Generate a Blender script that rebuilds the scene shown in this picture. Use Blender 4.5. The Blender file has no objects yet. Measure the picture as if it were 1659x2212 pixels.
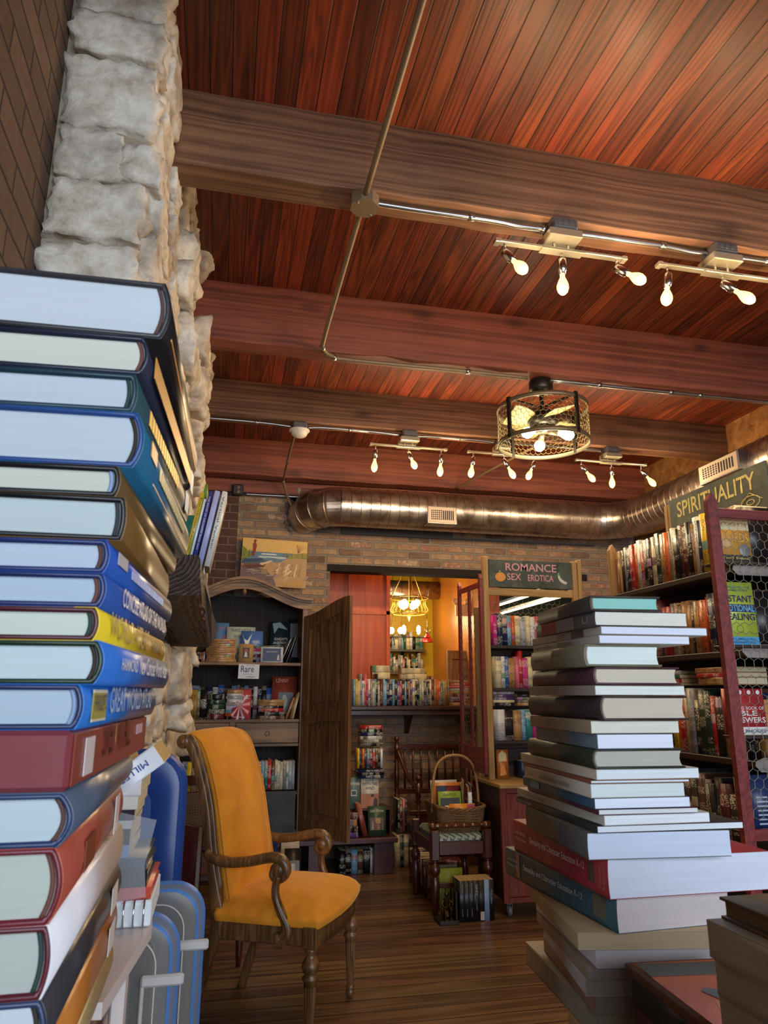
import bpy, math, random
import numpy as np
from mathutils import Vector, Matrix, noise as mnoise
PI = math.pi
S = bpy.context.scene
COL = S.collection
# ---------------------------------------------------------------- camera
FPX, CAMH = 1550.0, 1.3
_p, _y, _r = math.radians(14.2), math.radians(12.5), math.radians(.15)
FW = Vector((math.sin(_y)*math.cos(_p), math.cos(_y)*math.cos(_p), math.sin(_p)))
_r0 = Vector((math.cos(_y), -math.sin(_y), 0)); _u0 = _r0.cross(FW)
RT = _r0*math.cos(_r)+_u0*math.sin(_r); UP = -_r0*math.sin(_r)+_u0*math.cos(_r)
CAM = Vector((0, 0, CAMH))
cd = bpy.data.cameras.new('camera'); co = bpy.data.objects.new('camera', cd); COL.objects.link(co)
co.matrix_world = Matrix(((RT.x, UP.x, -FW.x, 0), (RT.y, UP.y, -FW.y, 0), (RT.z, UP.z, -FW.z, CAMH), (0, 0, 0, 1)))
cd.sensor_fit = 'VERTICAL'; cd.sensor_height = 36; cd.lens = 36*FPX/2212
cd.clip_start = .02; cd.clip_end = 60
cd.dof.use_dof = True; cd.dof.focus_distance = 2.7; cd.dof.aperture_fstop = cd.lens/1000/.0014
S.camera = co
# ---------------------------------------------------------------- exposure, sky, daylight from the shop windows behind the camera
S.view_settings.view_transform = 'Standard'; S.view_settings.look = 'None'
S.view_settings.gamma = 1; S.view_settings.use_curve_mapping = False
S.view_settings.exposure = EXPOSURE = 0.0
W = bpy.data.worlds.new('sky'); S.world = W; W.use_nodes = True
W.node_tree.nodes['Background'].inputs[0].default_value = (.62, .78, 1, 1)
W.node_tree.nodes['Background'].inputs[1].default_value = 1.0
def area(name, loc, rot, sx, sy, power, color):
    l = bpy.data.lights.new(name, 'AREA'); l.shape = 'RECTANGLE'; l.size = sx; l.size_y = sy; l.energy = power; l.color = color
    o = bpy.data.objects.new(name, l); COL.objects.link(o); o.location = loc; o.rotation_euler = rot; return o
def point(name, loc, power, color, r=.05):
    l = bpy.data.lights.new(name, 'POINT'); l.energy = power; l.color = color; l.shadow_soft_size = r
    o = bpy.data.objects.new(name, l); COL.objects.link(o); o.location = loc; return o
area('window_daylight', (1.6, -2.72, 1.75), (math.radians(76), 0, 0), 4.4, 2.2, 185, (.80, .90, 1))
# ---------------------------------------------------------------- picture-to-place helpers (read the photo's pixel, return a point of the room)
def ray(px, py): return FW+RT*((px-829.5)/FPX)-UP*((py-1106)/FPX)
def atY(px, py, Y): d = ray(px, py); return CAM+d*(Y/d.y)
def atX(px, py, X): d = ray(px, py); return CAM+d*(X/d.x)
def atZ(px, py, Z): d = ray(px, py); return CAM+d*((Z-CAMH)/d.z)
def atD(px, py, D): return CAM+ray(px, py)*D
# ---------------------------------------------------------------- mesh builder
class MB:
    def __init__(s): s.v = []; s.f = []; s.m = []; s.s = []
    def add(s, vs, fs, mi=0, sm=False):
        b = len(s.v); s.v += [tuple(v) for v in vs]
        for f in fs: s.f.append([b+i for i in f]); s.m.append(mi); s.s.append(sm)
        return s
    def box(s, x0, x1, y0, y1, z0, z1, mi=0, M=None):
        vs = [Vector((x, y, z)) for z in (z0, z1) for y in (y0, y1) for x in (x0, x1)]
        if M: vs = [M@v for v in vs]
        return s.add(vs, [(0, 2, 3, 1), (4, 5, 7, 6), (0, 1, 5, 4), (2, 6, 7, 3), (0, 4, 6, 2), (1, 3, 7, 5)], mi)
    def bbox(s, x0, x1, y0, y1, z0, z1, b=.004, mi=0, M=None):
        # box with chamfered edges
        cx, cy, cz = (x0+x1)/2, (y0+y1)/2, (z0+z1)/2; hx, hy, hz = abs(x1-x0)/2, abs(y1-y0)/2, abs(z1-z0)/2
        b = min(b, hx*.9, hy*.9, hz*.9); vs = []; idx = {}
        for sx in (-1, 1):
            for sy in (-1, 1):
                for sz in (-1, 1):
                    for a in range(3):
                        p = [cx+sx*(hx-(b if a != 0 else 0)), cy+sy*(hy-(b if a != 1 else 0)), cz+sz*(hz-(b if a != 2 else 0))]
                        idx[(sx, sy, sz, a)] = len(vs); vs.append(Vector(p))
        fs = []
        def q(l, n):
            pts = [vs[i] for i in l]; c = sum(pts, Vector())/len(pts); nn = (pts[1]-pts[0]).cross(pts[2]-pts[0])
            fs.append(l if nn.dot(c-Vector((cx, cy, cz))) > 0 else l[::-1])
        for a in range(3):
            o = [i for i in range(3) if i != a]
            for sg in (-1, 1):
                l = []
                for u, w in ((-1, -1), (1, -1), (1, 1), (-1, 1)):
                    k = [0, 0, 0]; k[a] = sg; k[o[0]] = u; k[o[1]] = w; l.append(idx[(*k, a)])
                q(l, 0)
            for u in (-1, 1):
                for w in (-1, 1):
                    l = []
                    for sg, ax in ((-1, o[0]), (1, o[0]), (1, o[1]), (-1, o[1])):
                        k = [0, 0, 0]; k[a] = sg; k[o[0]] = u; k[o[1]] = w; l.append(idx[(*k, ax)])
                    q(l, 0)
        for sx in (-1, 1):
            for sy in (-1, 1):
                for sz in (-1, 1): q([idx[(sx, sy, sz, a)] for a in range(3)], 0)
        if M: vs = [M@v for v in vs]
        return s.add(vs, fs, mi)
    def tube(s, pts, r, n=8, mi=0, cap=True, closed=False, sm=True):
        pts = [Vector(p) for p in pts]; N = len(pts); rs = r if isinstance(r, (list, tuple)) else [r]*N
        vs = []; nrm = None
        for i, p in enumerate(pts):
            if closed: t = pts[(i+1) % N]-pts[i-1]
            else: t = pts[min(i+1, N-1)]-pts[max(i-1, 0)]
            t = t.normalized() if t.length > 1e-9 else Vector((0, 0, 1))
            if nrm is None:
                nrm = t.cross(Vector((0, 0, 1)) if abs(t.z) < .9 else Vector((1, 0, 0))).normalized()
            else:
                nrm = (nrm-t*nrm.dot(t)).normalized()
            b = t.cross(nrm)
            for k in range(n):
                a = 2*PI*k/n; vs.append(p+(nrm*math.cos(a)+b*math.sin(a))*rs[i])
        fs = []
        for i in range(N if closed else N-1):
            j = (i+1) % N
            for k in range(n):
                l = (k+1) % n; fs.append((i*n+k, i*n+l, j*n+l, j*n+k))
        s.add(vs, fs, mi, sm)
        if cap and not closed:
            b0 = len(s.v)-len(vs)
            s.f.append([b0+k for k in range(n)][::-1]); s.m.append(mi); s.s.append(False)
            s.f.append([b0+(N-1)*n+k for k in range(n)]); s.m.append(mi); s.s.append(False)
        return s
    def lathe(s, prof, n=16, M=None, mi=0, sm=True, cap=True):
        # prof: (r, z) list around local z
        vs = []
        for r, z in prof:
            for k in range(n):
                a = 2*PI*k/n; v = Vector((r*math.cos(a), r*math.sin(a), z)); vs.append(M@v if M else v)
        fs = []
        for i in range(len(prof)-1):
            for k in range(n):
                l = (k+1) % n; fs.append((i*n+k, i*n+l, (i+1)*n+l, (i+1)*n+k))
        s.add(vs, fs, mi, sm); b0 = len(s.v)-len(vs)
        if not cap: return s
        for e, z in ((0, 1), (len(prof)-1, 0)):
            if prof[e][0] > 1e-4:
                l = [b0+e*n+k for k in range(n)]; s.f.append(l[::-1] if z else l); s.m.append(mi); s.s.append(False)
        return s
    def prism(s, poly, h0, h1, M=None, mi=0, sm=False):
        # poly in local xy extruded along z h0..h1 (poly counter-clockwise)
        n = len(poly); vs = [Vector((x, y, h0)) for x, y in poly]+[Vector((x, y, h1)) for x, y in poly]
        if M: vs = [M@v for v in vs]
        fs = [tuple(range(n))[::-1], tuple(range(n, 2*n))]
        s.add(vs, fs, mi); b = len(s.v)-2*n
        for i in range(n):
            j = (i+1) % n; s.f.append([b+i, b+j, b+n+j, b+n+i]); s.m.append(mi); s.s.append(sm)
        return s
    def band(s, outer, inner, h0, h1, M=None, mi=0, sm=True):
        # closed strip between two open paths of equal length, extruded
        poly = list(outer)+list(inner)[::-1]; n = len(outer); vs = []
        for h in (h0, h1):
            for x, y in poly: vs.append(Vector((x, y, h)))
        if M: vs = [M@v for v in vs]
        m = 2*n; fs = []
        for i in range(m):
            j = (i+1) % m; fs.append((i, j, m+j, m+i))
        for i in range(n-1):
            a, b, c, d = i, i+1, m-2-i, m-1-i
            fs.append((d, c, b, a)); fs.append((m+a, m+b, m+c, m+d))
        return s.add(vs, fs, mi, sm)
    def loft(s, secs, mi=0, sm=True, cap=True):
        n = len(secs[0]); vs = [Vector(p) for c in secs for p in c]; fs = []
        for i in range(len(secs)-1):
            for k in range(n):
                l = (k+1) % n; fs.append((i*n+k, i*n+l, (i+1)*n+l, (i+1)*n+k))
        s.add(vs, fs, mi, sm); b = len(s.v)-len(vs)
        if cap:
            s.f.append([b+k for k in range(n)][::-1]); s.m.append(mi); s.s.append(False)
            s.f.append([b+(len(secs)-1)*n+k for k in range(n)]); s.m.append(mi); s.s.append(False)
        return s
    def build(s, name, mats, parent=None, fix=True):
        me = bpy.data.meshes.new(name)
        me.from_pydata(s.v, [], s.f)
        if not isinstance(mats, (list, tuple)): mats = [mats]
        for m in mats: me.materials.append(m)
        me.polygons.foreach_set('material_index', s.m); me.polygons.foreach_set('use_smooth', s.s)
        if fix:
            import bmesh
            bm = bmesh.new(); bm.from_mesh(me); bmesh.ops.recalc_face_normals(bm, faces=bm.faces); bm.to_mesh(me); bm.free()
        me.update()
        o = bpy.data.objects.new(name, me); COL.objects.link(o)
        if parent: o.parent = parent
        return o
def tag(o, label, cat, group=None, kind=None):
    if label: o['label'] = label
    if cat: o['category'] = cat
    if group: o['group'] = group
    if kind: o['kind'] = kind
    return o
def struct(o): o['kind'] = 'structure'; return o
def empty(name, loc=(0, 0, 0), rz=0, M=None):
    o = bpy.data.objects.new(name, None); COL.objects.link(o); o.empty_display_size = .05
    if M is not None: o.matrix_world = M
    else: o.location = loc; o.rotation_euler = (0, 0, rz)
    return o
def frame(o, x, y, z):
    x, y, z, o = Vector(x), Vector(y), Vector(z), Vector(o)
    return Matrix(((x.x, y.x, z.x, o.x), (x.y, y.y, z.y, o.y), (x.z, y.z, z.z, o.z), (0, 0, 0, 1)))
def T(x, y, z): return Matrix.Translation((x, y, z))
def Rz(a): return Matrix.Rotation(a, 4, 'Z')
def Rx(a): return Matrix.Rotation(a, 4, 'X')
def Ry(a): return Matrix.Rotation(a, 4, 'Y')
def arc(cx, cy, r, a0, a1, n): return [(cx+r*math.cos(math.radians(a0+(a1-a0)*i/n)), cy+r*math.sin(math.radians(a0+(a1-a0)*i/n))) for i in range(n+1)]
def rrect(w, h, r, n=5):
    p = []
    for cx, cy, a in ((w/2-r, h/2-r, 0), (-w/2+r, h/2-r, 90), (-w/2+r, -h/2+r, 180), (w/2-r, -h/2+r, 270)): p += arc(cx, cy, r, a, a+90, n)
    return p
def bez(pts, n=8):
    # Catmull-Rom through points
    P = [Vector(p) for p in pts]; out = []
    for i in range(len(P)-1):
        a = P[max(i-1, 0)]; b = P[i]; c = P[i+1]; d = P[min(i+2, len(P)-1)]
        for k in range(n):
            t = k/n; out.append(.5*((2*b)+(c-a)*t+(2*a-5*b+4*c-d)*t*t+(3*b-a-3*c+d)*t**3))
    out.append(P[-1]); return out
# ---------------------------------------------------------------- materials
def lin(c):
    if isinstance(c, str): c = [int(c[i:i+2], 16)/255 for i in (0, 2, 4)]
    return tuple(x/12.92 if x <= .04045 else ((x+.055)/1.055)**2.4 for x in c)
class NT:
    def __init__(s, name, rough=.5, metal=0):
        s.m = bpy.data.materials.new(name); s.m.use_nodes = True; s.t = s.m.node_tree; s.b = s.t.nodes['Principled BSDF']
        s.b.inputs['Roughness'].default_value = rough; s.b.inputs['Metallic'].default_value = metal
    def n(s, typ, **kw):
        nd = s.t.nodes.new(typ)
        for k, v in kw.items():
            if k.startswith('i_'): nd.inputs[int(k[2:])].default_value = v
            else: setattr(nd, k, v)
        return nd
    def l(s, a, b): s.t.links.new(a, b)
    def val(s, x):
        return x
    def math(s, op, a, b=None, c=None):
        nd = s.n('ShaderNodeMath', operation=op)
        for i, x in enumerate((a, b, c)):
            if x is None: continue
            if isinstance(x, (int, float)): nd.inputs[i].default_value = x
            else: s.l(x, nd.inputs[i])
        return nd.outputs[0]
    def mix(s, f, a, b, mode='MIX'):
        nd = s.n('ShaderNodeMix', data_type='RGBA', blend_type=mode)
        for x, i in ((f, 0), (a, 6), (b, 7)):
            if isinstance(x, (int, float)): nd.inputs[i].default_value = x
            elif isinstance(x, tuple): nd.inputs[i].default_value = (*x, 1) if len(x) == 3 else x
            else: s.l(x, nd.inputs[i])
        return nd.outputs[2]
    def coord(s, sc=(1, 1, 1), kind='Object', off=None):
        tc = s.n('ShaderNodeTexCoord'); mp = s.n('ShaderNodeMapping'); mp.inputs[3].default_value = sc
        s.l(tc.outputs[kind], mp.inputs[0])
        if off: s.l(off, mp.inputs[1])
        return mp.outputs[0]
    def noise(s, v, scale=5, detail=3, rough=.5, dist=0):
        nd = s.n('ShaderNodeTexNoise'); nd.inputs['Scale'].default_value = scale; nd.inputs['Detail'].default_value = detail
        nd.inputs['Roughness'].default_value = rough; nd.inputs['Distortion'].default_value = dist
        if v is not None: s.l(v, nd.inputs['Vector'])
        return nd.outputs[0]
    def ramp(s, f, stops):
        nd = s.n('ShaderNodeValToRGB'); e = nd.color_ramp.elements
        while len(e) < len(stops): e.new(.5)
        for i, (p, c) in enumerate(stops): e[i].position = p; e[i].color = (*c, 1) if len(c) == 3 else c
        s.l(f, nd.inputs[0]); return nd.outputs[0]
    def bump(s, h, st=.3, d=.01):
        nd = s.n('ShaderNodeBump'); nd.inputs['Strength'].default_value = st; nd.inputs['Distance'].default_value = d
        s.l(h, nd.inputs['Height']); s.l(nd.outputs[0], s.b.inputs['Normal'])
    def col(s, c):
        if isinstance(c, tuple): s.b.inputs['Base Color'].default_value = (*c[:3], 1)
        else: s.l(c, s.b.inputs['Base Color'])
        return s.m
_mc = {}
def plain(name, c, rough=.5, metal=0, var=.12, bump=0, coat=0, nscale=30):
    k = (name, str(c), rough, metal)
    if k in _mc: return _mc[k]
    t = NT(name, rough, metal); c = lin(c)
    v = t.coord(); n = t.noise(v, nscale, 3)
    t.col(t.mix(n, tuple(x*(1-var) for x in c), tuple(min(1, x*(1+var)) for x in c)))
    if bump: t.bump(n, bump, .004)
    if coat: t.b.inputs['Coat Weight'].default_value = coat
    _mc[k] = t.m; return t.m
def emit(name, c, st):
    t = NT(name); c = lin(c); t.b.inputs['Emission Color'].default_value = (*c, 1); t.b.inputs['Emission Strength'].default_value = st
    return t.col(c)
def wood(name, dark, light, axis=0, scale=1.0, rough=.5, bump=.25, plank=None, var=.5, rings=14, hue=None, knots=0, coat=0, along=.55, hv=.03):
    """grain runs along axis; plank=(cross axis, width) splits the surface into boards with their own tone"""
    t = NT(name, rough); dark, light = lin(dark), lin(light)
    off = None; tone = None; gap = None
    if plank:
        ax, w = plank
        tc = t.n('ShaderNodeTexCoord'); sp = t.n('ShaderNodeSeparateXYZ'); t.l(tc.outputs['Object'], sp.inputs[0])
        q = t.math('DIVIDE', sp.outputs[ax], w); fl = t.math('FLOOR', q); fr = t.math('FRACT', q)
        wn = t.n('ShaderNodeTexWhiteNoise', noise_dimensions='1D'); t.l(fl, wn.inputs['W'])
        sc = t.n('ShaderNodeVectorMath', operation='SCALE'); t.l(wn.outputs['Color'], sc.inputs[0]); sc.inputs['Scale'].default_value = 9
        off = sc.outputs[0]; tone = wn.outputs['Value']
        e = t.math('MINIMUM', fr, t.math('SUBTRACT', 1.0, fr)); gap = t.math('GREATER_THAN', e, .025)
        gs = t.math('MINIMUM', t.math('DIVIDE', e, .05), 1.0)
    st = [7*scale]*3; st[axis] = along*scale
    v = t.coord(tuple(st), off=off)
    n1 = t.noise(v, 1, 3, .5, .4)
    rg = t.math('FRACT', t.math('MULTIPLY', n1, rings)); rg = t.math('ABSOLUTE', t.math('SUBTRACT', t.math('MULTIPLY', rg, 2.0), 1.0))
    st2 = [90*scale]*3; st2[axis] = 2.2*scale
    n2 = t.noise(t.coord(tuple(st2), off=off), 1, 3, .6)
    n3 = t.noise(t.coord((1.7*scale,)*3, off=off), 1, 2, .5)
    f = t.math('ADD', t.math('MULTIPLY', rg, .42), t.math('MULTIPLY', n2, .58))
    f = t.math('ADD', t.math('MULTIPLY', f, .75), t.math('MULTIPLY', t.math('SUBTRACT', n3, .25), .5))
    c = t.ramp(f, [(.22, dark), (.78, light)])
    if knots:
        vo = t.n('ShaderNodeTexVoronoi'); st3 = [4.2*scale]*3; st3[axis] = 2.1*scale; t.l(t.coord(tuple(st3), off=off), vo.inputs['Vector']); vo.inputs['Scale'].default_value = knots
        k = t.math('MINIMUM', t.math('DIVIDE', t.math('ADD', vo.outputs['Distance'], t.math('MULTIPLY', n2, .10)), .24), 1.0)
        c = t.mix(k, tuple(x*.18 for x in dark), c)
    if tone is not None:
        hs = t.n('ShaderNodeHueSaturation'); t.l(c, hs.inputs['Color'])
        t.l(t.math('ADD', t.math('MULTIPLY', tone, var), 1-var*.45), hs.inputs['Value'])
        wn2 = t.n('ShaderNodeTexWhiteNoise', noise_dimensions='1D'); t.l(t.math('ADD', fl, 71.3), wn2.inputs['W'])
        t.l(t.math('ADD', t.math('MULTIPLY', wn2.outputs['Value'], hv), .5-hv/2), hs.inputs['Hue'])
        c = t.mix(gap, tuple(x*.12 for x in dark), hs.outputs[0])
    t.col(c)
    h = t.math('ADD', t.math('MULTIPLY', n2, .5), t.math('MULTIPLY', rg, .3))
    if gap is not None: h = t.math('ADD', h, t.math('MULTIPLY', gs, 3.0))
    t.bump(h, bump, .004)
    if coat: t.b.inputs['Coat Weight'].default_value = coat; t.b.inputs['Coat Roughness'].default_value = .25
    return t.m
def brick(name, cols, mortar, bw, bh, mw, axis='X', rough=.85, scale=1.0, bump=.9, dirt=None):
    """cols: ramp colours of the single bricks; courses lie along the X or the Y axis"""
    t = NT(name, rough)
    tc = t.n('ShaderNodeTexCoord'); sp = t.n('ShaderNodeSeparateXYZ'); t.l(tc.outputs['Object'], sp.inputs[0])
    cb = t.n('ShaderNodeCombineXYZ'); t.l(sp.outputs[0 if axis == 'X' else 1], cb.inputs[0]); t.l(sp.outputs[2], cb.inputs[1])
    nd = t.n('ShaderNodeTexNoise'); nd.inputs['Scale'].default_value = 14; nd.inputs['Detail'].default_value = 3; t.l(tc.outputs['Object'], nd.inputs['Vector'])
    sb = t.n('ShaderNodeVectorMath', operation='SUBTRACT'); t.l(nd.outputs['Color'], sb.inputs[0]); sb.inputs[1].default_value = (.5, .5, .5)
    sc = t.n('ShaderNodeVectorMath', operation='SCALE'); t.l(sb.outputs[0], sc.inputs[0]); sc.inputs['Scale'].default_value = .022*scale
    ad = t.n('ShaderNodeVectorMath', operation='ADD'); t.l(cb.outputs[0], ad.inputs[0]); t.l(sc.outputs[0], ad.inputs[1])
    br = t.n('ShaderNodeTexBrick'); t.l(ad.outputs[0], br.inputs['Vector'])
    br.inputs['Color1'].default_value = (0, 0, 0, 1); br.inputs['Color2'].default_value = (1, 1, 1, 1); br.inputs['Mortar'].default_value = (.5, .5, .5, 1)
    br.inputs['Scale'].default_value = 1; br.inputs['Brick Width'].default_value = bw; br.inputs['Row Height'].default_value = bh
    br.inputs['Mortar Size'].default_value = mw; br.inputs['Mortar Smooth'].default_value = .25; br.inputs['Bias'].default_value = 0
    rnd = br.outputs['Color']; fac = br.outputs['Fac']
    n2 = t.noise(tc.outputs['Object'], 38, 4, .65); n3 = t.noise(tc.outputs['Object'], 6, 3, .6)
    k = t.math('ADD', t.math('MULTIPLY', rnd, .7), t.math('MULTIPLY', n2, .5)); k = t.math('SUBTRACT', k, .1)
    c = t.ramp(k, [(i/(len(cols)-1)*.8+.1, lin(x)) for i, x in enumerate(cols)])
    c = t.mix(t.math('MULTIPLY', t.math('SUBTRACT', n3, .35), 1.1), c, tuple(x*.55 for x in lin(cols[0])))
    mo = t.mix(n2, tuple(x*.8 for x in lin(mortar)), tuple(min(1, x*1.2) for x in lin(mortar)))
    t.col(t.mix(fac, c, mo))
    h = t.math('ADD', t.math('MULTIPLY', t.math('SUBTRACT', 1.0, fac), 1.0), t.math('MULTIPLY', n2, .5))
    t.bump(h, bump, .012)
    return t.m
# ---------------------------------------------------------------- writing
def text(s, M, h, mat, parent, name='lettering', width=None, ext=.0004, align='LEFT', bold=0, condense=None):
    cu = bpy.data.curves.new('t', 'FONT'); cu.body = s; cu.size = 1; cu.extrude = 0; cu.resolution_u = 3; cu.align_x = 'LEFT'; cu.offset = bold
    ob = bpy.data.objects.new('t', cu); COL.objects.link(ob)
    dg = bpy.context.evaluated_depsgraph_get(); me = bpy.data.meshes.new_from_object(ob.evaluated_get(dg))
    bpy.data.objects.remove(ob); bpy.data.curves.remove(cu)
    vs = [v.co.copy() for v in me.vertices]
    if not vs: return None
    x0, x1 = min(v.x for v in vs), max(v.x for v in vs); y0, y1 = min(v.y for v in vs), max(v.y for v in vs)
    sy = h/max(y1-y0, 1e-6); sx = width/(x1-x0) if width else sy*(condense or 1)
    w = (x1-x0)*sx; ox = {'LEFT': 0, 'CENTER': -w/2, 'RIGHT': -w}[align]
    for v in me.vertices: v.co = M@Vector(((v.co.x-x0)*sx+ox, (v.co.y-y0)*sy, ext))
    me.materials.append(mat); me.name = name
    o = bpy.data.objects.new(name, me); COL.objects.link(o)
    if parent: o.parent = parent
    return o
# ---------------------------------------------------------------- books
CN = dict(K=('black', '17161a'), N=('navy', '1d2a4f'), B=('blue', '2f62b0'), L=('light blue', '85b4d6'), T=('teal', '2c7f80'), G=('green', '2f5a3a'),
          V=('olive', '6b6a4a'), Y=('yellow', 'e3c02c'), O=('orange', 'd9692a'), R=('red', 'b32a2c'), M=('maroon', '5c1f28'), P=('pink', 'dd6f86'),
          F=('magenta', 'c0307f'), U=('purple', '55407c'), W=('white', 'dcdcdc'), C=('cream', 'dccfa8'), A=('tan', 'b58c5c'), D=('brown', '54372a'),
          E=('grey', '86868a'), H=('charcoal', '39393d'), X=('gold', 'a8843c'), S=('silver grey', 'a9b0b8'), Q=('dark green', '1c3a30'))
def cover_mat(c, print_=True, rough=.38, coat=.1):
    k = ('cov', c, print_, rough)
    if k in _mc: return _mc[k]
    hexc = CN[c][1] if c in CN else c
    t = NT('cover_'+(CN[c][0].replace(' ', '_') if c in CN else 'cloth'), rough); base = lin(hexc)
    v = t.coord(); n = t.noise(v, 25, 3)
    cc = t.mix(n, tuple(x*.85 for x in base), tuple(min(1, x*1.12) for x in base))
    if print_:
        lum = .3*base[0]+.6*base[1]+.1*base[2]; ink = lin('e8e0cc') if lum < .25 else lin('2a2028')
        oi = t.n('ShaderNodeObjectInfo'); rnd = oi.outputs['Random']
        tc = t.n('ShaderNodeTexCoord'); sp = t.n('ShaderNodeSeparateXYZ'); t.l(tc.outputs['Object'], sp.inputs[0])
        cb = t.n('ShaderNodeCombineXYZ'); t.l(t.math('MULTIPLY', sp.outputs[1], 330.), cb.inputs[0]); t.l(t.math('MULTIPLY', sp.outputs[2], 160.), cb.inputs[1]); t.l(t.math('MULTIPLY', rnd, 90.), cb.inputs[2])
        g = t.noise(cb.outputs[0], 1, 1); ms = t.math('GREATER_THAN', g, .54)
        # words: only in the middle band of the spine, at a height that differs from book to book
        cb2 = t.n('ShaderNodeCombineXYZ'); t.l(t.math('MULTIPLY', sp.outputs[1], 22.), cb2.inputs[0]); t.l(t.math('MULTIPLY', rnd, 50.), cb2.inputs[1])
        wd = t.math('GREATER_THAN', t.noise(cb2.outputs[0], 1, 0), .47)
        sx = t.math('LESS_THAN', sp.outputs[0], .0015)
        zz = t.math('LESS_THAN', t.math('ABSOLUTE', t.math('SUBTRACT', t.math('FRACT', t.math('ADD', t.math('MULTIPLY', sp.outputs[1], 3.), rnd)), .5)), .43)
        m = t.math('MULTIPLY', t.math('MULTIPLY', ms, wd), t.math('MULTIPLY', sx, zz))
        # a printed band of another colour near one end of some spines
        bd = t.math('MULTIPLY', t.math('LESS_THAN', t.math('ABSOLUTE', t.math('SUBTRACT', sp.outputs[1], t.math('MULTIPLY', rnd, .2))), .018), t.math('GREATER_THAN', t.math('FRACT', t.math('MULTIPLY', rnd, 7.)), .6))
        wn = t.n('ShaderNodeTexWhiteNoise', noise_dimensions='1D'); t.l(rnd, wn.inputs['W'])
        cc = t.mix(t.math('MULTIPLY', bd, sx), cc, t.mix(.65, wn.outputs['Color'], lin('8a7a68')))
        cc = t.mix(t.math('MULTIPLY', m, .75), cc, ink)
    t.b.inputs['Coat Weight'].default_value = coat; t.b.inputs['Coat Roughness'].default_value = .2
    _mc[k] = t.col(cc); return t.m
def pages_mat(c='e6e0cf'):
    k = ('pages', c)
    if k in _mc: return _mc[k]
    t = NT('paper_edges', .8); base = lin(c)
    n = t.noise(t.coord((3, 3, 900)), 1, 3, .7); n2 = t.noise(t.coord((6, 6, 60)), 1, 2)
    cc = t.mix(t.math('ADD', t.math('MULTIPLY', n, .6), t.math('MULTIPLY', n2, .4)), tuple(x*.68 for x in base), tuple(min(1, x*1.1) for x in base))
    t.bump(n, .25, .001)
    _mc[k] = t.col(cc); return t.m
def book_geo(cov, pag, L, Wd, Tk, hard=True, rnd=.3, over=None, ip=0, tail=0, seg=None):
    """cov, pag: MB to fill. local x spine to fore-edge, y foot to head, z thickness"""
    b = (.0028 if hard else .0007); b = min(b, Tk*.16); ov = (.0035 if hard else 0.0) if over is None else over
    k = rnd*Tk*.5 if rnd else 0
    ns = seg or (6 if rnd else 2)
    def sp(off):
        out = []
        for i in range(ns+1):
            a = -1+2*i/ns; out.append((-k*(1-a*a)+off, Tk/2+(Tk/2-(off if off else 0))*a))
        return out
    outer = [(Wd, 0)]+[(x, z) for x, z in sp(0)]+[(Wd, Tk)]
    s2 = [(x+b, z) for x, z in sp(0)]
    inner = [(Wd, b)]+[(x, min(max(z, b), Tk-b)) for x, z in s2]+[(Wd, Tk-b)]
    M = frame((0, 0, 0), (1, 0, 0), (0, 0, 1), (0, -1, 0))  # poly (x,z) extruded along -y -> use h = -y
    cov.band(outer, inner, -L, 0, M, 0, True)
    e = .0003; x1 = Wd-ov
    nf = 4 if rnd else 1
    sp3 = [(x+b+e, min(max(z, b+e), Tk-b-e)) for x, z in sp(0)]
    fore = []
    for i in range(nf+1):
        a = 1-2*i/nf; fore.append((x1-(k*.6*(1-a*a)), Tk/2+(Tk/2-b-e)*a))
    poly = sp3+fore
    pag.prism(poly[::-1], -(L-ov), -ov, M, ip, bool(rnd))
def book(label, M, L, Wd, Tk, c='K', pc='e6e0cf', hard=True, rnd=.3, group=None, name='hardcover_book', simple=False, cat='book', headband=None, rough=.38, prn=False, tilt=0, jacket=None):
    if simple:
        mb = MB(); p = MB(); book_geo(mb, p, L, Wd, Tk, hard, rnd, seg=4)
        mb.add(p.v, p.f, 1, False)
        for i in range(len(p.s)): mb.s[len(mb.f)-len(p.f)+i] = p.s[i]
        o = mb.build(name, [cover_mat(c, prn, rough), pages_mat(pc)], fix=True); o.matrix_world = M
        return tag(o, label, cat, group)
    root = empty(name, M=M); tag(root, label, cat, group)
    cv = MB(); pg = MB(); book_geo(cv, pg, L, Wd, Tk, hard, rnd, seg=10)
    co_ = cv.build('cover', cover_mat(c, prn, rough), root); po = pg.build('page_block', pages_mat(pc), root)
    if jacket:
        jb = MB(); k = rnd*Tk*.5; out = []; inn = []
        for i in range(11):
            a = -1+2*i/10; x = -k*(1-a*a); z = Tk/2+Tk/2*a; out.append((x-.0012, z+.0006*a)); inn.append((x-.0002, z))
        out = [(Wd*.97, -.0006)]+out+[(Wd*.97, Tk+.0006)]; inn = [(Wd*.97, -.0001)]+inn+[(Wd*.97, Tk+.0001)]
        jb.band(out, inn, -L+.001, -.001, frame((0, 0, 0), (1, 0, 0), (0, 0, 1), (0, -1, 0)), 0, True)
        jb.build('dust_jacket', cover_mat(jacket, False, .33, .22), root)
    if headband:
        for yy in (.0037, L-.0037):
            hb = MB(); k = rnd*Tk*.5; pts = []
            for i in range(13):
                a = -.86+1.72*i/12; pts.append((-k*(1-a*a)+.0052, yy, Tk/2+Tk/2*a))
            hb.tube(pts, .0016, 6); hb.build('headband', plain('headband_'+headband, headband, .7), root)
    return root
def spine_M(L, y0, z0, off=.0018, k=0):
    """matrix for writing on the spine of a lying book, reading from y=L down to 0; x along the reading direction"""
    return frame((-off-k, L-y0, z0), (0, -1, 0), (0, 0, 1), (-1, 0, 0))
INK = {}
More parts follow.
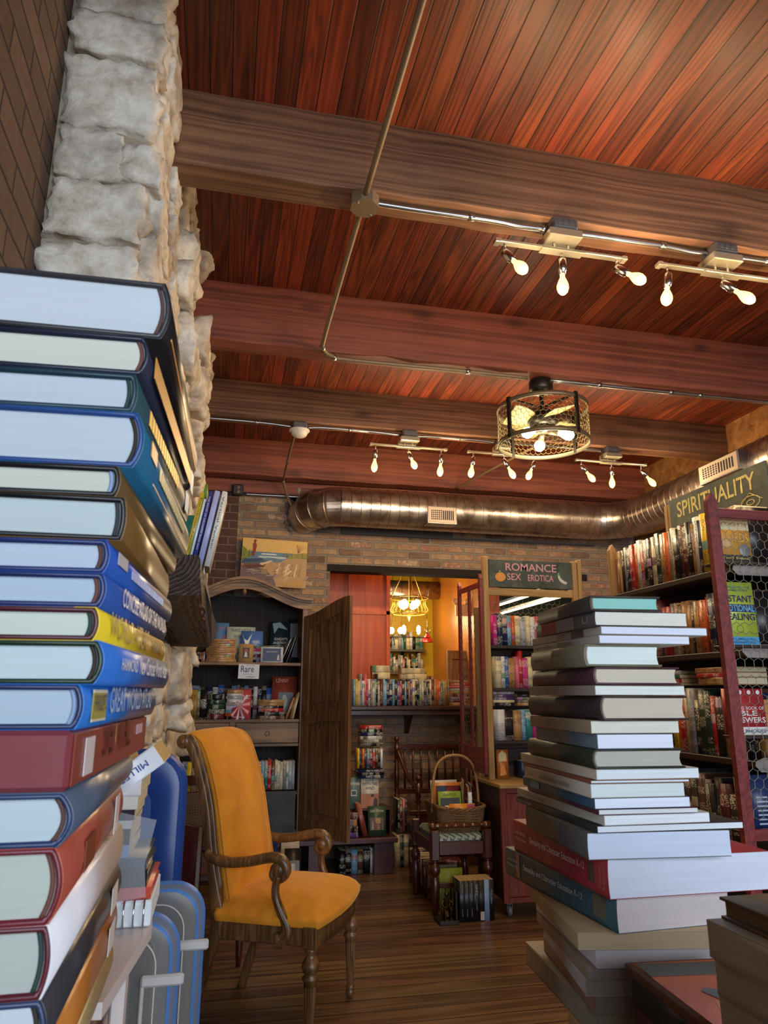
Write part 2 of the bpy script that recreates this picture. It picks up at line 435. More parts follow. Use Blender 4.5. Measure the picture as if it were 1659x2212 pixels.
def ink(c, rough=.4, metal=0):
    return plain('print_'+c, c, rough, metal, var=.05)
ORD = ['first', 'second', 'third', 'fourth', 'fifth', 'sixth', 'seventh', 'eighth', 'ninth', 'tenth', 'eleventh', 'twelfth', 'thirteenth', 'fourteenth', 'fifteenth', 'sixteenth', 'seventeenth', 'eighteenth', 'nineteenth', 'twentieth']
def ordn(i):
    if i < 20: return ORD[i]
    t = ['twenty', 'thirty', 'forty', 'fifty', 'sixty'][(i+1)//10-2]
    if (i+1) % 10 == 0: return {'twenty': 'twentieth', 'thirty': 'thirtieth', 'forty': 'fortieth', 'fifty': 'fiftieth', 'sixty': 'sixtieth'}[t]
    return t+'-'+ORD[(i+1) % 10-1]
def book_row(P, right, n, codes, length, hmin, hmax, depth, where, group, seed=1, lean=0, pc='d8cba8', noun='book', leanlast=0, name='standing_book'):
    """row of upright books; P = left front foot as seen by the viewer, right = direction of the row, n = direction the spines face.
    codes: letters with optional height digit (3 low .. 9 tall) after them"""
    R = random.Random(seed); it = []
    i = 0
    while i < len(codes):
        c = codes[i]; h = None
        if i+1 < len(codes) and codes[i+1].isdigit(): h = int(codes[i+1]); i += 1
        it.append((c, R.uniform(.65, 1.35), h)); i += 1
    sc = length/sum(t for _, t, _ in it); x = 0; P = Vector(P); right = Vector(right); n = Vector(n); up = Vector((0, 0, 1)); out = []
    for i, (c, t, h) in enumerate(it):
        tk = t*sc-.0006; hh = hmin+(hmax-hmin)*((h-3)/6 if h is not None else R.random())
        la = lean if not leanlast or i < len(it)-leanlast else -R.uniform(.08, .2)
        upv = (up*math.cos(la)+right*math.sin(la)); rv = (right*math.cos(la)-up*math.sin(la))
        # book local: x = -n (away from the viewer), y = up, z = x cross y
        X = -n; Yv = upv; Z = X.cross(Yv)
        sgn = 1 if Z.dot(right) > 0 else -1
        o = P+right*(x if sgn > 0 else x+tk)+n*R.uniform(-.006, .006)
        if la > 0 and sgn > 0: o = o+up*0.0
        if la: o = o+up*(abs(math.sin(la))*tk)
        d = depth*R.uniform(.85, 1)
        thick = 'thick' if t > 1.12 else ('slim' if t < .82 else 'mid-width')
        nb = []
        lab = f"{thick} {CN[c][0]} {noun}, {ordn(i)} from the left {where}"
        out.append(book(lab, frame(o, X, Yv, Z), hh, d, tk, c, pc, hard=R.random() < .4, rnd=R.choice([0, .15, .3]), group=group, simple=True, prn=True, name=name))
        x += t*sc
    return out
def pile(P, spine_n, codes, where, group, Ls=(.19, .24), Ws=(.13, .16), th=(.018, .035), seed=3, pc='d8cba8', name='stacked_book', jit=.06):
    """flat pile, first code is the lowest; spines face spine_n; P = centre of the spine side at the foot of the pile"""
    R = random.Random(seed); z = 0; P = Vector(P); sn = Vector(spine_n).normalized()
    N = len(codes)
    for i, c in enumerate(codes):
        L = R.uniform(*Ls); w = R.uniform(*Ws); t = R.uniform(*th); a = R.uniform(-jit, jit)
        X = Matrix.Rotation(a, 3, 'Z')@(-sn); Z = Vector((0, 0, 1)); Yv = Z.cross(X)
        o = P+Vector((0, 0, z))-Yv*L/2
        pos = 'top of' if i == N-1 else ('bottom of' if i == 0 else ordn(i)+' from bottom of')
        book(f"{CN[c][0]} book, {pos} {where}", frame(o, X, Yv, Z), L, w, t, c, pc, hard=R.random() < .5, rnd=R.choice([0, .2]), group=group, simple=True, prn=True, name=name)
        z += t+.0004
    return z
def face_book(label, P, n, w, h, t, c, lean=.15, group=None, pc='e0d8c4', name='face_out_book', side=0, rough=.35):
    """book shown cover first; P = centre of the front foot edge; returns root; local x right, y up, z towards the viewer, origin at lower left of the cover"""
    n = Vector(n).normalized(); up = Vector((0, 0, 1)); zz = (n*math.cos(lean)+up*math.sin(lean)); yy = (up*math.cos(lean)-n*math.sin(lean)); xx = yy.cross(zz)
    o = Vector(P)-xx*w/2-zz*t
    M = frame(o, xx, yy, zz)
    r = book(label, M, h, w, t, c, pc, hard=True, rnd=.15, group=group, name=name, rough=rough)
    return r
def patch(parent, poly, z, c, name='cover_print', th=.0003, rough=.4):
    return MB().prism(poly, z, z+th).build(name, ink(c, rough), parent)
def rect(x0, y0, x1, y1): return [(x0, y0), (x1, y0), (x1, y1), (x0, y1)]
def hexwire(mb, M, Wd, H, cell, r, mapf=None, n=4, rng=None):
    """hexagonal netting over the local rectangle 0..Wd, 0..H"""
    a = cell/math.sqrt(3); seen = set(); R = random.Random(5)
    cols = int(Wd/cell)+2; rows = int(H/(1.5*a))+2
    jt = {}
    def P(x, y):
        k = (round(x, 4), round(y, 4))
        if k not in jt: jt[k] = (x+R.uniform(-1, 1)*cell*.05, y+R.uniform(-1, 1)*cell*.05)
        return jt[k]
    for j in range(rows):
        for i in range(-1, cols):
            cx = i*cell+(cell/2 if j % 2 else 0); cy = j*1.5*a
            vs = [(cx+a*math.cos(math.radians(30+60*k)), cy+a*math.sin(math.radians(30+60*k))) for k in range(6)]
            for k in range(6):
                p, q = vs[k], vs[(k+1) % 6]
                if not all(-.001 <= t[0] <= Wd+.001 and -.001 <= t[1] <= H+.001 for t in (p, q)): continue
                key = tuple(sorted(((round(p[0], 4), round(p[1], 4)), (round(q[0], 4), round(q[1], 4)))))
                if key in seen: continue
                seen.add(key); p = P(*p); q = P(*q)
                A = mapf(*p) if mapf else M@Vector((p[0], p[1], 0)); B_ = mapf(*q) if mapf else M@Vector((q[0], q[1], 0))
                mb.tube([A, B_], r, n, cap=False)
    return mb
# ================================================================ THE ROOM
ZC = 3.45; YB = 6.3; XR = 3.95; XL = -.555; YF = -2.6
floor_m = wood('floor_boards', '3a2a1a', '80603f', axis=0, scale=.8, rough=.30, bump=.08, plank=(1, .125), var=.35, rings=6)
ceil_m = wood('ceiling_boards', '38120a', '8c4020', axis=1, scale=1.0, rough=.5, bump=.3, plank=(0, .078), var=.75, rings=16, coat=.04, along=.3, hv=.012)
beam_m = wood('beam_timber', '4a2e20', '93684a', axis=0, scale=1.0, rough=.62, bump=.35, rings=9, knots=1.0, along=.13)
beam_r = wood('beam_timber_red', '51261d', '93503a', axis=0, scale=1.0, rough=.6, bump=.35, rings=8, knots=1.0, along=.13)
brick_m = brick('old_common_brick', ['66503f', '876a54', '9c8064', 'ad9170', '916450', 'c2ad92'], '7f746a', .216, .0735, .0125, 'X')
brick_d = brick('dark_brown_brick', ['4a3028', '553830', '5f4036', '4c342c'], '75695e', .205, .073, .005, 'X', bump=.5, scale=.3)
brick_l = brick('brown_face_brick', ['5a4232', '69503e', '745a45', '614837'], '33261d', .30, .088, .005, 'Y', bump=.9, scale=.2)
osb = None
def osb_mat():
    t = NT('rough_brick_render', .85); v = t.coord(); n = t.noise(v, 9, 5, .7, .8); n2 = t.noise(v, 60, 3, .6)
    t.bump(t.math('ADD', n, t.math('MULTIPLY', n2, .5)), .6, .02)
    return t.col(t.mix(n2, (.0, .0, .0), t.ramp(n, [(.3, lin('6a4526')), (.55, lin('a8743c')), (.75, lin('c99a5e'))]), 'ADD') if False else t.ramp(n, [(.3, lin('5f3d22')), (.55, lin('9a6a38')), (.75, lin('b88a54'))]))
b = MB(); b.box(XL-.6, 7.0, YF, 13.2, -.05, 0); struct(b.build('floor', floor_m))
b = MB(); b.box(XL-.3, XR+.2, YF, YB+.1, ZC, ZC+.05); struct(b.build('ceiling', ceil_m))
# back wall with the wide pass-through and the broken hole the duct leaves by
def wallseg(b, x0, x1, z0, z1): b.box(x0, x1, YB, YB+.12, z0, z1)
b = MB()
wallseg(b, .075, .905, 0, 2.74); wallseg(b, .075, .53, 2.74, ZC); wallseg(b, .905, 3.36, 2.41, ZC); wallseg(b, .905, XR+.1, 0, 1.13)
wallseg(b, 3.36, XR+.1, 1.13, ZC); wallseg(b, .53, .905, 3.1, ZC)
struct(b.build('wall_back', brick_m))
b = MB(); b.box(XL-.1, .075, YB-.012, YB+.12, 0, ZC); struct(b.build('wall_back_pier', brick_d))
# ragged edge stones of the hole
b = MB(); R = random.Random(4)
for k in range(16):
    x = .53+R.uniform(-.03, .02) if k < 9 else R.uniform(.53, .9); z = 2.74+.36*k/9 if k < 9 else 2.735+R.uniform(-.01, .015)
    s_ = R.uniform(.018, .045); b.bbox(-s_, s_, -.03, .05, -s_*.7, s_*.7, .012, M=T(x, YB+.01, z)@Rz(R.uniform(-.4, .4))@Ry(R.uniform(-.7, .7)))
struct(b.build('wall_back_broken_edge', plain('broken_mortar', '6d6257', .95, bump=.6)))
b = MB(); b.box(.5, 1.15, YB+.12, YB+.6, 2.6, 3.3); o = b.build('wall_back_hole_shade', plain('painted_hole_shade', '1c1614', .95)); struct(o)
# the wall segments above reach only to the opening, a solid box painted dark as the hole's shade sits behind it
b = MB(); b.box(.88, 3.40, YB-.02, YB+.13, 2.36, 2.42); struct(b.build('trim_1', plain('lintel_dark', '170d0c', .85)))
sill_m = wood('sill_dark', '23130f', '4a2a20', 0, rough=.4, coat=.3)
b = MB(); b.bbox(.905, 3.36, YB-.27, YB+.14, 1.165, 1.20, .006); b.bbox(.905, 3.36, YB-.25, YB-.215, 1.125, 1.165, .004); struct(b.build('trim_2', sill_m))
b = MB()
for x in (1.0, 1.6, 2.2, 2.8, 3.2): b.prism([(0, 0), (.2, 0), (0, -.2)], -.02, .02, frame((x, YB, 1.165), (0, -1, 0), (0, 0, 1), (-1, 0, 0)))
struct(b.build('trim_3', sill_m))
b = MB(); b.box(XR, XR+.1, YF, YB+.1, 0, ZC); struct(b.build('wall_right', osb_mat()))
b = MB(); b.box(XL-.1, XL, YF, YB, 0, ZC); struct(b.build('wall_left', brick_l))
b = MB(); b.box(XL, XL+.10, -1.0, 2.0, ZC-.01, ZC); 
# street wall behind the camera: daylight comes through its wide shop window
b = MB(); b.box(XL-.1, -.7, YF-.1, YF, 0, ZC)
wf = MB(); wf.box(XL-.1, XR+.1, YF-.1, YF, 0, .6); wf.box(XL-.1, XR+.1, YF-.1, YF, 2.95, ZC); wf.box(XL-.1, -.55, YF-.1, YF, .6, 2.95); wf.box(3.8, XR+.1, YF-.1, YF, .6, 2.95)
struct(wf.build('wall_front', brick_d))
wn = MB()
for x in (-.55, .9, 2.35, 3.75): wn.box(x, x+.05, YF-.07, YF-.02, .6, 2.95)
for z in (.6, 2.9): wn.box(-.55, 3.8, YF-.07, YF-.02, z, z+.05)
struct(wn.build('window_1', plain('window_frame_dark', '2b2320', .5)))
# ---- beams
def beam(name, y, zb, m, x0=-.62, x1=XR, w=.14):
    b = MB(); R = random.Random(int(y*100)); secs = []
    n = 26
    for i in range(n+1):
        x = x0+(x1-x0)*i/n; e = [R.uniform(-.004, .004) for _ in range(4)]; c = .006
        secs.append([(x, y+e[0], ZC+.002), (x, y+e[0], zb+c), (x, y+c+e[0], zb+e[1]), (x, y+w-c+e[2], zb+e[1]), (x, y+w+e[2], zb+c), (x, y+w+e[2], ZC+.002)])
    b.loft(secs, 0, False); return struct(b.build(name, m))
beam('trim_4', 2.28, 3.135, beam_m); beam('trim_5', 3.55, 3.11, beam_r); beam('trim_6', 4.82, 3.18, beam_m); beam('trim_7', 6.03, 3.125, beam_r)
beam('trim_8', 1.0, 3.135, beam_m); beam('trim_9', -.3, 3.135, beam_m)
b = MB(); b.box(-.5, 3.9, YB-.045, YB-.002, 3.03, 3.2); struct(b.build('trim_10', beam_r))
b = MB(); b.box(-.62, -.26, -2.5, 6.0, ZC-.03, ZC-.002); struct(b.build('trim_11', wood('edge_board', '4a2c1a', '8a5c34', 1, rough=.6)))
# ---- fireplace of rough stone
def stone_mat():
    t = NT('rough_limestone', .82); v = t.coord()
    n = t.noise(v, 3.6, 6, .62, .15); n2 = t.noise(v, 13, 8, .68, .2); n3 = t.noise(v, 2.3, 4, .5, .2)
    c = t.ramp(n2, [(.28, lin('a0917f')), (.45, lin('cfc4b2')), (.62, lin('eae3d6'))])
    c = t.mix(t.ramp(n, [(.50, (0, 0, 0)), (.64, (.7, .7, .7))]), c, lin('8c7f74'))
    c = t.mix(t.ramp(n3, [(.55, (0, 0, 0)), (.7, (.55, .55, .55))]), c, lin('a87c5c'))
    t.bump(t.math('ADD', n2, t.math('MULTIPLY', n, .6)), .55, .02)
    return t.col(c)
stone_m = stone_mat(); mort_m = plain('old_mortar', '9b8c78', .95, var=.25, bump=.8, nscale=22)
def rock(b, c, sx, sy, sz, seed, mi=0, rough=.18, sq=.62):
    R = random.Random(seed); off = Vector((R.uniform(-50, 50), R.uniform(-50, 50), R.uniform(-50, 50))); n = 9
    idx = {}; vs = []; fs = []
    def pt(p):
        k = tuple(round(x, 4) for x in p)
        if k in idx: return idx[k]
        d = Vector(p); s = d.normalized(); q = d*sq+s*(1-sq)*1.05
        q = Vector((q.x*sx, q.y*sy, q.z*sz)); m = min(sx, sy, sz)
        w = Vector(c)+q
        f = 1+rough*1.6*mnoise.noise(q*(1.1/m)+off)+rough*.6*mnoise.noise(q*(3.2/m)+off)
        # broken facets
        fc = mnoise.cell(q*(1.5/m)+off)*.09*rough*4
        idx[k] = len(vs); vs.append(Vector(c)+q*(f+fc*.7)); return idx[k]
    for a in range(3):
        o = [i for i in range(3) if i != a]
        for sg in (-1, 1):
            for i in range(n):
                for j in range(n):
                    l = []
                    for u, w in ((i, j), (i+1, j), (i+1, j+1), (i, j+1)):
                        p = [0, 0, 0]; p[a] = sg; p[o[0]] = -1+2*u/n; p[o[1]] = -1+2*w/n; l.append(pt(p))
                    fs.append(l)
    b.add(vs, fs, mi, True)
b = MB(); FX = -.285; FY0 = 1.93; FY1 = 4.9
b.box(XL-.01, FX-.012, FY0-.012, FY1, 0, ZC, 1)
R = random.Random(11); z = .7
while z < ZC:          # the end facing the camera: one big stone to a course, small fillers beside it
    h = R.uniform(.13, .27); cx = (XL+FX)/2+R.uniform(.0, .02); yy = FY0+.012+R.uniform(-.01, .01)
    if R.random() < .3:
        rock(b, (cx-.05, yy, z+h/2), .10, .06, h/2*1.02, R.random()*99, sq=.6, rough=.16); rock(b, (cx+.09, yy, z+h*.4), .065, .06, h/2*.8, R.random()*99, sq=.6, rough=.2)
    else: rock(b, (cx, yy, z+h/2), .138, .06, h/2*1.05, R.random()*99, sq=.70, rough=.15)
    z += h*R.uniform(1.0, 1.08)
z = .7
while z < ZC:          # the long face turned to the room
    h = R.uniform(.12, .24); y = FY0+R.uniform(.0, .08)
    while y < FY1:
        w = R.uniform(.14, .38); far = min(1, max(0, (y-2.35)/.5)); p = R.uniform(0, .03)+far*(R.uniform(0, .035)+(.06 if R.random() < .22 else 0))
        if not (1.58 < z+h/2 < 1.84 and y < 4.7): rock(b, (FX-.035+p*.5, y+w/2, z+h/2), .045+p*.7, w/2*1.03, h/2*1.04, R.random()*99, sq=.6, rough=.2)
        y += w*R.uniform(.95, 1.03)
    z += h*.98
struct(b.build('wall_fireplace', [stone_m, mort_m], fix=True))
# ---- second room seen through the pass-through
orange_wood = wood('cabinet_orange_veneer', 'b43c06', 'dd6414', 2, scale=.8, rough=.4, bump=.05, rings=8)
b = MB(); b.box(.2, 1.6, 7.0, 7.6, 0, 3.4)
for x in (1.19, 1.575): b.box(x, x+.04, 6.985, 7.0, 0, 3.4)
for z_ in (1.0, 2.06): b.box(1.2, 1.61, 6.985, 7.0, z_, z_+.035)
struct(b.build('wall_panelled_orange', orange_wood))
b = MB(); b.box(1.6, 3.12, 10.5, 10.6, 0, 3.5); struct(b.build('wall_yellow', plain('yellow_paint', 'd6b21c', .55, var=.05)))
b = MB(); b.prism([(3.09, 10.5), (3.09, 10.6), (3.0, 9.0), (2.78, 7.3), (2.69, 7.3), (2.74, 7.6)][::-1] if False else [(2.70, 7.2), (2.85, 7.2), (3.3, 10.55), (3.09, 10.55)], 0, 3.5); struct(b.build('wall_orange', plain('orange_paint', 'c8762c', .3, var=.06)))
b = MB(); b.box(2.62, 2.78, 7.0, 7.2, 0, 3.5); struct(b.build('wall_orange_end', wood('red_pine', '8a3a24', 'b8623c', 2, rough=.5)))
b = MB(); b.box(.2, 7.0, YB+.62, 13.2, 3.4, 3.5); struct(b.build('ceiling_back_room', plain('dark_green_paint', '3c4636', .7)))
b = MB(); b.box(3.2, 7.0, 13.0, 13.1, 0, 3.4); b.box(7.0, 7.1, YB, 13.1, 0, 3.4); struct(b.build('wall_tan', plain('tan_paint', 'a98d5e', .7)))
b = MB(); b.box(3.3, 7.0, 12.9, 13.0, 2.5, 3.4); struct(b.build('wall_green', plain('forest_green_paint', '2c3a30', .7)))
b = MB(); b.box(.1, .2, YB+.12, 10.6, 0, 3.5); b.box(.2, 1.7, 10.5, 10.6, 0, 3.5); struct(b.build('wall_back_room_left', plain('dark_green_paint', '3c4636', .7)))
b = MB(); b.box(.2, XR+3, YB+.12, YB+.62, 3.0, 3.4); struct(b.build('trim_12', plain('dark_soffit', '33302a', .8)))
b = MB(); b.box(XR+.1, 7.0, YB, YB+.12, 0, 3.4); struct(b.build('wall_back_room_front', plain('tan_paint', 'a98d5e', .7)))
# ================================================================ OVERHEAD: LAMPS, CONDUIT, DUCT
chrome = plain('chrome', 'c9c9cb', .16, 1, var=.03)
galv = plain('galvanised_steel', 'a8aaad', .34, 1, var=.12, nscale=12)
brushed = plain('brushed_nickel', 'c6bfa8', .32, .75, var=.05)
box_grey = plain('cast_box', '6e6e70', .5, .7, var=.15)
taupe = plain('painted_conduit', '7d6a52', .5, .2, var=.15)
bulb_m = emit('lit_bulb', 'ffac58', 6)
fan_bulb_m = emit('lit_fan_bulb', 'fff0b8', 30)
WARM = (1, .70, .38)
def bulb_prof(s=1): return [(.0, 0), (.0128, 0), (.0128, .022), (.016, .034), (.024, .055), (.0305, .078), (.0315, .095), (.0265, .116), (.016, .131), (.005, .138), (0, .139)]
def light_bar(x0, y, zb, L, aims, label, group='three-bulb track lights', yoff=.07, power=8.5):
    """bar of three sockets hung under a beam; zb = underside of the beam"""
    c = x0+L/2; root = empty('track_light', (c, y+yoff, zb)); tag(root, label, 'ceiling light', group)
    b = MB(); b.bbox(-.07, .07, -.055, .055, -.088, -.052, .004); b.tube([(-.03, 0, -.088), (-.03, 0, -.112)], .006); b.tube([(.03, 0, -.088), (.03, 0, -.112)], .006)
    b.build('canopy', brushed, root)
    b = MB(); b.bbox(-L/2, L/2, -.014, .014, -.124, -.112, .002); b.bbox(-L/2-.004, -L/2+.018, -.017, .017, -.128, -.110, .002); b.bbox(L/2-.018, L/2+.004, -.017, .017, -.128, -.110, .002)
    b.bbox(-.09, .09, -.02, .02, -.130, -.124, .002)
    b.build('bar', brushed, root)
    for k, (ax, ay) in enumerate(aims):
        px = (-.43+.43*k)*L; s = empty('socket', (px, 0, -.124)); s.parent = root
        # one mesh per lamp holder
        st = MB(); st.tube([(0, 0, 0), (0, 0, -.04)], .0045, 8)
        Md = T(0, 0, -.04)@Rx(-ay)@Ry(ax)@Rx(PI)
        st.lathe([(.0, -.004), (.016, -.004), (.0175, 0), (.0175, .056), (.014, .058), (.014, .068), (.0, .068)], 18, Md)
        bpy.data.objects.remove(s); sk = st.build('socket', chrome, root); sk.location = (px, 0, -.124)
        bl = MB(); bl.lathe([(a_*.74, b_*.74) for a_, b_ in bulb_prof()], 16, Md@T(0, 0, .066)); bo = bl.build('bulb', bulb_m, sk)
        p = (Matrix.Translation((c+px, y+yoff, zb-.124))@Md@Vector((0, 0, .2)))
        point('bulb_light', p, power, WARM, .035)
    jb = MB(); jb.bbox(-.055, .055, -.052, .052, -.05, 0, .008)
    for i in (-.025, 0, .025): jb.tube([(i, -.052, -.025), (i, -.0545, -.025)], .009, 10)
    o = jb.build('junction_box', box_grey); o.location = (c, y+yoff, zb); return root, o
A = math.radians
r_, jbx = light_bar(.955, 2.24, 3.135, .56, [(A(-14), A(34)), (A(6), A(8)), (A(-16), A(42))], 'three-bulb bar lamp under the nearest timber beam, left one')
tag(jbx, 'grey junction box above the left bar lamp on nearest beam', 'junction box', 'junction boxes')
r_, jbx = light_bar(1.665, 2.24, 3.135, .60, [(A(16), A(12)), (A(-22), A(34)), (A(-20), A(40))], 'three-bulb bar lamp under the nearest timber beam, right one cut by photo edge')
tag(jbx, 'grey junction box above the right bar lamp on nearest beam', 'junction box', 'junction boxes')
for x, L, am, w in ((.97, .58, [(A(4), A(3)), (A(-10), A(30)), (A(6), A(4))], 'leftmost of three beside smoke detector'), (1.72, .57, [(A(12), A(8)), (A(-22), A(14)), (A(26), A(10))], 'middle of three partly behind the caged fan'), (2.6, .60, [(A(-24), A(24)), (A(6), A(6)), (A(-26), A(22))], 'rightmost of three near the right wall duct')):
    r_, jbx = light_bar(x, 4.78, 3.18, L, am, 'distant three-bulb bar lamp, '+w)
    tag(jbx, 'grey junction box on far beam above bar lamp, '+w.split(' ')[0]+' of three', 'junction box', 'junction boxes')
# conduits
def conduit(pts, r, mat, label, straps=(), n=8, name='conduit'):
    rt = empty(name, (0, 0, 0)); tag(rt, label, 'conduit')
    P = bez(pts, 6); b = MB(); b.tube(P, r, 10); b.build('pipe', mat, rt)
    for s_ in straps:
        k = int(s_*(len(P)-1)); p = P[k]; q = (P[min(k+1, len(P)-1)]-P[k-1]).normalized()
        c = MB(); c.tube([p-q*.012, p+q*.012], r*1.35, 10); c.build('pipe_strap', galv, rt)
    return rt
yb = 2.315
conduit([(.44, yb, 3.112), (.65, yb, 3.11), (.95, yb, 3.112), (1.06, yb, 3.105), (1.18, yb, 3.108)], .0105, galv, 'bright silver conduit from round box to left bar lamp on nearest beam', (.45, .97))
conduit([(1.29, yb, 3.108), (1.42, yb, 3.112), (1.7, yb, 3.112), (1.83, yb, 3.105), (1.91, yb, 3.108)], .0105, galv, 'silver conduit between the two bar lamps on nearest beam', (.5,))
conduit([(2.02, yb, 3.108), (2.2, yb, 3.112), (3.9, yb, 3.112)], .0105, galv, 'silver conduit leaving the right bar lamp towards photo edge', (.5,))
conduit([(.43, -2.5, 3.11), (.43, -.2, 3.11), (.43, 1.1, 3.11), (.43, 2.26, 3.11)], .0115, taupe, 'brown painted conduit running along the ceiling from above camera', ())
conduit([(.43, 2.38, 3.11), (.43, 3.0, 3.105), (.43, 3.38, 3.095), (.44, 3.5, 3.09), (.50, 3.575, 3.09), (.6, 3.60, 3.09), (1.2, 3.605, 3.095), (1.66, 3.61, 3.095)], .0115, taupe, 'brown conduit from round box bending along the reddish beam to the fan', (.42, .62, .9))
conduit([(1.80, 3.61, 3.095), (2.6, 3.61, 3.095), (3.9, 3.61, 3.095)], .0115, galv, 'long steel conduit from the fan canopy to the right wall', (.3, .55, .63))
b = MB(); b.prism([(.045*math.cos(A(22.5+45*k))*1.25, .045*math.sin(A(22.5+45*k))*1.25) for k in range(8)], -.05, 0)
o = b.build('octagon_box', taupe); o.location = (.435, 2.32, 3.135); tag(o, 'brown octagonal ceiling box where three conduits meet', 'junction box')
for sx, sy in ((.03, .03), (-.03, -.03)):
    s_ = MB(); s_.lathe([(0, 0), (.006, 0), (.004, -.003), (0, -.003)], 8); q = s_.build('screw', chrome, o); q.location = (sx, sy, -.05)
ya = 4.86
conduit([(-.5, ya, 3.165), (0, ya, 3.165), (.25, ya, 3.16), (.4, ya, 3.15)], .010, galv, 'silver conduit from the stonework to the smoke detector box', (.5,))
conduit([(.51, ya, 3.15), (.65, ya, 3.162), (1.0, ya, 3.16), (1.2, ya, 3.152)], .010, galv, 'silver conduit between smoke detector and first distant bar lamp', (.5,))
conduit([(1.32, ya, 3.152), (1.5, ya, 3.16), (1.8, ya, 3.16), (1.94, ya, 3.152)], .010, galv, 'silver conduit between first and middle distant bar lamps', (.5,))
conduit([(2.06, ya, 3.152), (2.3, ya, 3.16), (2.7, ya, 3.16), (2.83, ya, 3.152)], .010, galv, 'silver conduit between middle and right distant bar lamps', (.5,))
# smoke detector
root = empty('smoke_detector', (.455, ya, 3.18)); tag(root, 'round white smoke detector under its box on the far beam', 'smoke detector')
b = MB(); b.bbox(-.05, .05, -.05, .05, -.05, 0, .008); b.build('mounting_box', box_grey, root)
wp = plain('white_plastic', 'd8d2c8', .45, var=.03)
b = MB(); b.lathe([(0, -.05), (.072, -.05), (.074, -.058), (.07, -.064), (.058, -.068), (.055, -.085), (.045, -.098), (.02, -.106), (0, -.106)], 28); b.build('housing', wp, root)
# conduit from the detector to the hole, and the thin one to the duct
conduit([(.44, 4.98, 3.17), (.44, 5.4, 3.16), (.44, 6.05, 3.10)], .010, taupe, 'brown conduit running back from the smoke detector', (.7,))
conduit([(.44, 6.05, 3.10), (.50, 6.2, 2.98), (.56, 6.24, 2.86), (.545, 6.3, 2.76)], .012, taupe, 'brown conduit bending down into the broken wall hole', ())
conduit([(2.28, 4.9, 3.16), (2.15, 5.4, 3.14), (2.0, 6.0, 3.11)], .010, taupe, 'tan conduit slanting back above the duct', ())
b = MB(); b.tube([(.60, 6.27, 3.1), (.60, 6.29, 2.9), (.575, 6.3, 2.8), (.56, 6.33, 2.76)], .022, 10); tag(b.build('waste_pipe', plain('white_pvc', 'a9a49a', .5)), 'white plastic pipe standing in the broken wall hole', 'pipe')
# outlet on the pier
root = empty('outlet_box', (.06, 6.24, 3.04)); tag(root, 'dark square outlet box high on the back wall', 'outlet')
b = MB(); b.bbox(-.05, .05, -.03, .03, -.05, .05, .012); b.build('box', plain('outlet_dark', '3a3836', .5, .4), root)
for z_ in (-.02, .02):
    b = MB(); b.lathe([(0, 0), (.017, 0), (.017, .004), (0, .004)], 16, frame((0, -.03, z_), (1, 0, 0), (0, 0, 1), (0, -1, 0))); q = b.build('socket_face', plain('brown_socket', '7d6552', .5), root)
    for dx in (-.006, .006):
        c = MB(); c.box(dx-.0012, dx+.0012, -.0355, -.034, z_-.006, z_+.006); c.build('slot', plain('slot_black', '0c0a0a', .8), q)
conduit([(.11, 6.245, 3.01), (.4, 6.245, 3.012), (.66, 6.245, 3.012)], .010, galv, 'silver conduit from the outlet box along top of brick wall', (.95,))
# ---- fan in a wire cage
fx, fy = 1.765, 3.66
root = empty('caged_ceiling_fan', (fx, fy, 3.11)); tag(root, 'caged ceiling fan with chicken wire drum and three lit bulbs', 'ceiling fan')
dk = plain('dark_bronze', '2a2422', .4, .6); bronze = plain('aged_bronze', '6e6250', .45, .5)
b = MB(); b.lathe([(0, 0), (.062, 0), (.07, -.01), (.07, -.06), (.058, -.075), (.02, -.09), (0, -.09)], 28); b.build('canopy', dk, root)
b = MB(); b.tube([(0, 0, -.085), (0, 0, -.20)], .0125, 12); b.build('downrod', dk, root)
b = MB(); b.lathe([(0, -.19), (.03, -.19), (.05, -.21), (.085, -.225), (.09, -.27), (.07, -.29), (0, -.295)], 24); b.build('motor', dk, root)
RC = .262
for nm, z_ in (('upper_ring', -.175), ('lower_ring', -.385)):
    b = MB(); pr = [(RC-.004, z_), (RC+.003, z_), (RC+.003, z_-.024), (RC-.004, z_-.024), (RC-.004, z_)]
    b.lathe(pr, 64, cap=False); b.build(nm, bronze, root)
for k in range(4):
    a = A(20+90*k); b = MB(); Mx = Rz(a); b.bbox(RC-.006, RC+.008, -.011, .011, -.405, -.165, .001, M=Mx); b.bbox(.03, RC, -.008, .008, -.178, -.170, .001, M=Mx); b.build('cage_strut', dk, root)
b = MB(); circ = 2*PI*RC; ncell = 52; cell = circ/ncell
hexwire(b, None, circ, .185, cell, .0012, mapf=lambda x, y: Vector((RC*math.cos(x/RC), RC*math.sin(x/RC), -.385+y)), n=4)
b.build('cage_netting', plain('gilt_wire', '9c8c60', .35, .7), root)
bl_m = plain('fan_blade', '8f8358', .5)
for k in range(4):
    a = A(10+90*k); b = MB(); secs = []
    for i in range(9):
        t_ = i/8; r0 = .08+t_*.15; w = .045+.035*math.sin(PI*min(1, t_*1.2)*.5)
        tw = .35; secs.append([(r0, -w, -.25-w*tw-.002), (r0, w, -.25+w*tw-.002), (r0, w, -.25+w*tw+.002), (r0, -w, -.25-w*tw+.002)])
    b.loft([[Rz(a)@Vector(p) for p in s_] for s_ in secs], 0, False); b.build('blade', bl_m, root)
b = MB(); b.lathe([(0, -.295), (.05, -.295), (.055, -.31), (.04, -.325), (0, -.33)], 20); b.build('light_kit', bronze, root)
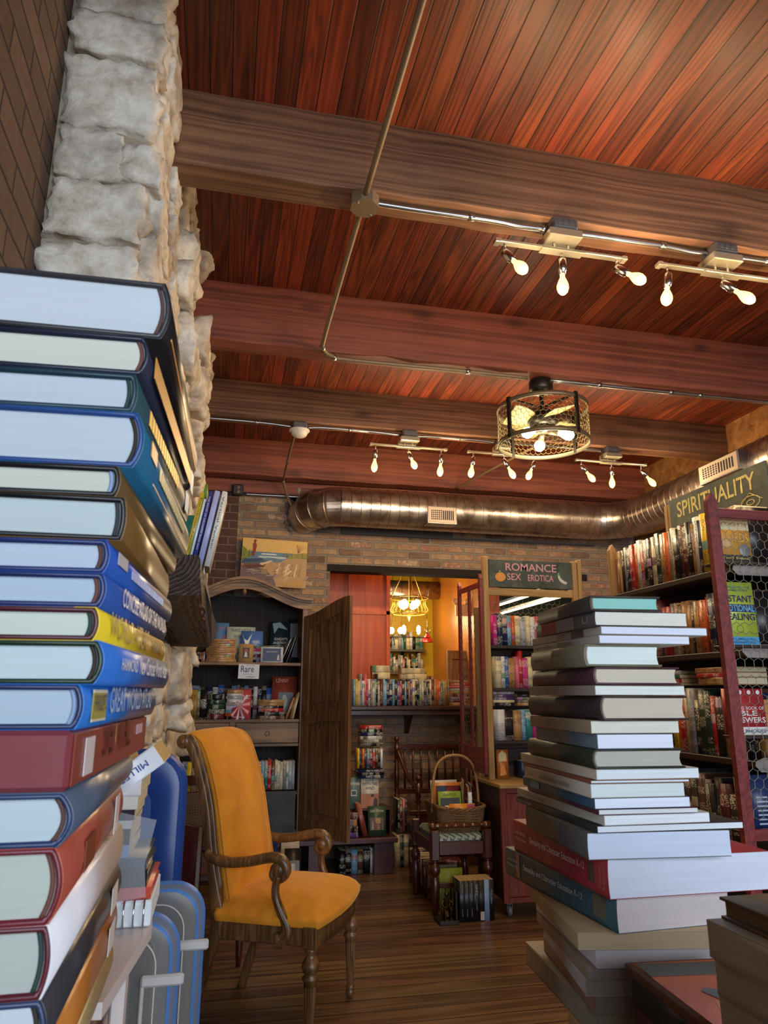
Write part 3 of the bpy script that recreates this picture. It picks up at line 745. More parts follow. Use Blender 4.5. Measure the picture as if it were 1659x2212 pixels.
for k, a in enumerate((A(205), A(325), A(75))):
    Md = T(0, 0, -.315)@Rz(a)@Ry(A(108)); b = MB(); b.lathe([(.0, .03), (.016, .03), (.018, .09), (.0, .09)], 14, Md); ho = b.build('lamp_holder', bronze, root)
    b = MB(); b.lathe([(0, 0), (.013, 0), (.016, .015), (.03, .045), (.033, .062), (.026, .082), (.01, .093), (0, .094)], 16, Md@T(0, 0, .088)); b.build('bulb', fan_bulb_m, ho)
point('fan_light', (fx, fy, 2.62), 16, (1, .86, .55), .08)
# ---- spiral duct
def duct_mat():
    t = NT('spiral_duct', .3, .95); v = t.coord(); n = t.noise(v, 7, 5, .65, .6); n2 = t.noise(v, 60, 2)
    t.l(t.math('ADD', t.math('MULTIPLY', n, .35), .12), t.b.inputs['Roughness'])
    return t.col(t.ramp(n, [(.3, lin('9a8c80')), (.6, lin('cabfb4'))]))
dm = duct_mat()
root = empty('spiral_duct', (0, 0, 0)); tag(root, 'large spiral steel air duct along the back and right walls', 'duct')
DR = .172; DZ = 2.885; DY = 6.02
def ducttube(pts, r, name='duct_run', n=40, ribs=0):
    b = MB(); b.tube(pts, r, n, cap=False); return b.build(name, dm, root)
XD = 3.70
path = [Vector((.93, DY, DZ))]+[Vector((x, DY, DZ)) for x in np.linspace(1.1, 3.30, 20)]
bend = [Vector((3.30+.40*math.sin(t_), DY-.40*(1-math.cos(t_)), DZ)) for t_ in np.linspace(.0, PI/2, 9)[1:]]
path2 = [Vector((XD, y, DZ+.02*(5.6-y)/3)) for y in np.linspace(5.55, -1.5, 30)]
full = path+bend+path2
ducttube(full, DR)
b = MB(); acc = 0; last = 0
def ring(c, tdir, r, w=.0035):
    t_ = tdir.normalized(); u = t_.cross(Vector((0, 0, 1))).normalized(); w_ = t_.cross(u)
    return [c+(u*math.cos(2*PI*k/40)+w_*math.sin(2*PI*k/40))*r for k in range(40)]
for i in range(len(full)-1):
    a_, c_ = full[i], full[i+1]; L_ = (c_-a_).length; s_ = 0
    while acc+ (L_-s_) >= .085:
        s_ += .085-acc; acc = 0; p = a_+(c_-a_)*(s_/L_)
        b.tube(ring(p, c_-a_, DR+.001), .0028, 4, closed=True)
    acc += L_-s_
b.build('seam_ribs', plain('duct_seam', 'a39a8f', .3, .95), root)
# elbow into the wall hole
el = [Vector((.95-.33*math.sin(t_)*.9, DY+.33*(1-math.cos(t_)), DZ-.05*(1-math.cos(t_)))) for t_ in np.linspace(0, PI/2, 6)]+[Vector((.65, 6.6, DZ-.06))]
b = MB(); b.tube(el, [DR, DR, DR*.99, DR*.97, DR*.93, DR*.9, DR*.9], 40, cap=False, sm=False)
for p in (0, 1, 2, 3): b.tube(ring(el[p], el[p+1]-el[p], DR+.002), .004, 4, closed=True)
b.build('elbow', dm, root)
def register(x, y, z, nrm, label_parent, w=.25, h=.14):
    n_ = Vector(nrm); rt = Vector((0, 0, 1)).cross(n_)
    M = frame((x, y, z), rt, (0, 0, 1), n_)
    p = MB(); p.bbox(-w/2-.008, w/2+.008, -h/2-.008, h/2+.008, -.12, 0, .004, M=M); bx = p.build('register_box', galv, label_parent)
    q = MB(); q.bbox(-w/2, w/2, -h/2, h/2, 0, .006, .002, M=M); f = q.build('register_face', plain('register_enamel', 'b9a796', .45), label_parent)
    for i in range(12):
        for j in range(5 if i < 6 else 1):
            q = MB()
            xx = -w*.4+i*w*.8/11.5
            y0 = -h*.3+(j*h*.13 if i < 6 else 0); y1 = y0+(h*.09 if i < 6 else h*.6)
            q.box(xx, xx+w*.042, y0, y1, .006, .0066, M=M)
            if i == 0 and j == 0: acc_ = MB()
            acc_.v, acc_.f, acc_.m, acc_.s = acc_.v, acc_.f, acc_.m, acc_.s
            acc_.add(q.v, q.f)
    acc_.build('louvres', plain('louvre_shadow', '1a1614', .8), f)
register(1.80, DY-.235, 2.80, (0, -1, 0), root)
register(3.46, 4.35, 2.90, (-1, 0, 0), root, .42, .13)
b = MB(); b.box(1.0, 2.05, YB-.03, YB-.005, 2.70, 2.78); b.box(2.05, 3.5, YB-.02, YB-.006, 2.70, 2.715)
tag(b.build('wall_bracket', plain('weathered_wood', '4b4844', .8)), 'weathered grey strip on the brick just below the duct', 'bracket')
# ================================================================ BIG FURNITURE
arm_w = wood('armoire_wood', '3c2814', '8c643e', 2, scale=1.1, rough=.5, bump=.12, rings=9, coat=.15)
arm_h = wood('armoire_wood_level', '4a3420', '9a7650', 0, scale=1.0, rough=.5, bump=.1, rings=7, knots=.7)
arm_i = wood('armoire_inside', '1d1513', '3c2f2a', 2, scale=.8, rough=.75, bump=.1)
mahog = wood('dark_mahogany', '2a1009', '5a2616', 2, scale=1.2, rough=.3, bump=.05, coat=.4)
mahog_h = wood('dark_mahogany_level', '2a1009', '5a2616', 0, scale=1.2, rough=.3, bump=.05, coat=.4)
redw = wood('red_stained_wood', '55161a', '8e3436', 2, scale=1.3, rough=.42, bump=.1, rings=10, coat=.2)
redw_h = wood('red_stained_wood_level', '55161a', '8e3436', 0, scale=1.3, rough=.42, bump=.1, rings=10, coat=.2)
pine = wood('raw_pine', '8a6a40', 'b8935c', 2, scale=1.2, rough=.7, bump=.1, rings=6)
pine_h = wood('raw_pine_level', '8a6a40', 'b8935c', 0, scale=1.2, rough=.7, bump=.1, rings=6)
darkshelf = plain('shelf_black_brown', '2a1a15', .5, var=.3)
# ---- mantel beam with weathered end grain
def mantel_mat():
    t = NT('weathered_mantel', .6); v = t.coord(); tc = t.n('ShaderNodeTexCoord')
    sp = t.n('ShaderNodeSeparateXYZ'); t.l(tc.outputs['Object'], sp.inputs[0])
    # growth rings round a centre above the beam, warped along the length
    cb = t.n('ShaderNodeCombineXYZ'); t.l(t.math('ADD', sp.outputs[0], -.02), cb.inputs[0]); t.l(t.math('ADD', sp.outputs[2], -.06), cb.inputs[2])
    ln = t.n('ShaderNodeVectorMath', operation='LENGTH'); t.l(cb.outputs[0], ln.inputs[0])
    nz = t.noise(v, 6, 4, .6, .5)
    q = t.math('MULTIPLY', t.math('ADD', ln.outputs['Value'], t.math('MULTIPLY', nz, .03)), 520.)
    w = t.math('SINE', q); n2 = t.noise(t.coord((60, 3, 60)), 1, 4, .6)
    f = t.math('ADD', t.math('MULTIPLY', w, .25), t.math('MULTIPLY', n2, .9))
    t.bump(f, .9, .006)
    return t.col(t.ramp(f, [(.15, lin('1c120f')), (.55, lin('3f2c26')), (.95, lin('6d554b'))]))
b = MB(); R = random.Random(2); my0, my1, mz0, mz1, mx1 = 2.18, 4.6, 1.575, 1.70, -.072; secs = []
for i in range(25):
    y = my0+(my1-my0)*i/24; e = lambda: R.uniform(-.004, .004); secs.append([(-.34, y, mz0), (mx1-.008, y, mz0+e()), (mx1+e(), y, mz0+.012), (mx1+e(), y, (mz0+mz1)/2), (mx1-.003+e(), y, mz1-.012), (mx1-.012, y, mz1), (-.34, y, mz1)])
b.loft(secs, 0, False); o = b.build('mantel_beam', mantel_mat()); me = o.data
for v in me.vertices: v.co.x += .2; v.co.z -= 1.64
o.location = (-.2, 0, 1.64); tag(o, 'thick weathered dark timber mantel beam with cracked end grain on stone fireplace', 'mantel')
# ---- armoire
ax0, ax1, ay0, ay1, az0 = -.37, .665, 5.82, 6.26, .262
root = empty('armoire', ((ax0+ax1)/2, ay0, az0)); tag(root, 'tall carved wooden armoire with arched top used as rare book case', 'cabinet')
O = T(-(ax0+ax1)/2, -ay0, -az0)
for x in (ax0, ax1-.045): b = MB(); b.bbox(x, x+.045, ay0, ay1, az0, 2.03, .004, M=O); b.build('side_panel', arm_w, root)
b = MB(); b.box(ax0+.04, ax1-.04, ay1-.02, ay1, az0, 2.1, M=O); b.build('back_panel', arm_i, root)
b = MB(); b.box(ax0+.04, ax1-.04, ay0+.03, ay1-.02, az0, az0+.04, M=O); b.build('bottom_board', arm_h, root)
for z_, nm in ((1.535, 'upper'), (.575, 'lower')):
    b = MB(); b.bbox(ax0+.045, ax1-.045, ay0+.01, ay1-.02, z_-.024, z_, .003, M=O); b.build('shelf', arm_h, root)
b = MB(); b.box(ax0+.045, ax1-.045, ay0+.02, ay1-.02, 1.082, 1.104, M=O); b.box(ax0+.045, ax1-.045, ay0+.02, ay1-.02, .905, .925, M=O); b.bbox(.09, .135, ay0+.008, ay0+.03, .92, 1.085, .002, M=O)
b.build('drawer_frame', arm_h, root)
for x0_, x1_ in ((ax0+.05, .088), (.137, ax1-.05)):
    b = MB(); b.bbox(x0_, x1_, ay0+.003, ay0+.022, .93, 1.078, .003, M=O); d = b.build('drawer', arm_h, root)
    b = MB(); b.tube(ring(Vector(((x0_+x1_)/2, ay0+.0, 1.0)), Vector((0, 1, 0)), .016), .002, 6, M if False else 0, closed=True); 
    for i in range(len(b.v)): b.v[i] = tuple(O@Vector(b.v[i]))
    b.build('drawer_pull', plain('old_iron', '2a2624', .5, .6), d)
# arched crown with moulding
def crownz(t):   # t 0..1 across, bonnet shape
    return 2.03+.155*(0.5-0.5*math.cos(2*PI*t))**1.15
nS = 40; xs = [ax0-.03+(ax1-ax0+.06)*i/nS for i in range(nS+1)]
def crown_strip(z0o, z1o, y0, y1, mat, nm, lowflat=None):
    b = MB(); secs = []
    for i, x in enumerate(xs):
        zc = crownz(i/nS); lo = zc+z0o if lowflat is None else lowflat(i/nS)
        secs.append([O@Vector((x, y0, lo)), O@Vector((x, y1, lo)), O@Vector((x, y1, zc+z1o)), O@Vector((x, y0, zc+z1o))])
    b.loft(secs, 0, False); return b.build(nm, mat, root)
crown_strip(-.075, -.02, ay0-.005, ay0+.03, arm_h, 'arched_rail'); crown_strip(-.022, -.002, ay0-.025, ay0+.05, arm_h, 'crown_bead'); crown_strip(-.004, .018, ay0-.05, ay1, arm_h, 'crown_moulding')
b = MB(); b.lathe([(0, -.03), (.012, -.015), (.02, .0), (.012, .015), (0, .03)], 10, O@T(.15, ay0-.01, 2.085)); b.build('crown_ornament', arm_h, root)
# open door, hinged at the right front edge
hx, hy = ax1-.005, ay0-.002; dv = Vector((.935-hx, 5.28-hy, 0)); DWd = dv.length; dv.normalize()
dn = Vector((dv.y, -dv.x, 0))      # faces left-front, towards the camera side
dr = empty('door'); dr.parent = root
bpy.data.objects.remove(dr)
DM = O@frame((hx, hy, .30), dv, (0, 0, 1), dv.cross(Vector((0, 0, 1))))  # local x width, y up, z
def dtop(x): t = x/DWd; return 1.60+.10*(0.5-0.5*math.cos(PI*t))+.01*t
def dplate(x0, x1, lo, hi, z0, z1, n=14):
    b = MB(); secs = []
    for i in range(n+1):
        x = x0+(x1-x0)*i/n; l, h = lo(x), hi(x); secs.append([DM@Vector((x, l, z0)), DM@Vector((x, l, z1)), DM@Vector((x, h, z1)), DM@Vector((x, h, z0))])
    b.loft(secs, 0, False); return b
zf = lambda v: (lambda x: v)
door = dplate(.012, DWd-.012, zf(.02), lambda x: dtop(x)-.01, .010, .018).build('door', arm_w, root)
# frame members
def mr(x): return .80+.05*math.sin(PI*(x/DWd)*.9-.3)
dplate(0, .085, zf(0), dtop, 0, .03, 3).build('stile', arm_w, door); dplate(DWd-.085, DWd, zf(0), dtop, 0, .03, 3).build('stile', arm_w, door)
dplate(.085, DWd-.085, lambda x: dtop(x)-.11, dtop, .001, .029).build('top_rail', arm_w, door)
dplate(.085, DWd-.085, lambda x: mr(x)-.045, lambda x: mr(x)+.045, .001, .029).build('middle_rail', arm_w, door)
dplate(.085, DWd-.085, zf(0), zf(.10), .001, .029).build('bottom_rail', arm_w, door)
for lo, hi in ((zf(.10), lambda x: mr(x)-.045), (lambda x: mr(x)+.045, lambda x: dtop(x)-.11)):
    dplate(.13, DWd-.13, lambda x, lo=lo: lo(x)+.05, lambda x, hi=hi: hi(x)-.05, .004, .027).build('raised_panel', arm_w, door)
# small paper sign
root = empty('paper_sign', (.215, ay0-.003, 1.47)); tag(root, 'white handwritten paper sign taped under the top armoire shelf', 'sign')
wpaper = plain('white_paper', 'd6dcea', .8, var=.02)
b = MB(); b.prism([(-.082, -.06), (.078, -.062), (.080, .048), (-.080, .052)], 0, .0015, frame((0, 0, 0), (1, 0, 0), (0, 0, 1), (0, -1, 0))); b.build('sheet', wpaper, root)
FM = lambda x, z, y=-.0018: frame((x, y, z), (1, 0, 0), (0, 0, 1), (0, -1, 0))
mk = ink('1b1b3a')
text('Rare', FM(-.062, -.012), .05, mk, root, width=.10, bold=.01); text('and for the', FM(-.045, -.03), .010, mk, root, width=.075); text('collector', FM(-.02, -.052), .014, mk, root, width=.07); text('Ask for Help', FM(-.02, .035), .008, mk, root, width=.06)
# ---- low dark platform bench the armoire stands on, with books under it
lx1 = 1.36; root = empty('low_bench_shelf', (.4, 5.9, 0)); tag(root, 'low dark red bench shelf under armoire with books below', 'shelf')
lowm = wood('plum_stained_board', '2c1113', '532427', 0, scale=1.1, rough=.45, coat=.2); O2 = T(-.4, -5.9, 0)
b = MB(); b.bbox(-.5, lx1, 5.62, 6.29, .225, .262, .004, M=O2); b.build('top_board', lowm, root)
for x in (-.48, .34, .70, lx1-.17):
    b = MB(); b.bbox(x, x+(.15 if x > 1 else .09), 5.68, 6.27, 0, .225, .003, M=O2); b.build('support', lowm, root)
# ---- grey cloth hanging across the lower opening
root = None
b = MB(); nx, nz = 60, 26; vs = []; fs = []
for j in range(nz+1):
    for i in range(nx+1):
        u, v = i/nx, j/nz; x = ax0+.05+(ax1-ax0-.11)*u; z_ = .585-.31*v+.03*v*math.sin(PI*u)*-1+.012*math.sin(5*u)*v
        y = ay0-.03-.014*math.sin(u*23+2*v)*v**.7-.022*math.sin(u*9+v*7)*v-.015*mnoise.noise(Vector((u*6, v*5, 1)))*2*v
        vs.append((x, y, z_))
for j in range(nz):
    for i in range(nx): a_ = j*(nx+1)+i; fs.append((a_, a_+1, a_+nx+2, a_+nx+1))
b.add(vs, fs, 0, True)
def cloth_mat(nm, c1, c2, sc=900):
    t = NT(nm, .92); n = t.noise(t.coord((sc, sc, sc)), 1, 1); t.bump(n, .3, .001); t.b.inputs['Sheen Weight'].default_value = .3
    return t.col(t.mix(n, lin(c1), lin(c2)))
o = b.build('hanging_cloth', cloth_mat('grey_denim', '33363d', '555a63'), fix=False); sm = o.modifiers.new('thickness', 'SOLIDIFY'); sm.thickness = .003
tag(o, 'dark grey cloth draped across the bottom compartment of armoire', 'cloth')
# ---- painting on top of armoire, leaning on brick
root = empty('painting', (.395, 6.2, 2.19)); tag(root, 'unframed beach dune painting with red figure standing on armoire', 'painting')
PMt = frame((0, 0, 0), Vector((1, 0, -.03)).normalized(), Vector((.03, .08, 1)).normalized(), (0, -1, .08)); pw, ph = .565, .42
b = MB(); b.bbox(-pw/2, pw/2, 0, ph, -.02, 0, .002, M=PMt); b.build('canvas', plain('canvas_sky_ochre', 'd9b36a', .7, var=.06), root)
def pp(pts, c, z=.0005, nm='painted_shape', var=.2):
    t_ = plain('paint_'+c, c, .6, var=var, nscale=45); q = MB(); q.prism([((x-.5)*pw, y*ph) for x, y in pts], z, z+.0006, PMt); return q.build(nm, t_, root)
pp([(0, .05), (1, .02), (1, .72), (0, .72)], '5f7f96', .0004, 'painted_sea'); pp([(0.3, .66), (.55, .665), (.5, .69), (.3, .685)], 'd8dcd8', .0012, 'painted_wave'); pp([(.25, .6), (.7, .6), (.66, .635), (.27, .63)], 'b9c4c4', .0013, 'painted_wave')
pp([(0, 0), (1, 0), (1, .62), (.86, .63), (.72, .64), (.6, .52), (.45, .5), (.32, .47), (.0, .55)], 'b08f62', .002, 'painted_sand'); pp([(0, 0), (.55, 0), (.5, .2), (.35, .36), (.0, .42)], '6f5a5a', .003, 'painted_shadow')
pp([(.68, .6), (1, .64), (1, .75), (.88, .74), (.75, .69)], '8e8a3c', .0028, 'painted_grass'); pp([(0, .5), (.16, .62), (.05, .78), (0, .82)], '7f8434', .0028, 'painted_grass')
pp([(0, .44), (.3, .44), (.42, .5), (.4, .54), (.02, .56)], '4a5a6a', .0034, 'painted_boat'); pp([(.02, .36), (.36, .42), (.38, .46), (.05, .44)], '7a3f2a', .004, 'painted_planks'); pp([(.30, .42), (.48, .52), (.46, .55), (.28, .47)], 'c8b896', .0045, 'painted_planks')
for k in range(6): pp([(.52+.07*k, .2+.01*k), (.545+.07*k, .22), (.60+.065*k, .5), (.58+.065*k, .48)], ['d9bd8a', 'a07f58'][k % 2], .004+.0002*k, 'painted_dune_fold')
R = random.Random(8)
for k in range(9): x = .02+.09*k; pp([(x, .58+.01*(k % 3)), (x+.16, .585), (x+.14, .60), (x+.01, .60)], ['7f9cae', '466a84', 'a9bcc4'][k % 3], .0009+.0001*(k % 3), 'painted_ripple')
for k in range(14):
    x = R.uniform(.45, .95); y = R.uniform(.08, .42); pp([(x, y), (x+.05, y+.015), (x+.10, y+.10), (x+.07, y+.11)], ['8a6f62', 'd8c096', 'c4a070', '9a8070'][k % 4], .0046+.0001*(k % 4), 'painted_sand_stroke')
for k in range(12):
    x = R.uniform(.02, .42); y = R.uniform(.04, .32); pp([(x, y), (x+.12, y+.01), (x+.10, y+.035), (x+.01, y+.025)], ['8a7478', '5f4e52', '9c8880'][k % 3], .0046+.0001*(k % 3), 'painted_shadow_stroke')
for k in range(16):
    x = R.uniform(.64, .97); pp([(x, .64), (x+.008, .64), (x+R.uniform(-.02, .03), .72+R.uniform(0, .05))], ['6f7a30', 'a89c48'][k % 2], .0050, 'painted_grass_blade')
for k in range(10):
    x = R.uniform(.0, .14); pp([(x, .6), (x+.01, .6), (x+R.uniform(-.01, .03), .78)], ['5f7428', '9aa04a'][k % 2], .0050, 'painted_grass_blade')
for k in range(5): pp([(.86, .74), (.865, .74), (.84+.035*k, .92-.01*k), (.835+.035*k, .92-.01*k)], '7a5a30', .0051, 'painted_twig')
pp([(.02, .47), (.24, .50), (.34, .56), (.30, .58), (.05, .54)], '2c4468', .0052, 'painted_hull'); pp([(.06, .40), (.30, .44), (.36, .40), (.10, .34)], '5a3020', .0052, 'painted_wreck')
pp([(.15, .62), (.19, .62), (.215, .78), (.22, .86), (.20, .90), (.21, .935), (.19, .96), (.175, .935), (.18, .9), (.16, .87), (.17, .75)], '8a3424', .005, 'painted_figure'); pp([(.16, .945), (.225, .955), (.195, .975)], '6e2a1c', .0055, 'painted_hat')
pp([(.30, .35), (.4, .35), (.4, .25), (.32, .24)], '8f7a52', .005, 'painted_barrel'); pp([(.6, .05), (.8, .12), (.85, .17), (.95, .1), (.98, .03), (.7, .02)], 'b58c50', .005, 'painted_rock')
# ---- long spindle bench against the wall
root = empty('spindle_bench', (1.75, 6.0, 0)); tag(root, 'dark wooden spindle-back bench against the brick wall', 'bench')
def turned(h, r, beads=3):
    pr = [(0, 0), (r, 0)]
    for k in range(beads):
        z0 = h*(k+.35)/beads; pr += [(r, z0-.03), (r*.6, z0-.02), (r*1.25, z0), (r*.6, z0+.02), (r, z0+.03)]
    return pr+[(r, h), (0, h)]
bx0, bx1 = 1.47-1.75, 2.15-1.75
for x in (bx0, bx1):
    b = MB(); b.lathe(turned(.90, .021, 4), 14, T(x, .12, 0)); b.lathe([(0, .9), (.012, .9), (.009, .91), (.021, .925), (.024, .937), (.016, .952), (0, .956)], 14, T(x, .12, 0)); b.build('back_post', mahog, root)
    b = MB(); b.lathe(turned(.63, .021, 3), 14, T(x+.07, -.3, 0)); b.lathe([(0, .63), (.012, .63), (.009, .64), (.021, .655), (.024, .667), (.016, .682), (0, .686)], 14, T(x+.07, -.3, 0)); b.build('front_post', mahog, root)
    b = MB(); b.tube(bez([(x, .1, .85), (x+.03, .0, .72), (x+.055, -.12, .62), (x+.07, -.3, .60)], 5), .016, 8); b.build('arm', mahog, root)
b = MB(); b.bbox(bx0, bx1, .105, .135, .845, .89, .004); b.build('top_rail', mahog_h, root)
b = MB(); b.bbox(bx0, bx1, .105, .135, .50, .54, .004); b.build('lower_rail', mahog_h, root)
for k in range(9):
    b = MB(); b.tube([(bx0+.07*(k+1), .12, .53), (bx0+.07*(k+1), .12, .86)], .0095, 8); b.build('spindle', mahog, root)
b = MB(); b.bbox(bx0-.0, bx1+.05, -.32, .13, .40, .435, .006); b.build('seat', mahog_h, root)
b = MB(); b.bbox(bx0+.07, bx1+.07, -.31, -.28, .30, .40, .004); b.build('apron', mahog_h, root)
# ---- turned wooden armchair (faces left) with patterned seat; the basket stands on it
cx0, cx1, cy0, cy1 = 1.355, 1.700, 4.64, 5.10
root = empty('turned_armchair', ((cx0+cx1)/2, cy0, 0)); tag(root, 'dark turned-leg wooden armchair with patterned seat holding the basket', 'chair'); O3 = T(-(cx0+cx1)/2, -cy0, 0)
legp = [(0, 0), (.014, 0), (.018, .02), (.026, .10), (.030, .16), (.022, .20), (.015, .212), (.03, .225), (.034, .25), (.028, .275), (.014, .287), (.02, .292), (.02, .30), (0, .30)]
for x in (cx0, cx1):
    for y in (cy0, cy1):
        b = MB(); b.lathe(legp, 18, O3@T(x, y, 0)); b.bbox(x-.028, x+.028, y-.026, y+.026, .30, .475, .008, M=O3); lg = b.build('leg', mahog, root)
for yy in (cy0, cy1): b = MB(); b.bbox(cx0+.028, cx1-.028, yy-.012, yy+.012, .33, .405, .003, M=O3); b.build('seat_rail', mahog_h, root)
for xx in (cx0, cx1): b = MB(); b.bbox(xx-.012, xx+.012, cy0+.026, cy1-.026, .33, .405, .003, M=O3); b.build('side_rail', mahog_h, root)
b = MB(); b.bbox(cx0+.02, cx1-.02, cy0-.008, cy0+.008, .145, .175, .003, M=O3); b.build('stretcher', mahog_h, root)
b = MB(); prm = [(0, -.03), (.02, -.03), (.022, 0), (.012, .006)]
for k in range(6):
    z0 = .012+k*.058; prm += [(.010, z0), (.017, z0+.008), (.014, z0+.016), (.0165, z0+.034), (.014, z0+.046), (.010, z0+.052)] if k < 5 else []
prm += [(.010, .318), (.022, .324), (.022, .368), (0, .368)]
b.lathe(prm, 16, O3@T(cx0, cy0, .497)@Ry(PI/2)); b.build('turned_arm_rail', plain('glossy_walnut', '5a2e14', .2, var=.2, coat=.6), root)
def seat_fabric():
    t = NT('patterned_seat', .85); wv = t.n('ShaderNodeTexWave', wave_type='BANDS', bands_direction='DIAGONAL'); wv.inputs['Scale'].default_value = 14; wv.inputs['Distortion'].default_value = 2
    t.l(t.coord(), wv.inputs['Vector']); return t.col(t.ramp(wv.outputs[0], [(.35, lin('5b6a5c')), (.5, lin('a8b09c'))]))
b = MB(); b.bbox(cx0+.02, cx1-.02, cy0+.01, cy1-.01, .40, .447, .018, M=O3); b.build('seat_cushion', seat_fabric(), root)
for k in range(6):
    b = MB(); b.prism([(-.014, 0), (0, .028), (.014, 0)], 0, .0006, O3@frame((cx0+.05+.047*k, cy0+.0094, .408), (1, 0, 0), (0, 0, 1), (0, -1, 0))); b.build('seat_pattern', ink('aeb8aa'), root)
b = MB(); b.bbox(cx1-.02, cx1+.02, cy1-.02, cy1+.015, .47, .95, .006, M=O3); b.build('back_post', mahog, root)
# ---- basket
bw_, bd_, bh_ = .31, .34, .118; bx, by, bz = 1.558, 4.85, .4475
root = empty('wicker_basket', (bx, by, bz)); tag(root, 'woven wicker basket with tall hoop handle full of magazines', 'basket')
wick = wood('willow_wicker', '54371f', '97714a', 2, scale=4, rough=.6, bump=.2); wick2 = wood('willow_handle', '7a5430', 'b98b54', 2, scale=3, rough=.5, bump=.1)
def per(t_, s_, z_, off=0, tall=0):
    p = rrect((bw_+off*2)*s_, (bd_+off*2)*s_, .05, 4); n = len(p); q = t_*n; i = int(q) % n; f = q-int(q); a_ = Vector(p[i]); c_ = Vector(p[(i+1) % n]); r_ = a_.lerp(c_, f); return Vector((r_.x, r_.y, z_))
b = MB(); NP = 150; NS = 34
for k in range(15):
    z0 = .004+k*(bh_/15); s_ = .90+.11*(k/14)
    pts = []
    for i in range(NP):
        t_ = i/NP; p = per(t_, s_, z0); d = Vector((p.x, p.y, 0)).normalized(); rise = .02*abs(p.x)/(bw_/2)*(k/14)
        pts.append(p+d*.0042*math.sin(2*PI*t_*NS/2+PI*k)+Vector((0, 0, rise)))
    b.tube(pts, .0048, 5, closed=True)
b.build('woven_side', wick, root)
for i in range(NS):
    b = MB(); b.tube([per(i/NS+.5/NS, .90, .0), per(i/NS+.5/NS, 1.01, bh_+.01)], .003, 5); b.build('stake', wick, root)
b = MB(); b.prism(rrect(bw_*.9, bd_*.9, .05, 4), 0, .008); b.build('base', wick, root)
b = MB()
for ph in range(3):
    pts = []
    for i in range(NP*2):
        t_ = i/(NP*2); p = per(t_, 1.03, bh_+.012); d = Vector((p.x, p.y, 0)).normalized(); a_ = 2*PI*(t_*30+ph/3); rise = .02*abs(p.x)/(bw_/2); pts.append(p+d*.008*math.cos(a_)+Vector((0, 0, .008*math.sin(a_)+rise)))
    b.tube(pts, .005, 5, closed=True)
b.build('braided_rim', wick, root)
b = MB(); hp = bez([(-.16, -.02, .10), (-.155, -.02, .25), (-.13, -.02, .38), (-.07, -.02, .44), (0, -.02, .453), (.07, -.02, .44), (.13, -.02, .38), (.155, -.02, .25), (.16, -.02, .10)], 6); b.tube(hp, .0095, 8)
for k in range(10): q = hp[0].lerp(Vector((-.14, -.02, .05)), k/9)
b.build('hoop_handle', wick2, root)
# ---- red cabinet on casters and the romance shelf above
rx0, rx1, ry0, ry1 = 1.735, 2.50, 4.47, 4.95
root = empty('red_cabinet', ((rx0+rx1)/2, ry0, 0)); tag(root, 'dark red wooden cabinet on casters below the romance shelves', 'cabinet'); O4 = T(-(rx0+rx1)/2, -ry0, 0)
rc = wood('red_varnish_panel', '5c1c16', '8c3a2c', 2, scale=1, rough=.4, coat=.3)
b = MB(); b.box(rx0+.01, rx1-.01, ry0+.015, ry1, .09, .73, M=O4); b.build('carcass', wood('dark_side_board', '1e0d0b', '3a1c18', 2, rough=.5), root)
b = MB(); b.bbox(rx0-.01, rx1+.01, ry0-.02, ry1+.01, .73, .755, .004, M=O4); b.build('top_board', pine_h, root)
b = MB()
for q in ((rx0, rx0+.035, .08, .73), (rx1-.035, rx1, .08, .73), (rx0+.035, rx1-.035, .08, .11), (rx0+.035, rx1-.035, .70, .73)): b.bbox(q[0], q[1], ry0-.002, ry0+.018, q[2], q[3], .002, M=O4)
b.build('front_frame', rc, root)
b = MB(); b.bbox(rx0+.037, rx1-.037, ry0+.006, ry0+.016, .112, .698, .002, M=O4); b.build('front_panel', rc, root)
rub = plain('caster_rubber', '77706a', .5); 
for x in (rx0+.05, rx1-.05):
    for y in (ry0+.05, ry1-.05):
        b = MB(); b.lathe([(0, -.012), (.024, -.012), (.03, -.008), (.03, .008), (.024, .012), (0, .012)], 18, O4@T(x, y, .03)@Ry(PI/2)); cst = b.build('caster', rub, root)
        b = MB(); b.bbox(x-.02, x+.02, y-.015, y+.015, .065, .085, .003, M=O4); b.bbox(x-.018, x-.0145, y-.01, y+.01, .025, .07, .001, M=O4); b.bbox(x+.0145, x+.018, y-.01, y+.01, .025, .07, .001, M=O4); b.build('caster_fork', galv, cst)
# shelf unit
root = empty('romance_shelf', (2.12, 4.7, .755)); tag(root, 'pine bookcase with chalk sign and romance paperbacks on red cabinet', 'bookcase'); O5 = T(-2.12, -4.7, -.755)
def part(nm, m, *bs, be=.003):
    b = MB()
    for q in bs: b.bbox(*q, be, M=O5)
    return b.build(nm, m, root)
part('upright', pine, (1.745, 1.785, 4.68, 4.715, .755, 2.235)); part('upright', pine, (2.42, 2.46, 4.68, 4.715, .755, 2.225)); part('rear_upright', pine, (1.745, 1.785, 4.87, 4.90, .755, 1.9)); part('rear_upright', pine, (2.42, 2.46, 4.87, 4.90, .755, 1.9)); part('upright', pine, (2.465, 2.495, 4.68, 4.72, .755, 2.24))
part('cross_rail', pine_h, (1.785, 2.42, 4.69, 4.72, 1.965, 2.015))
for z_ in (1.622, 1.338, 1.0): part('shelf', darkshelf, (1.785, 2.42, 4.68, 4.90, z_-.022, z_))
b = MB(); hexwire(b, O5@frame((1.787, 4.895, 1.63), (1, 0, 0), (0, 0, 1), (0, -1, 0)), .63, .34, .042, .0011); b.build('wire_back', plain('galvanised_wire', '8f8f80', .45, .7), root)
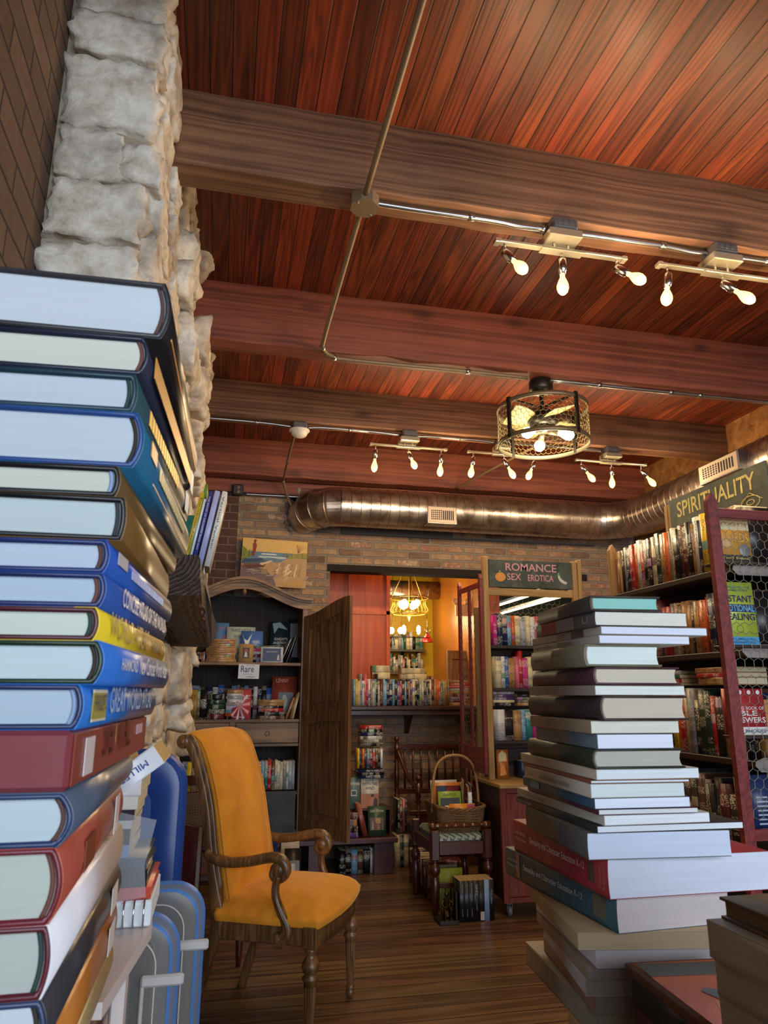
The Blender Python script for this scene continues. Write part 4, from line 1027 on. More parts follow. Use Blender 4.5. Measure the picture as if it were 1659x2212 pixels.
b = MB(); b.box(1.787, 2.418, 4.896, 4.905, .757, 1.62, M=O5); b.build('back_board', wood('worn_boards', '2e2622', '55473c', 0, scale=1.5, rough=.8, plank=(2, .09)), root)
# chalkboard sign
chalk = lambda nm: None
def chalkboard(nm, c='2f3430'):
    t = NT(nm, .75); n = t.noise(t.coord(), 7, 5, .7, .6); return t.col(t.ramp(n, [(.35, lin(c)), (.75, lin('5d635c'))]))
root = empty('chalkboard_sign', (2.104, 4.672, 2.02)); tag(root, 'chalkboard sign reading romance sex erotica with peach and aubergine drawings', 'sign')
b = MB(); b.bbox(-.318, .312, 0, .014, 0, .195, .002); b.build('board', chalkboard('chalkboard_slate'), root)
pk = ink('c98f96', .9); SM = lambda x, z: frame((x, -.0006, z), (1, 0, 0), (0, 0, 1), (0, -1, 0))
text('ROMANCE', SM(-.195, .118), .055, pk, root, width=.385, bold=.012); text('SEX', SM(-.185, .052), .048, pk, root, width=.105, bold=.01); text('EROTICA', SM(-.03, .050), .046, pk, root, width=.195, bold=.01)
b = MB(); b.prism([(.036*math.cos(a_)*(1+.08*math.cos(2*a_)), .033*math.sin(a_)) for a_ in [2*PI*k/20 for k in range(20)]], 0, .0008, SM(-.235, .072)); b.build('peach_drawing', ink('d08a4a', .9), root)
b = MB(); b.tube([SM(-.235, .072)@Vector((.0, .03, .001)), SM(-.235, .072)@Vector((-.012, -.0, .001)), SM(-.235, .072)@Vector((.0, -.03, .001))], .0012, 4); b.build('peach_line', ink('e8c080', .9), root)
b = MB(); b.prism([(-.006, .01), (.006, .0), (.012, .012), (.0, .02)], 0, .0008, SM(-.24, .10)); b.build('leaf_drawing', ink('7a9a6a', .9), root)
au = bez([(.0, 0, 0), (.01, -.03, 0), (.035, -.05, 0), (.06, -.058, 0)], 5); b = MB(); b.tube([SM(.205, .10)@Vector((p.x, p.y, .0004)) for p in au], [.004+.009*math.sin(PI*min(1, (k+2)/(len(au)+2))*.8) for k in range(len(au))], 6); 
for i, v in enumerate(b.v): b.v[i] = (v[0], max(-.0015, min(0, v[1])), v[2])
b.build('aubergine_drawing', ink('c9c9bc', .9), root)
b = MB(); b.prism([(-.01, -.01), (.008, -.008), (.004, .014), (-.006, .01)], 0, .002, SM(.205, .105)); b.build('leaf_drawing', ink('6f9a78', .9), root)
# ---- wire doors / ladder racks of red wood
def wire_door(name, label, O_, ux, w, z0, z1, stile=.035, rails=(0, 1), th=.02, mids=(), cell=.045, netz=.009, feet=0):
    ux = Vector(ux).normalized(); n_ = ux.cross(Vector((0, 0, 1)))
    M = frame(O_, ux, (0, 0, 1), n_); root = empty(name, M=M); tag(root, label, 'rack')
    for k, x in enumerate((0, w-stile)):
        b = MB(); b.prism([(x, z0-feet), (x+stile, z0-feet), (x+stile, z1-.03), (x+stile*.5, z1), (x, z1-.03)], 0, th); b.build('stile', redw, root)
    for z_ in ([z0+.03] if feet == 0 else [z0])+[z1-.09]:
        b = MB(); b.bbox(stile, w-stile, z_, z_+.035, .002, th-.002, .002); b.build('rail', redw_h, root)
    for x in mids:
        b = MB(); b.bbox(x, x+.03, z0, z1-.06, .002, th-.002, .002); b.build('middle_stile', redw, root)
    b = MB(); hexwire(b, T(stile*.5, z0+.05, netz), w-stile, z1-z0-.13, cell, .0011); b.build('wire_netting', plain('galvanised_wire', '8f8f80', .45, .7), root)
    return root, M
dl, _ = wire_door('wire_door', 'narrow red wooden wire-mesh door standing open beside romance shelves', (1.700, 5.06, 0), Vector((.012, -.45, 0)), .45, .80, 2.10, mids=(.20,), cell=.036)
b = MB(); b.prism([(.02, .0), (.43, .0), (.43, .16), (.02, .16)], .004, .016, T(0, .80, 0)); b.build('lower_panel', redw_h, dl)
RY = 2.15
rk, RM = wire_door('ladder_rack', 'tall red wooden wire-mesh rack holding three face-out books', (1.634, RY, 0), (1, 0, 0), .70, .851, 1.991, stile=.040, th=.022, cell=.034, netz=.006, feet=.851)
for z_ in (1.727, 1.442, 1.072):
    b = MB(); b.prism([(.10, 0), (.66, 0), (.66, .045), (.115, .045), (.085, .034), (.08, .02)], -.020, -.017, T(.02, z_-.02, 0)); sp_ = b.build('ledge_bracket', galv, rk)
for z_ in (1.752, 1.464, 1.168, .872):
    b = MB(); b.bbox(.04, .66, z_-.010, z_, -.085, -.001, .002) ; b.build('ledge', darkshelf, rk)
# ---- spirituality bookcase along the right wall
SX = 1.87; sy0, sy1 = 2.27, 3.20
root = empty('open_bookcase', (SX, 2.7, 0)); tag(root, 'dark open bookcase with pine posts filled with spirituality books, right side', 'bookcase'); O6 = T(-SX, -2.7, 0)
for z_ in (1.773, 1.46, 1.07, .75, .38):
    b = MB(); b.bbox(SX, SX+.24, sy0, sy1, z_-.024, z_, .003, M=O6); b.build('shelf', darkshelf, root)
def post(y, w, z1, x=SX+.02): 
    b = MB(); b.bbox(x, x+.03, y, y+w, 0, z1, .003, M=O6); b.build('post', pine, root)
post(3.03, .026, 2.21, SX+.245); post(3.075, .026, 2.215, SX+.255); post(2.325, .04, 2.25, SX+.245)
b = MB(); b.prism([(0, 0), (.034, 0), (.034, 2.0), (.017, 2.03), (0, 2.0)], 0, .03, O6@frame((SX+.0, sy1+.035, 0), (1, 0, 0), (0, 0, 1), (0, -1, 0))); b.build('pointed_post', pine, root)
b = MB(); b.box(SX+.225, SX+.238, sy0, sy1, .3, 1.77, M=O6); b.build('back_board', plain('case_back', '1d1512', .8), root)
root = empty('chalkboard_sign', (SX+.243, 2.69, 1.985)); tag(root, 'large chalkboard sign reading spirituality with eye drawing under the duct', 'sign')
b = MB(); b.bbox(-.012, 0, -.325, .33, 0, .235, .002); b.build('board', chalkboard('chalkboard_green', '3a4038'), root)
QM = lambda y, z: frame((-.0126, y, z), (0, -1, 0), (0, 0, 1), (-1, 0, 0)); yc = ink('c9bd78', .9)
text('SPIRITUALITY', QM(.27, .135), .075, yc, root, width=.53, bold=.015); text('&', QM(.31, .03), .06, yc, root, width=.04, bold=.01)
b = MB()
ey = [Vector((.055*math.cos(a_), .027*math.sin(a_), .001)) for a_ in [2*PI*k/24 for k in range(24)]]; b.tube([QM(-.22, .085)@p for p in ey], .002, 5, closed=True); b.tube([QM(-.22, .085)@(p*.4) for p in ey], .002, 5, closed=True)
b.tube([QM(-.22, .085)@Vector(p) for p in ((-.07, -.012, .001), (0, .04, .001), (.07, -.0, .001))], .002, 5); b.build('eye_drawing', yc, root)
for s_ in (-1, 1):
    b = MB()
    for k in range(4): b.tube([QM(-.22+s_*.05, .03)@Vector((s_*.006*k-.006, -.012, .001)), QM(-.22+s_*.05, .03)@Vector((s_*.011*k-.012, .022, .001))], .002, 5)
    b.build('hand_drawing', yc, root)
# ================================================================ YELLOW VELVET ARMCHAIR
F0 = Vector((.394, 3.057, 0)); fx_ = Vector((.8932, -.4497, 0)); fy_ = Vector((.4497, .8932, 0)); CW = .545
root = empty('velvet_armchair', M=frame(F0, fx_, fy_, (0, 0, 1))); tag(root, 'high-backed armchair with golden yellow velvet and carved wooden frame', 'armchair')
oak = wood('carved_oak', '36231a' if False else '33210f', '86603a', 2, scale=1.6, rough=.36, bump=.15, rings=8, coat=.35)
def velvet():
    t = NT('yellow_velvet', .85); n = t.noise(t.coord(), 5, 4, .6, .5); n2 = t.noise(t.coord(), 400, 1)
    t.b.inputs['Sheen Weight'].default_value = .5; t.b.inputs['Sheen Roughness'].default_value = .4; t.b.inputs['Sheen Tint'].default_value = (1, .75, .3, 1)
    t.bump(t.math('ADD', n, t.math('MULTIPLY', n2, .1)), .25, .01)
    return t.col(t.ramp(n, [(.3, lin('c47a12')), (.7, lin('e39a26'))]))
vel = velvet()
def sect(pts, w, d0, d1=None, rnd=.35):
    """rectangular section swept along an (x,z) path; w = (y0,y1); d = half depth"""
    secs = []; N = len(pts)
    for i, p in enumerate(pts):
        a_ = pts[max(i-1, 0)]; c_ = pts[min(i+1, N-1)]; t_ = Vector((c_[0]-a_[0], c_[1]-a_[1])).normalized(); n_ = Vector((t_.y, -t_.x)); d = d0 if not isinstance(d0, list) else d0[i]
        y0, y1 = w(i/(N-1)) if callable(w) else w; ch = min(d, (y1-y0)/2)*rnd
        loop = []
        for dd, yy in ((-d, y0+ch), (-d+ch, y0), (d-ch, y0), (d, y0+ch), (d, y1-ch), (d-ch, y1), (-d+ch, y1), (-d, y1-ch)): loop.append((p[0]+n_.x*dd, yy, p[1]+n_.y*dd))
        secs.append(loop)
    return secs
stile = bez([(-.515, 0, 0), (-.485, 0, .10), (-.452, 0, .2), (-.418, 0, .32), (-.398, 0, .42), (-.412, 0, .5), (-.434, 0, .6), (-.455, 0, .7), (-.475, 0, .82), (-.505, 0, .93), (-.543, 0, 1.03), (-.575, 0, 1.09), (-.598, 0, 1.112)], 4); stile = [(p.x, p.z) for p in stile]
for nm, y in (('near', 0), ('far', CW-.032)):
    b = MB(); n_ = len(stile); b.loft(sect(stile, (y, y+.032), [.018+.010*math.exp(-((i/n_-.35)/.08)**2) for i in range(n_)]), 0, True)
    st = b.build('back_leg', oak, root)
    b = MB(); b.loft(sect([(x_+.013, z_) for x_, z_ in stile if z_ > .5], (y+.006, y+.026) , .022, rnd=.5), 0, True)
    b.lathe([(0, -.002), (.026, 0), (.029, .006), (.026, .014), (.029, .02), (.026, .034), (0, .036)], 20, T(-.602, y-.001, 1.098)@Rx(-PI/2)); b.lathe([(0, -.007), (.011, -.006), (.014, 0), (.011, .004)], 14, T(-.602, y-.001, 1.098)@Rx(-PI/2)); b.build('stile_moulding', oak, st)
# upholstered back
bk = bez([(-.345, 0, .43), (-.37, 0, .52), (-.392, 0, .62), (-.413, 0, .72), (-.432, 0, .82), (-.458, 0, .92), (-.49, 0, 1.01), (-.52, 0, 1.075), (-.548, 0, 1.108), (-.58, 0, 1.125), (-.607, 0, 1.12)], 5)
def cushion_back():
    b = MB(); secs = []; N = len(bk)
    for i, p in enumerate(bk):
        a_ = bk[max(i-1, 0)]; c_ = bk[min(i+1, N-1)]; t_ = (c_-a_).normalized(); n_ = Vector((t_.z, 0, -t_.x)); loop = []
        f = i/(N-1); th = .034*(1-.4*f); back = .03
        m = 12
        for k in range(m+1):
            u = k/m; y = .034+u*(CW-.068); d = th*(1-abs(2*u-1)**5)*.9+.004*math.sin(7*u+9*f)*0; loop.append(p+n_*(d)+Vector((0, y, 0)))
        loop.append(p-n_*back+Vector((0, CW-.034, 0))); loop.append(p-n_*back+Vector((0, .034, 0))); secs.append(loop)
    b.loft(secs, 0, True); o = b.build('back_cushion', vel, root)
    w = MB()
    for y in (.036, CW-.036):
        w.tube([p+Vector((0, y, 0))+Vector((.004, 0, 0)) for p in bk], .005, 6)
    w.build('welt', vel, o); return o
cushion_back()
# seat cushion, bowed front, domed
b = MB(); secs = []; NX, NY = 30, 22; zb_, ze = .425, .455
def fr(u): return .035+.028*math.sin(PI*u)
vs = []; fs = []
for i in range(NX+1):
    for j in range(NY+1):
        u = j/NY; s_ = i/NX; x0 = -.40; x = x0+(fr(u)-x0)*s_; y = -.012+(CW+.024)*u
        ed = min(s_*1.0+.25, (1-s_), u*1.1, (1-u)*1.1); dome = 1-math.exp(-ed*9)
        z = ze+.068*dome+.012*math.sin(PI*s_)*math.sin(PI*u)
        fold = .004*math.sin(x*90)*math.exp(-min(u, 1-u)*14)+.004*math.sin(u*60)*math.exp(-(1-s_)*12)*math.exp(-min(u, 1-u)*6)
        vs.append((x, y, z+fold))
nn = NY+1
for i in range(NX):
    for j in range(NY): a_ = i*nn+j; fs.append((a_, a_+nn, a_+nn+1, a_+1))
# skirt
per_ = [i*nn for i in range(NX+1)]+[NX*nn+j for j in range(1, NY+1)]+[i*nn+NY for i in range(NX-1, -1, -1)]+[j for j in range(NY-1, 0, -1)]
base = len(vs)
for q in per_:
    v = Vector(vs[q]); cen = Vector((-.18, CW/2, 0)); d = Vector((v.x-cen.x, v.y-cen.y, 0)).normalized(); vs.append((v.x+d.x*.006+0, v.y+d.y*.006, .45-.002*math.sin(q*1.7)))
base2 = len(vs)
for q in per_: v = Vector(vs[q]); vs.append((v.x*.995, v.y, zb_))
n_ = len(per_)
for k in range(n_):
    l = (k+1) % n_; fs.append((per_[k], per_[l], base+l, base+k)); fs.append((base+k, base+l, base2+l, base2+k))
b.add(vs, fs, 0, True); b.build('seat_cushion', vel, root)
# rails
b = MB(); b.bbox(-.39, -.03, .004, .028, .355, .43, .004); b.build('side_rail', oak, root)
b = MB(); b.bbox(-.39, -.03, CW-.028, CW-.004, .355, .43, .004); b.build('side_rail', oak, root)
b = MB(); fpl = [(fr(u)-.012, -.0+CW*u) for u in np.linspace(.04, .96, 12)]; b.band([(x, y) for x, y in fpl], [(x-.022, y) for x, y in fpl], .355, .43); b.build('front_rail', oak, root)
b = MB(); b.bbox(-.415, -.39, .03, CW-.03, .36, .42, .004); b.build('rear_rail', oak, root)
# front legs: block with sunk panel, urn, fluted taper
for y in (.008, CW-.008):
    b = MB(); b.bbox(-.028, .028, y-.026, y+.026, .355, .43, .004); b.bbox(-.016, .016, y-.030, y-.026, .368, .417, .001)
    b.bbox(-.010, .010, y-.0285, y-.0255, .374, .411, .001)
    pr = [(0, .356), (.02, .355), (.024, .345), (.018, .335), (.017, .328), (.024, .318), (.034, .300), (.036, .288), (.028, .272), (.02, .264), (.031, .256), (.031, .246), (.024, .24), (.025, .225)]
    b.lathe(pr, 20, T(0, y, 0)); lg = b.build('front_leg', oak, root)
    b = MB(); secs = []
    for z_, r in ((.238, .024), (.22, .0235), (.06, .0145), (.05, .013)):
        secs.append([(r*(1-(.13 if k % 3 == 1 else 0))*math.cos(2*PI*k/36), y+r*(1-(.13 if k % 3 == 1 else 0))*math.sin(2*PI*k/36), z_) for k in range(36)])
    b.loft(secs, 0, False); b.lathe([(0, .052), (.014, .052), (.020, .044), (.014, .036), (.018, .03), (.019, .02), (.013, .004), (0, 0)], 18, T(0, y, 0)); b.build('fluted_shaft', oak, lg)
# arms
for sgn, y in ((-1, -.008), (1, CW-.026)):
    top = bez([(-.462, 0, .672), (-.43, 0, .648), (-.36, 0, .636), (-.27, 0, .645), (-.2, 0, .660), (-.155, 0, .664), (-.125, 0, .650), (-.112, 0, .62), (-.125, 0, .592), (-.152, 0, .585), (-.17, 0, .602), (-.162, 0, .622), (-.148, 0, .622)], 5)
    N = len(top); b = MB(); b.loft(sect([(p.x, p.z) for p in top], lambda f: (y-.006*math.sin(PI*min(1, f*1.4)), y+.034+.006*math.sin(PI*min(1, f*1.4))), [(.019 if i < N*.5 else .019-.011*(i/N-.5)*2) for i in range(N)], rnd=.55), 0, True)
    b.lathe([(0, .002), (.012, 0), (.016, .004), (.030, .005), (.030, .037), (.016, .038), (.012, .042), (0, .042)], 20, T(-.145, y-.004, .620)@Rx(-PI/2)); ar = b.build('arm', oak, root)
    sp_ = bez([(-.140, 0, .60), (-.150, 0, .56), (-.146, 0, .52), (-.122, 0, .47), (-.10, 0, .43), (-.098, 0, .40), (-.118, 0, .375), (-.14, 0, .372)], 5)
    yy = y-.012 if sgn < 0 else y+.014
    b = MB(); b.loft(sect([(p.x, p.z) for p in sp_], (yy, yy+.032), [.013+.014*min(1, (i/len(sp_))**2*1.3) for i in range(len(sp_))], rnd=.5), 0, True)
    b.tube([(p.x+.004, yy-.001, p.z) for p in sp_[:-4]], .004, 6); b.build('arm_support', oak, ar)
# ---- cane chair behind it
root = empty('cane_back_chair', (-.10, 4.1, 0), .25); tag(root, 'dark carved wooden chair with woven cane back half hidden behind yellow armchair', 'chair')
for x in (-.2, .22):
    b = MB(); b.bbox(x, x+.035, .30, .335, 0, .86, .006); b.lathe([(0, 0), (.018, 0), (.022, .02), (.02, .04), (.008, .05), (0, .05)], 12, T(x+.017, .317, .86)); b.build('back_leg', mahog, root)
    b = MB(); b.lathe([(0, 0), (.012, 0), (.016, .05), (.02, .16), (.014, .18), (.022, .2), (.022, .3), (0, .3)], 14, T(x+.017, -.14, 0)); b.bbox(x-.003, x+.037, -.16, -.12, .3, .40, .004); b.build('front_leg', mahog, root)
b = MB(); b.bbox(-.21, .265, -.17, .33, .40, .44, .01); b.build('seat', mahog_h, root)
for z0, z1 in ((.80, .85), (.47, .50)):
    b = MB(); b.bbox(-.165, .22, .305, .33, z0, z1, .004); b.build('back_rail', mahog_h, root)
b = MB()
for k in range(26): x = -.162+.0148*k; b.box(x, x+.004, .316, .318, .50, .80)
for k in range(22): z_ = .504+.0138*k; b.box(-.165, .22, .3182, .3196, z_, z_+.004)
b.build('cane_panel', plain('cane', '8a6a44', .6), root)
root = book('dark red book leaning against the cane chair seat', frame((-.16, 3.72, .445), Vector((.6, -.8, 0)), Vector((0, .06, 1)).normalized(), Vector((-.8, -.6, 0))), .27, .2, .03, 'M', name='leaning_book')
# ================================================================ FOREGROUND TABLES AND STACKS
tb = wood('display_table_top', '3a2418', '6e4a30', 1, scale=.8, rough=.45, bump=.08)
def table(name, x0, x1, y0, y1, h, label):
    rt = empty(name, ((x0+x1)/2, (y0+y1)/2, 0)); tag(rt, label, 'table'); Ot = T(-(x0+x1)/2, -(y0+y1)/2, 0)
    b = MB(); b.bbox(x0, x1, y0, y1, h-.03, h, .004, M=Ot); b.build('tabletop', tb, rt)
    for x in (x0+.03, x1-.07):
        for y in (y0+.03, y1-.07): b = MB(); b.bbox(x, x+.04, y, y+.04, 0, h-.03, .004, M=Ot); b.build('leg', tb, rt)
table('display_table', -.545, -.06, .05, 1.75, .60, 'wooden table under the left foreground stack of atlases'); table('display_table', .22, 1.25, .50, 1.40, .60, 'wooden table under the right foreground stacks of books')
# ---- left stack of atlases. (corner px, top px, bottom px, far px x, far px y, L, cover, pages, jacket, round, texts, label)
HX = dict(pg='cfd6de', pgc='d3d2c4', pgw='dfe6ee')
LS = [
 (350, 600, 722, 407, 1090, .36, 'H', 'c6cfd8', '15161a', .25, 'topmost black-jacketed book with blue cover edge on the left atlas stack', 'gold'),
 (306, 722, 806, 404, 1100, .36, '20263a', 'cfd2c6', None, .35, 'navy cloth book with gold lettered spine, second from top of left stack', 'goldblock'),
 (285, 806, 888, 398, 1150, .34, '1d3a48', 'c2ccd8', '27464c', .2, 'dark green-blue book with gold lettering, third from top of left stack', 'goldtitle'),
 (289, 888, 1008, 392, 1200, .35, '2a4a86', 'bfcbd5', '1d5f80', .3, 'thick bright blue jacketed atlas with white pages, fourth from top of left stack', 'bluetitle'),
 (248, 1008, 1074, 372, 1232, .33, '14161e', 'ccd0c4', '5a4426', .25, 'black bound book with brown-gold spine, fifth from top of left stack', None),
 (262, 1074, 1168, 358, 1270, .33, '14161c', 'bccbce', '6a4c24', .15, 'worn thick black book with torn brown spine, sixth from top of left stack', None),
 (222, 1168, 1240, 362, 1330, .34, '1d2f66', 'b9c8da', '2352a6', .3, 'glossy blue atlas with small grey label, seventh from top of left stack', 'b7'),
 (214, 1240, 1314, 350, 1370, .33, '1c2c5e', 'b2c4d8', '274f96', .3, 'blue concise atlas of the world, eighth from top of left stack', 'CONCISE ATLAS OF THE WORLD'),
 (200, 1314, 1386, 348, 1408, .33, '461522', 'cdd6cc', 'e0c02a', .3, 'maroon atlas in bright yellow jacket in the left stack', 'WORLD ATLAS'),
 (204, 1386, 1480, 353, 1460, .34, '15301f', 'c3d4da', '2f6cc0', .35, 'dark green atlas in sky blue jacket with white lettering in left stack', 'New Concise World Atlas'),
 (162, 1480, 1577, 326, 1515, .35, '1c2c58', 'b0c2d4', '2a6ebc', .3, 'blue great world atlas with yellow name patch in left stack', 'GREAT WORLD ATLAS'),
 (150, 1577, 1712, 313, 1580, .35, '7a3038', None, None, 0, 'large dark red slipcased volume with white sticker in left stack', 'slip'),
 (126, 1712, 1828, 268, 1660, .34, '243a62', 'bcccd4', '4b586c', .5, 'thick navy book with grey-blue rounded spine below red slipcase', 'grey'),
 (108, 1828, 1992, 250, 1735, .34, '6a1f2c', 'b7bfb6', 'a04a3a', .3, 'very thick book with salmon red spine and white sticker strips', 'sal'),
 (92, 1992, 2150, 255, 1830, .35, '571a28', 'b4bab4', 'e4e2e8', .2, 'thick book with whitish wrapped spine near foot of left stack', None),
 (78, 2150, 2290, 247, 1930, .35, '2a3c60', 'c4cfd8', '33343a', .3, 'dark grey bound book with white sticker near foot of left stack', 'st'),
 (70, 2290, 2440, 240, 2030, .34, 'b0622c', 'c4bfae', 'b87430', .2, 'orange-brown book low in the left foreground stack', 'st'),
 (62, 2440, 2560, 236, 2100, .33, 'b5a878', 'c4bfae', None, .2, 'cream covered book low in the left foreground stack', None)]
gold = ink('c9962c', .3, .6); wht = ink('dfe4ee')
zl = [atY(330, l[1], .5).z for l in LS]; zl = [CAMH+ (ray(250, l[1]).z/ray(250, l[1]).y)*.5 for l in LS]
zl.append(CAMH+(ray(250, 2560).z/ray(250, 2560).y)*.5)
for i, (cx, yt, yb, fxp, fyp, L, cov, pgc, jac, rd, lab, tx) in enumerate(LS):
    z1, z0 = zl[i], zl[i+1]+.0008; tk = z1-z0
    P = atY(cx, (yt+yb)/2, .5); a_ = ray(fxp, fyp).xy.normalized(); p = P.xy; bb = a_.dot(p); L = max(L, math.sqrt(max(0, p.dot(p)-bb*bb))+.002)
    t_ = bb+math.sqrt(max(0, bb*bb-(p.dot(p)-L*L))); far = a_*t_; Yv = (p-far)/L; Y3 = Vector((Yv.x, Yv.y, 0)); X3 = Y3.cross(Vector((0, 0, 1)))
    M = frame((far.x, far.y, z0), X3, Y3, (0, 0, 1))
    if tx == 'slip':
        rt = empty('slipcased_book', M=M); tag(rt, lab, 'book', 'left foreground stack')
        b = MB(); b.bbox(0, .26, 0, L, 0, tk, .003); b.build('slipcase', cover_mat(cov, False, .45), rt)
        b = MB(); b.bbox(-.0012, 0, .004, L-.006, .002, tk-.002, .001); b.build('spine_cover', cover_mat('8e4038', False, .4), rt)
    else:
        rt = book(lab, M, L, .25 if i else .27, tk, cov, pgc, True, rd, group='left foreground stack', name='atlas', headband=['5a3a34', '6a4038', '24403a', '33271f', '8fa4c8', '30343a'][i % 6], jacket=jac, rough=.35)
    k = rd*tk*.5
    def w_(s, y0, zf, h, m, width, bold=.01, nm='title'): return text(s, spine_M(L, y0, tk*zf, .0022, k), h, m, rt, nm, width=width, bold=bold)
    def patch_(y0, y1, zf0, zf1, c, nm='spine_label', metal=0):
        b = MB(); b.box(y0, y1, tk*zf0, tk*zf1, 0, .0006, M=spine_M(L, 0, 0, .0016, k)@T(0, 0, 0)); return b.build(nm, ink(c, .4, metal), rt)
    if tx == 'gold': patch_(.01, L-.02, .06, .10, 'e0a050', 'gold_line', .6)
    elif tx == 'goldblock':
        patch_(.02, L-.05, .22, .8, 'b8862c', 'gilt_panel', .3); patch_(L-.045, L-.02, .1, .9, 'd8d8d8', 'sticker')
    elif tx == 'goldtitle':
        for q in range(14): patch_(.05+q*.013, .059+q*.013, .3, .75, 'c0982e', 'gilt_mark', .4)
        patch_(L-.045, L-.02, .1, .9, 'd8d8d8', 'sticker')
    elif tx == 'bluetitle':
        patch_(.03, .06, .45, .75, 'b07840', 'emblem'); patch_(.05, L-.01, .03, .06, 'e8b070', 'gold_line')
        for q in range(16): patch_(.08+q*.013, .089+q*.013, .35, .6, '9a9468', 'gilt_mark')
    elif tx == 'b7': patch_(.025, .06, .45, .85, '9aa6b8', 'label_patch'); [patch_(.08+q*.014, .09+q*.014, .35, .65, '8ea6dc', 'pale_mark') for q in range(13)]
    elif tx == 'CONCISE ATLAS OF THE WORLD': w_(tx, .055, .3, .014, ink('b9c4e0'), .25)
    elif tx == 'WORLD ATLAS':
        w_('WORLD ATLAS', .03, .22, .017, ink('8a6a1c'), .17); w_('RAND', .235, .3, .010, ink('5a4a20'), .07)
    elif tx == 'New Concise World Atlas': w_('New Concise World Atlas', .135, .34, .015, wht, .17); w_('HAMMOND', .055, .38, .009, wht, .07)
    elif tx == 'GREAT WORLD ATLAS':
        patch_(.022, .068, .12, .9, 'd8d8c0', 'white_border'); patch_(.022, .068, .18, .82, 'ddd050', 'yellow_patch'); text("PHILIP'S", spine_M(L, .026, tk*.38, .0030, k), .011, ink('3a4a70'), rt, 'title', width=.038); w_(tx, .08, .28, .019, ink('9fc0ea'), .22)
    elif tx == 'slip': patch_(.035, .065, .15, .82, 'd8d0d4', 'sticker'); w_('SVET VITAL', .10, .35, .03, ink('5a1c20'), .13); patch_(.27, .31, .55, .8, 'c8a0a8', 'small_print')
    elif tx == 'sal': patch_(.26, .275, .1, .9, 'e0dcd8', 'sticker'); patch_(.285, .295, .1, .9, 'd0a8a0', 'sticker'); patch_(.08, .13, .25, .75, '7f3c26', 'gilt_panel')
    elif tx == 'st': patch_(.27, .31, .15, .85, 'd8d4cc', 'sticker')
zb = zl[-1]; k_ = 0
while zb > .625:     # the rest of the pile below the picture, down to the table
    h = min(.045, zb-.6) if zb-.6 < .07 else .04; k_ += 1
    zb -= h; book(f'cloth bound book below the picture edge, {ordn(k_-1)} under the cream one', frame((-.19, .84, zb+.0004), (-1, 0, 0), (0, -1, 0), (0, 0, 1)), .33, .25, h-.0008, ['D', 'N', 'G', 'M'][k_ % 4], group='left foreground stack', simple=True, name='atlas')
# torn jacket flap sticking out behind the top books
b = MB(); b.add([(-.098, .83, 1.475), (-.093, .84, 1.45), (-.078, .845, 1.455), (-.072, .85, 1.463), (-.097, .84, 1.497)], [(0, 1, 2, 3, 4)]); o = b.build('torn_jacket_flap', cover_mat('1d3f4a', False)); sm = o.modifiers.new('t', 'SOLIDIFY'); sm.thickness = .0012
tag(o, 'torn teal dust jacket corner poking out behind the left stack', 'paper')
# ---- right stack
RSP = dict(
 t1=('3b3230', '8cc9be', 1, .15, 'topmost book of right stack with dark spine and turquoise page edges'),
 t2=('4a4442', 'dcd9d0', 0, .1, 'dark softcover with red patch and pale U mark on spine, right stack'),
 t3=('8a8078', 'd9e0f0', 0, 0, 'thin grey-beige workbook sticking out right, near top of right stack'),
 t4=('8d857e', 'd9e0ee', 0, 0, 'thin grey paperback on teachers, fourth in the right stack'),
 t5=('6b6752', 'd5e4e0', 1, .2, 'olive grey american college handbook hardcover in right stack'),
 t6=('452630', 'c9bfac', 1, .35, 'dark maroon hardcover with tan pages under the olive handbook'),
 t7=('7d7268', 'dbe0da', 0, 0, 'thin taupe paperback between maroon and near-black hardcovers'),
 t8=('2c2022', 'c4b8a6', 1, .3, 'thick worn near-black hardcover with frayed mauve edges in right stack'),
 t9=('7c6b57', 'd4d4c8', 0, 0, 'tan paperback under the frayed near-black hardcover'),
 t10=('55606c', 'dbe2f2', 0, 0, 'slate blue paperback above the dark green hardcover'),
 t11=('24291f', 'b0ada0', 1, .4, 'dark green-black hardcover with greyish pages in right stack'),
 t12=('a39786', 'd6dfe6', 0, 0, 'cream paperback with long small title under dark green hardcover'),
 t13=('6f3c2c', 'cfdbe4', 0, 0, 'very thin rust brown booklet in the right stack'),
 t14=('a49a8e', 'cfdade', 0, 0, 'beige paperback on education and efficiency in right stack'),
 t15=('27455a', 'dbe3f4', 0, 0, 'dark teal-blue paperback in the right stack'),
 t16=('4a1d2a', 'd3d9dc', 0, 0, 'thin maroon booklet curling in the right stack'),
 t17=('9a958a', 'dfe6ee', 0, 0, 'pale grey family living paperback in right stack'),
 t18=('232326', 'd8e0ea', 0, 0, 'wide black paperback sticking far out right in right stack'),
 t19=('4c4a46', 'c9d6ee', 0, .05, 'thick shrink-wrapped dark grey textbook above the red textbook'),
 t20=('8e2a32', 'cdd4e6', 0, .05, 'thick red sexuality and character education textbook in right stack'),
 t21=('33505a', 'c2b8b8', 0, .05, 'thick teal sexuality and character education textbook under red one'),
 t22=('a08a68', '9a8468', 0, 0, 'tan worn paperback just below the teal textbook'),
 t23=('b9b1b4', '9a9092', 0, 0, 'whitish paperback, second below the teal textbook'),
 t24=('8f7d6a', '857a74', 0, 0, 'light brown paperback, third below the teal textbook'),
 t25=('aaa09a', '8a8078', 0, 0, 'pale paperback, fourth below the teal textbook'),
 t26=('8d6a58', '80746a', 0, 0, 'pinkish brown paperback low in the right stack'),
 t27=('8c8272', '8a8070', 0, 0, 'grey-tan paperback at the foot of the visible right stack'))
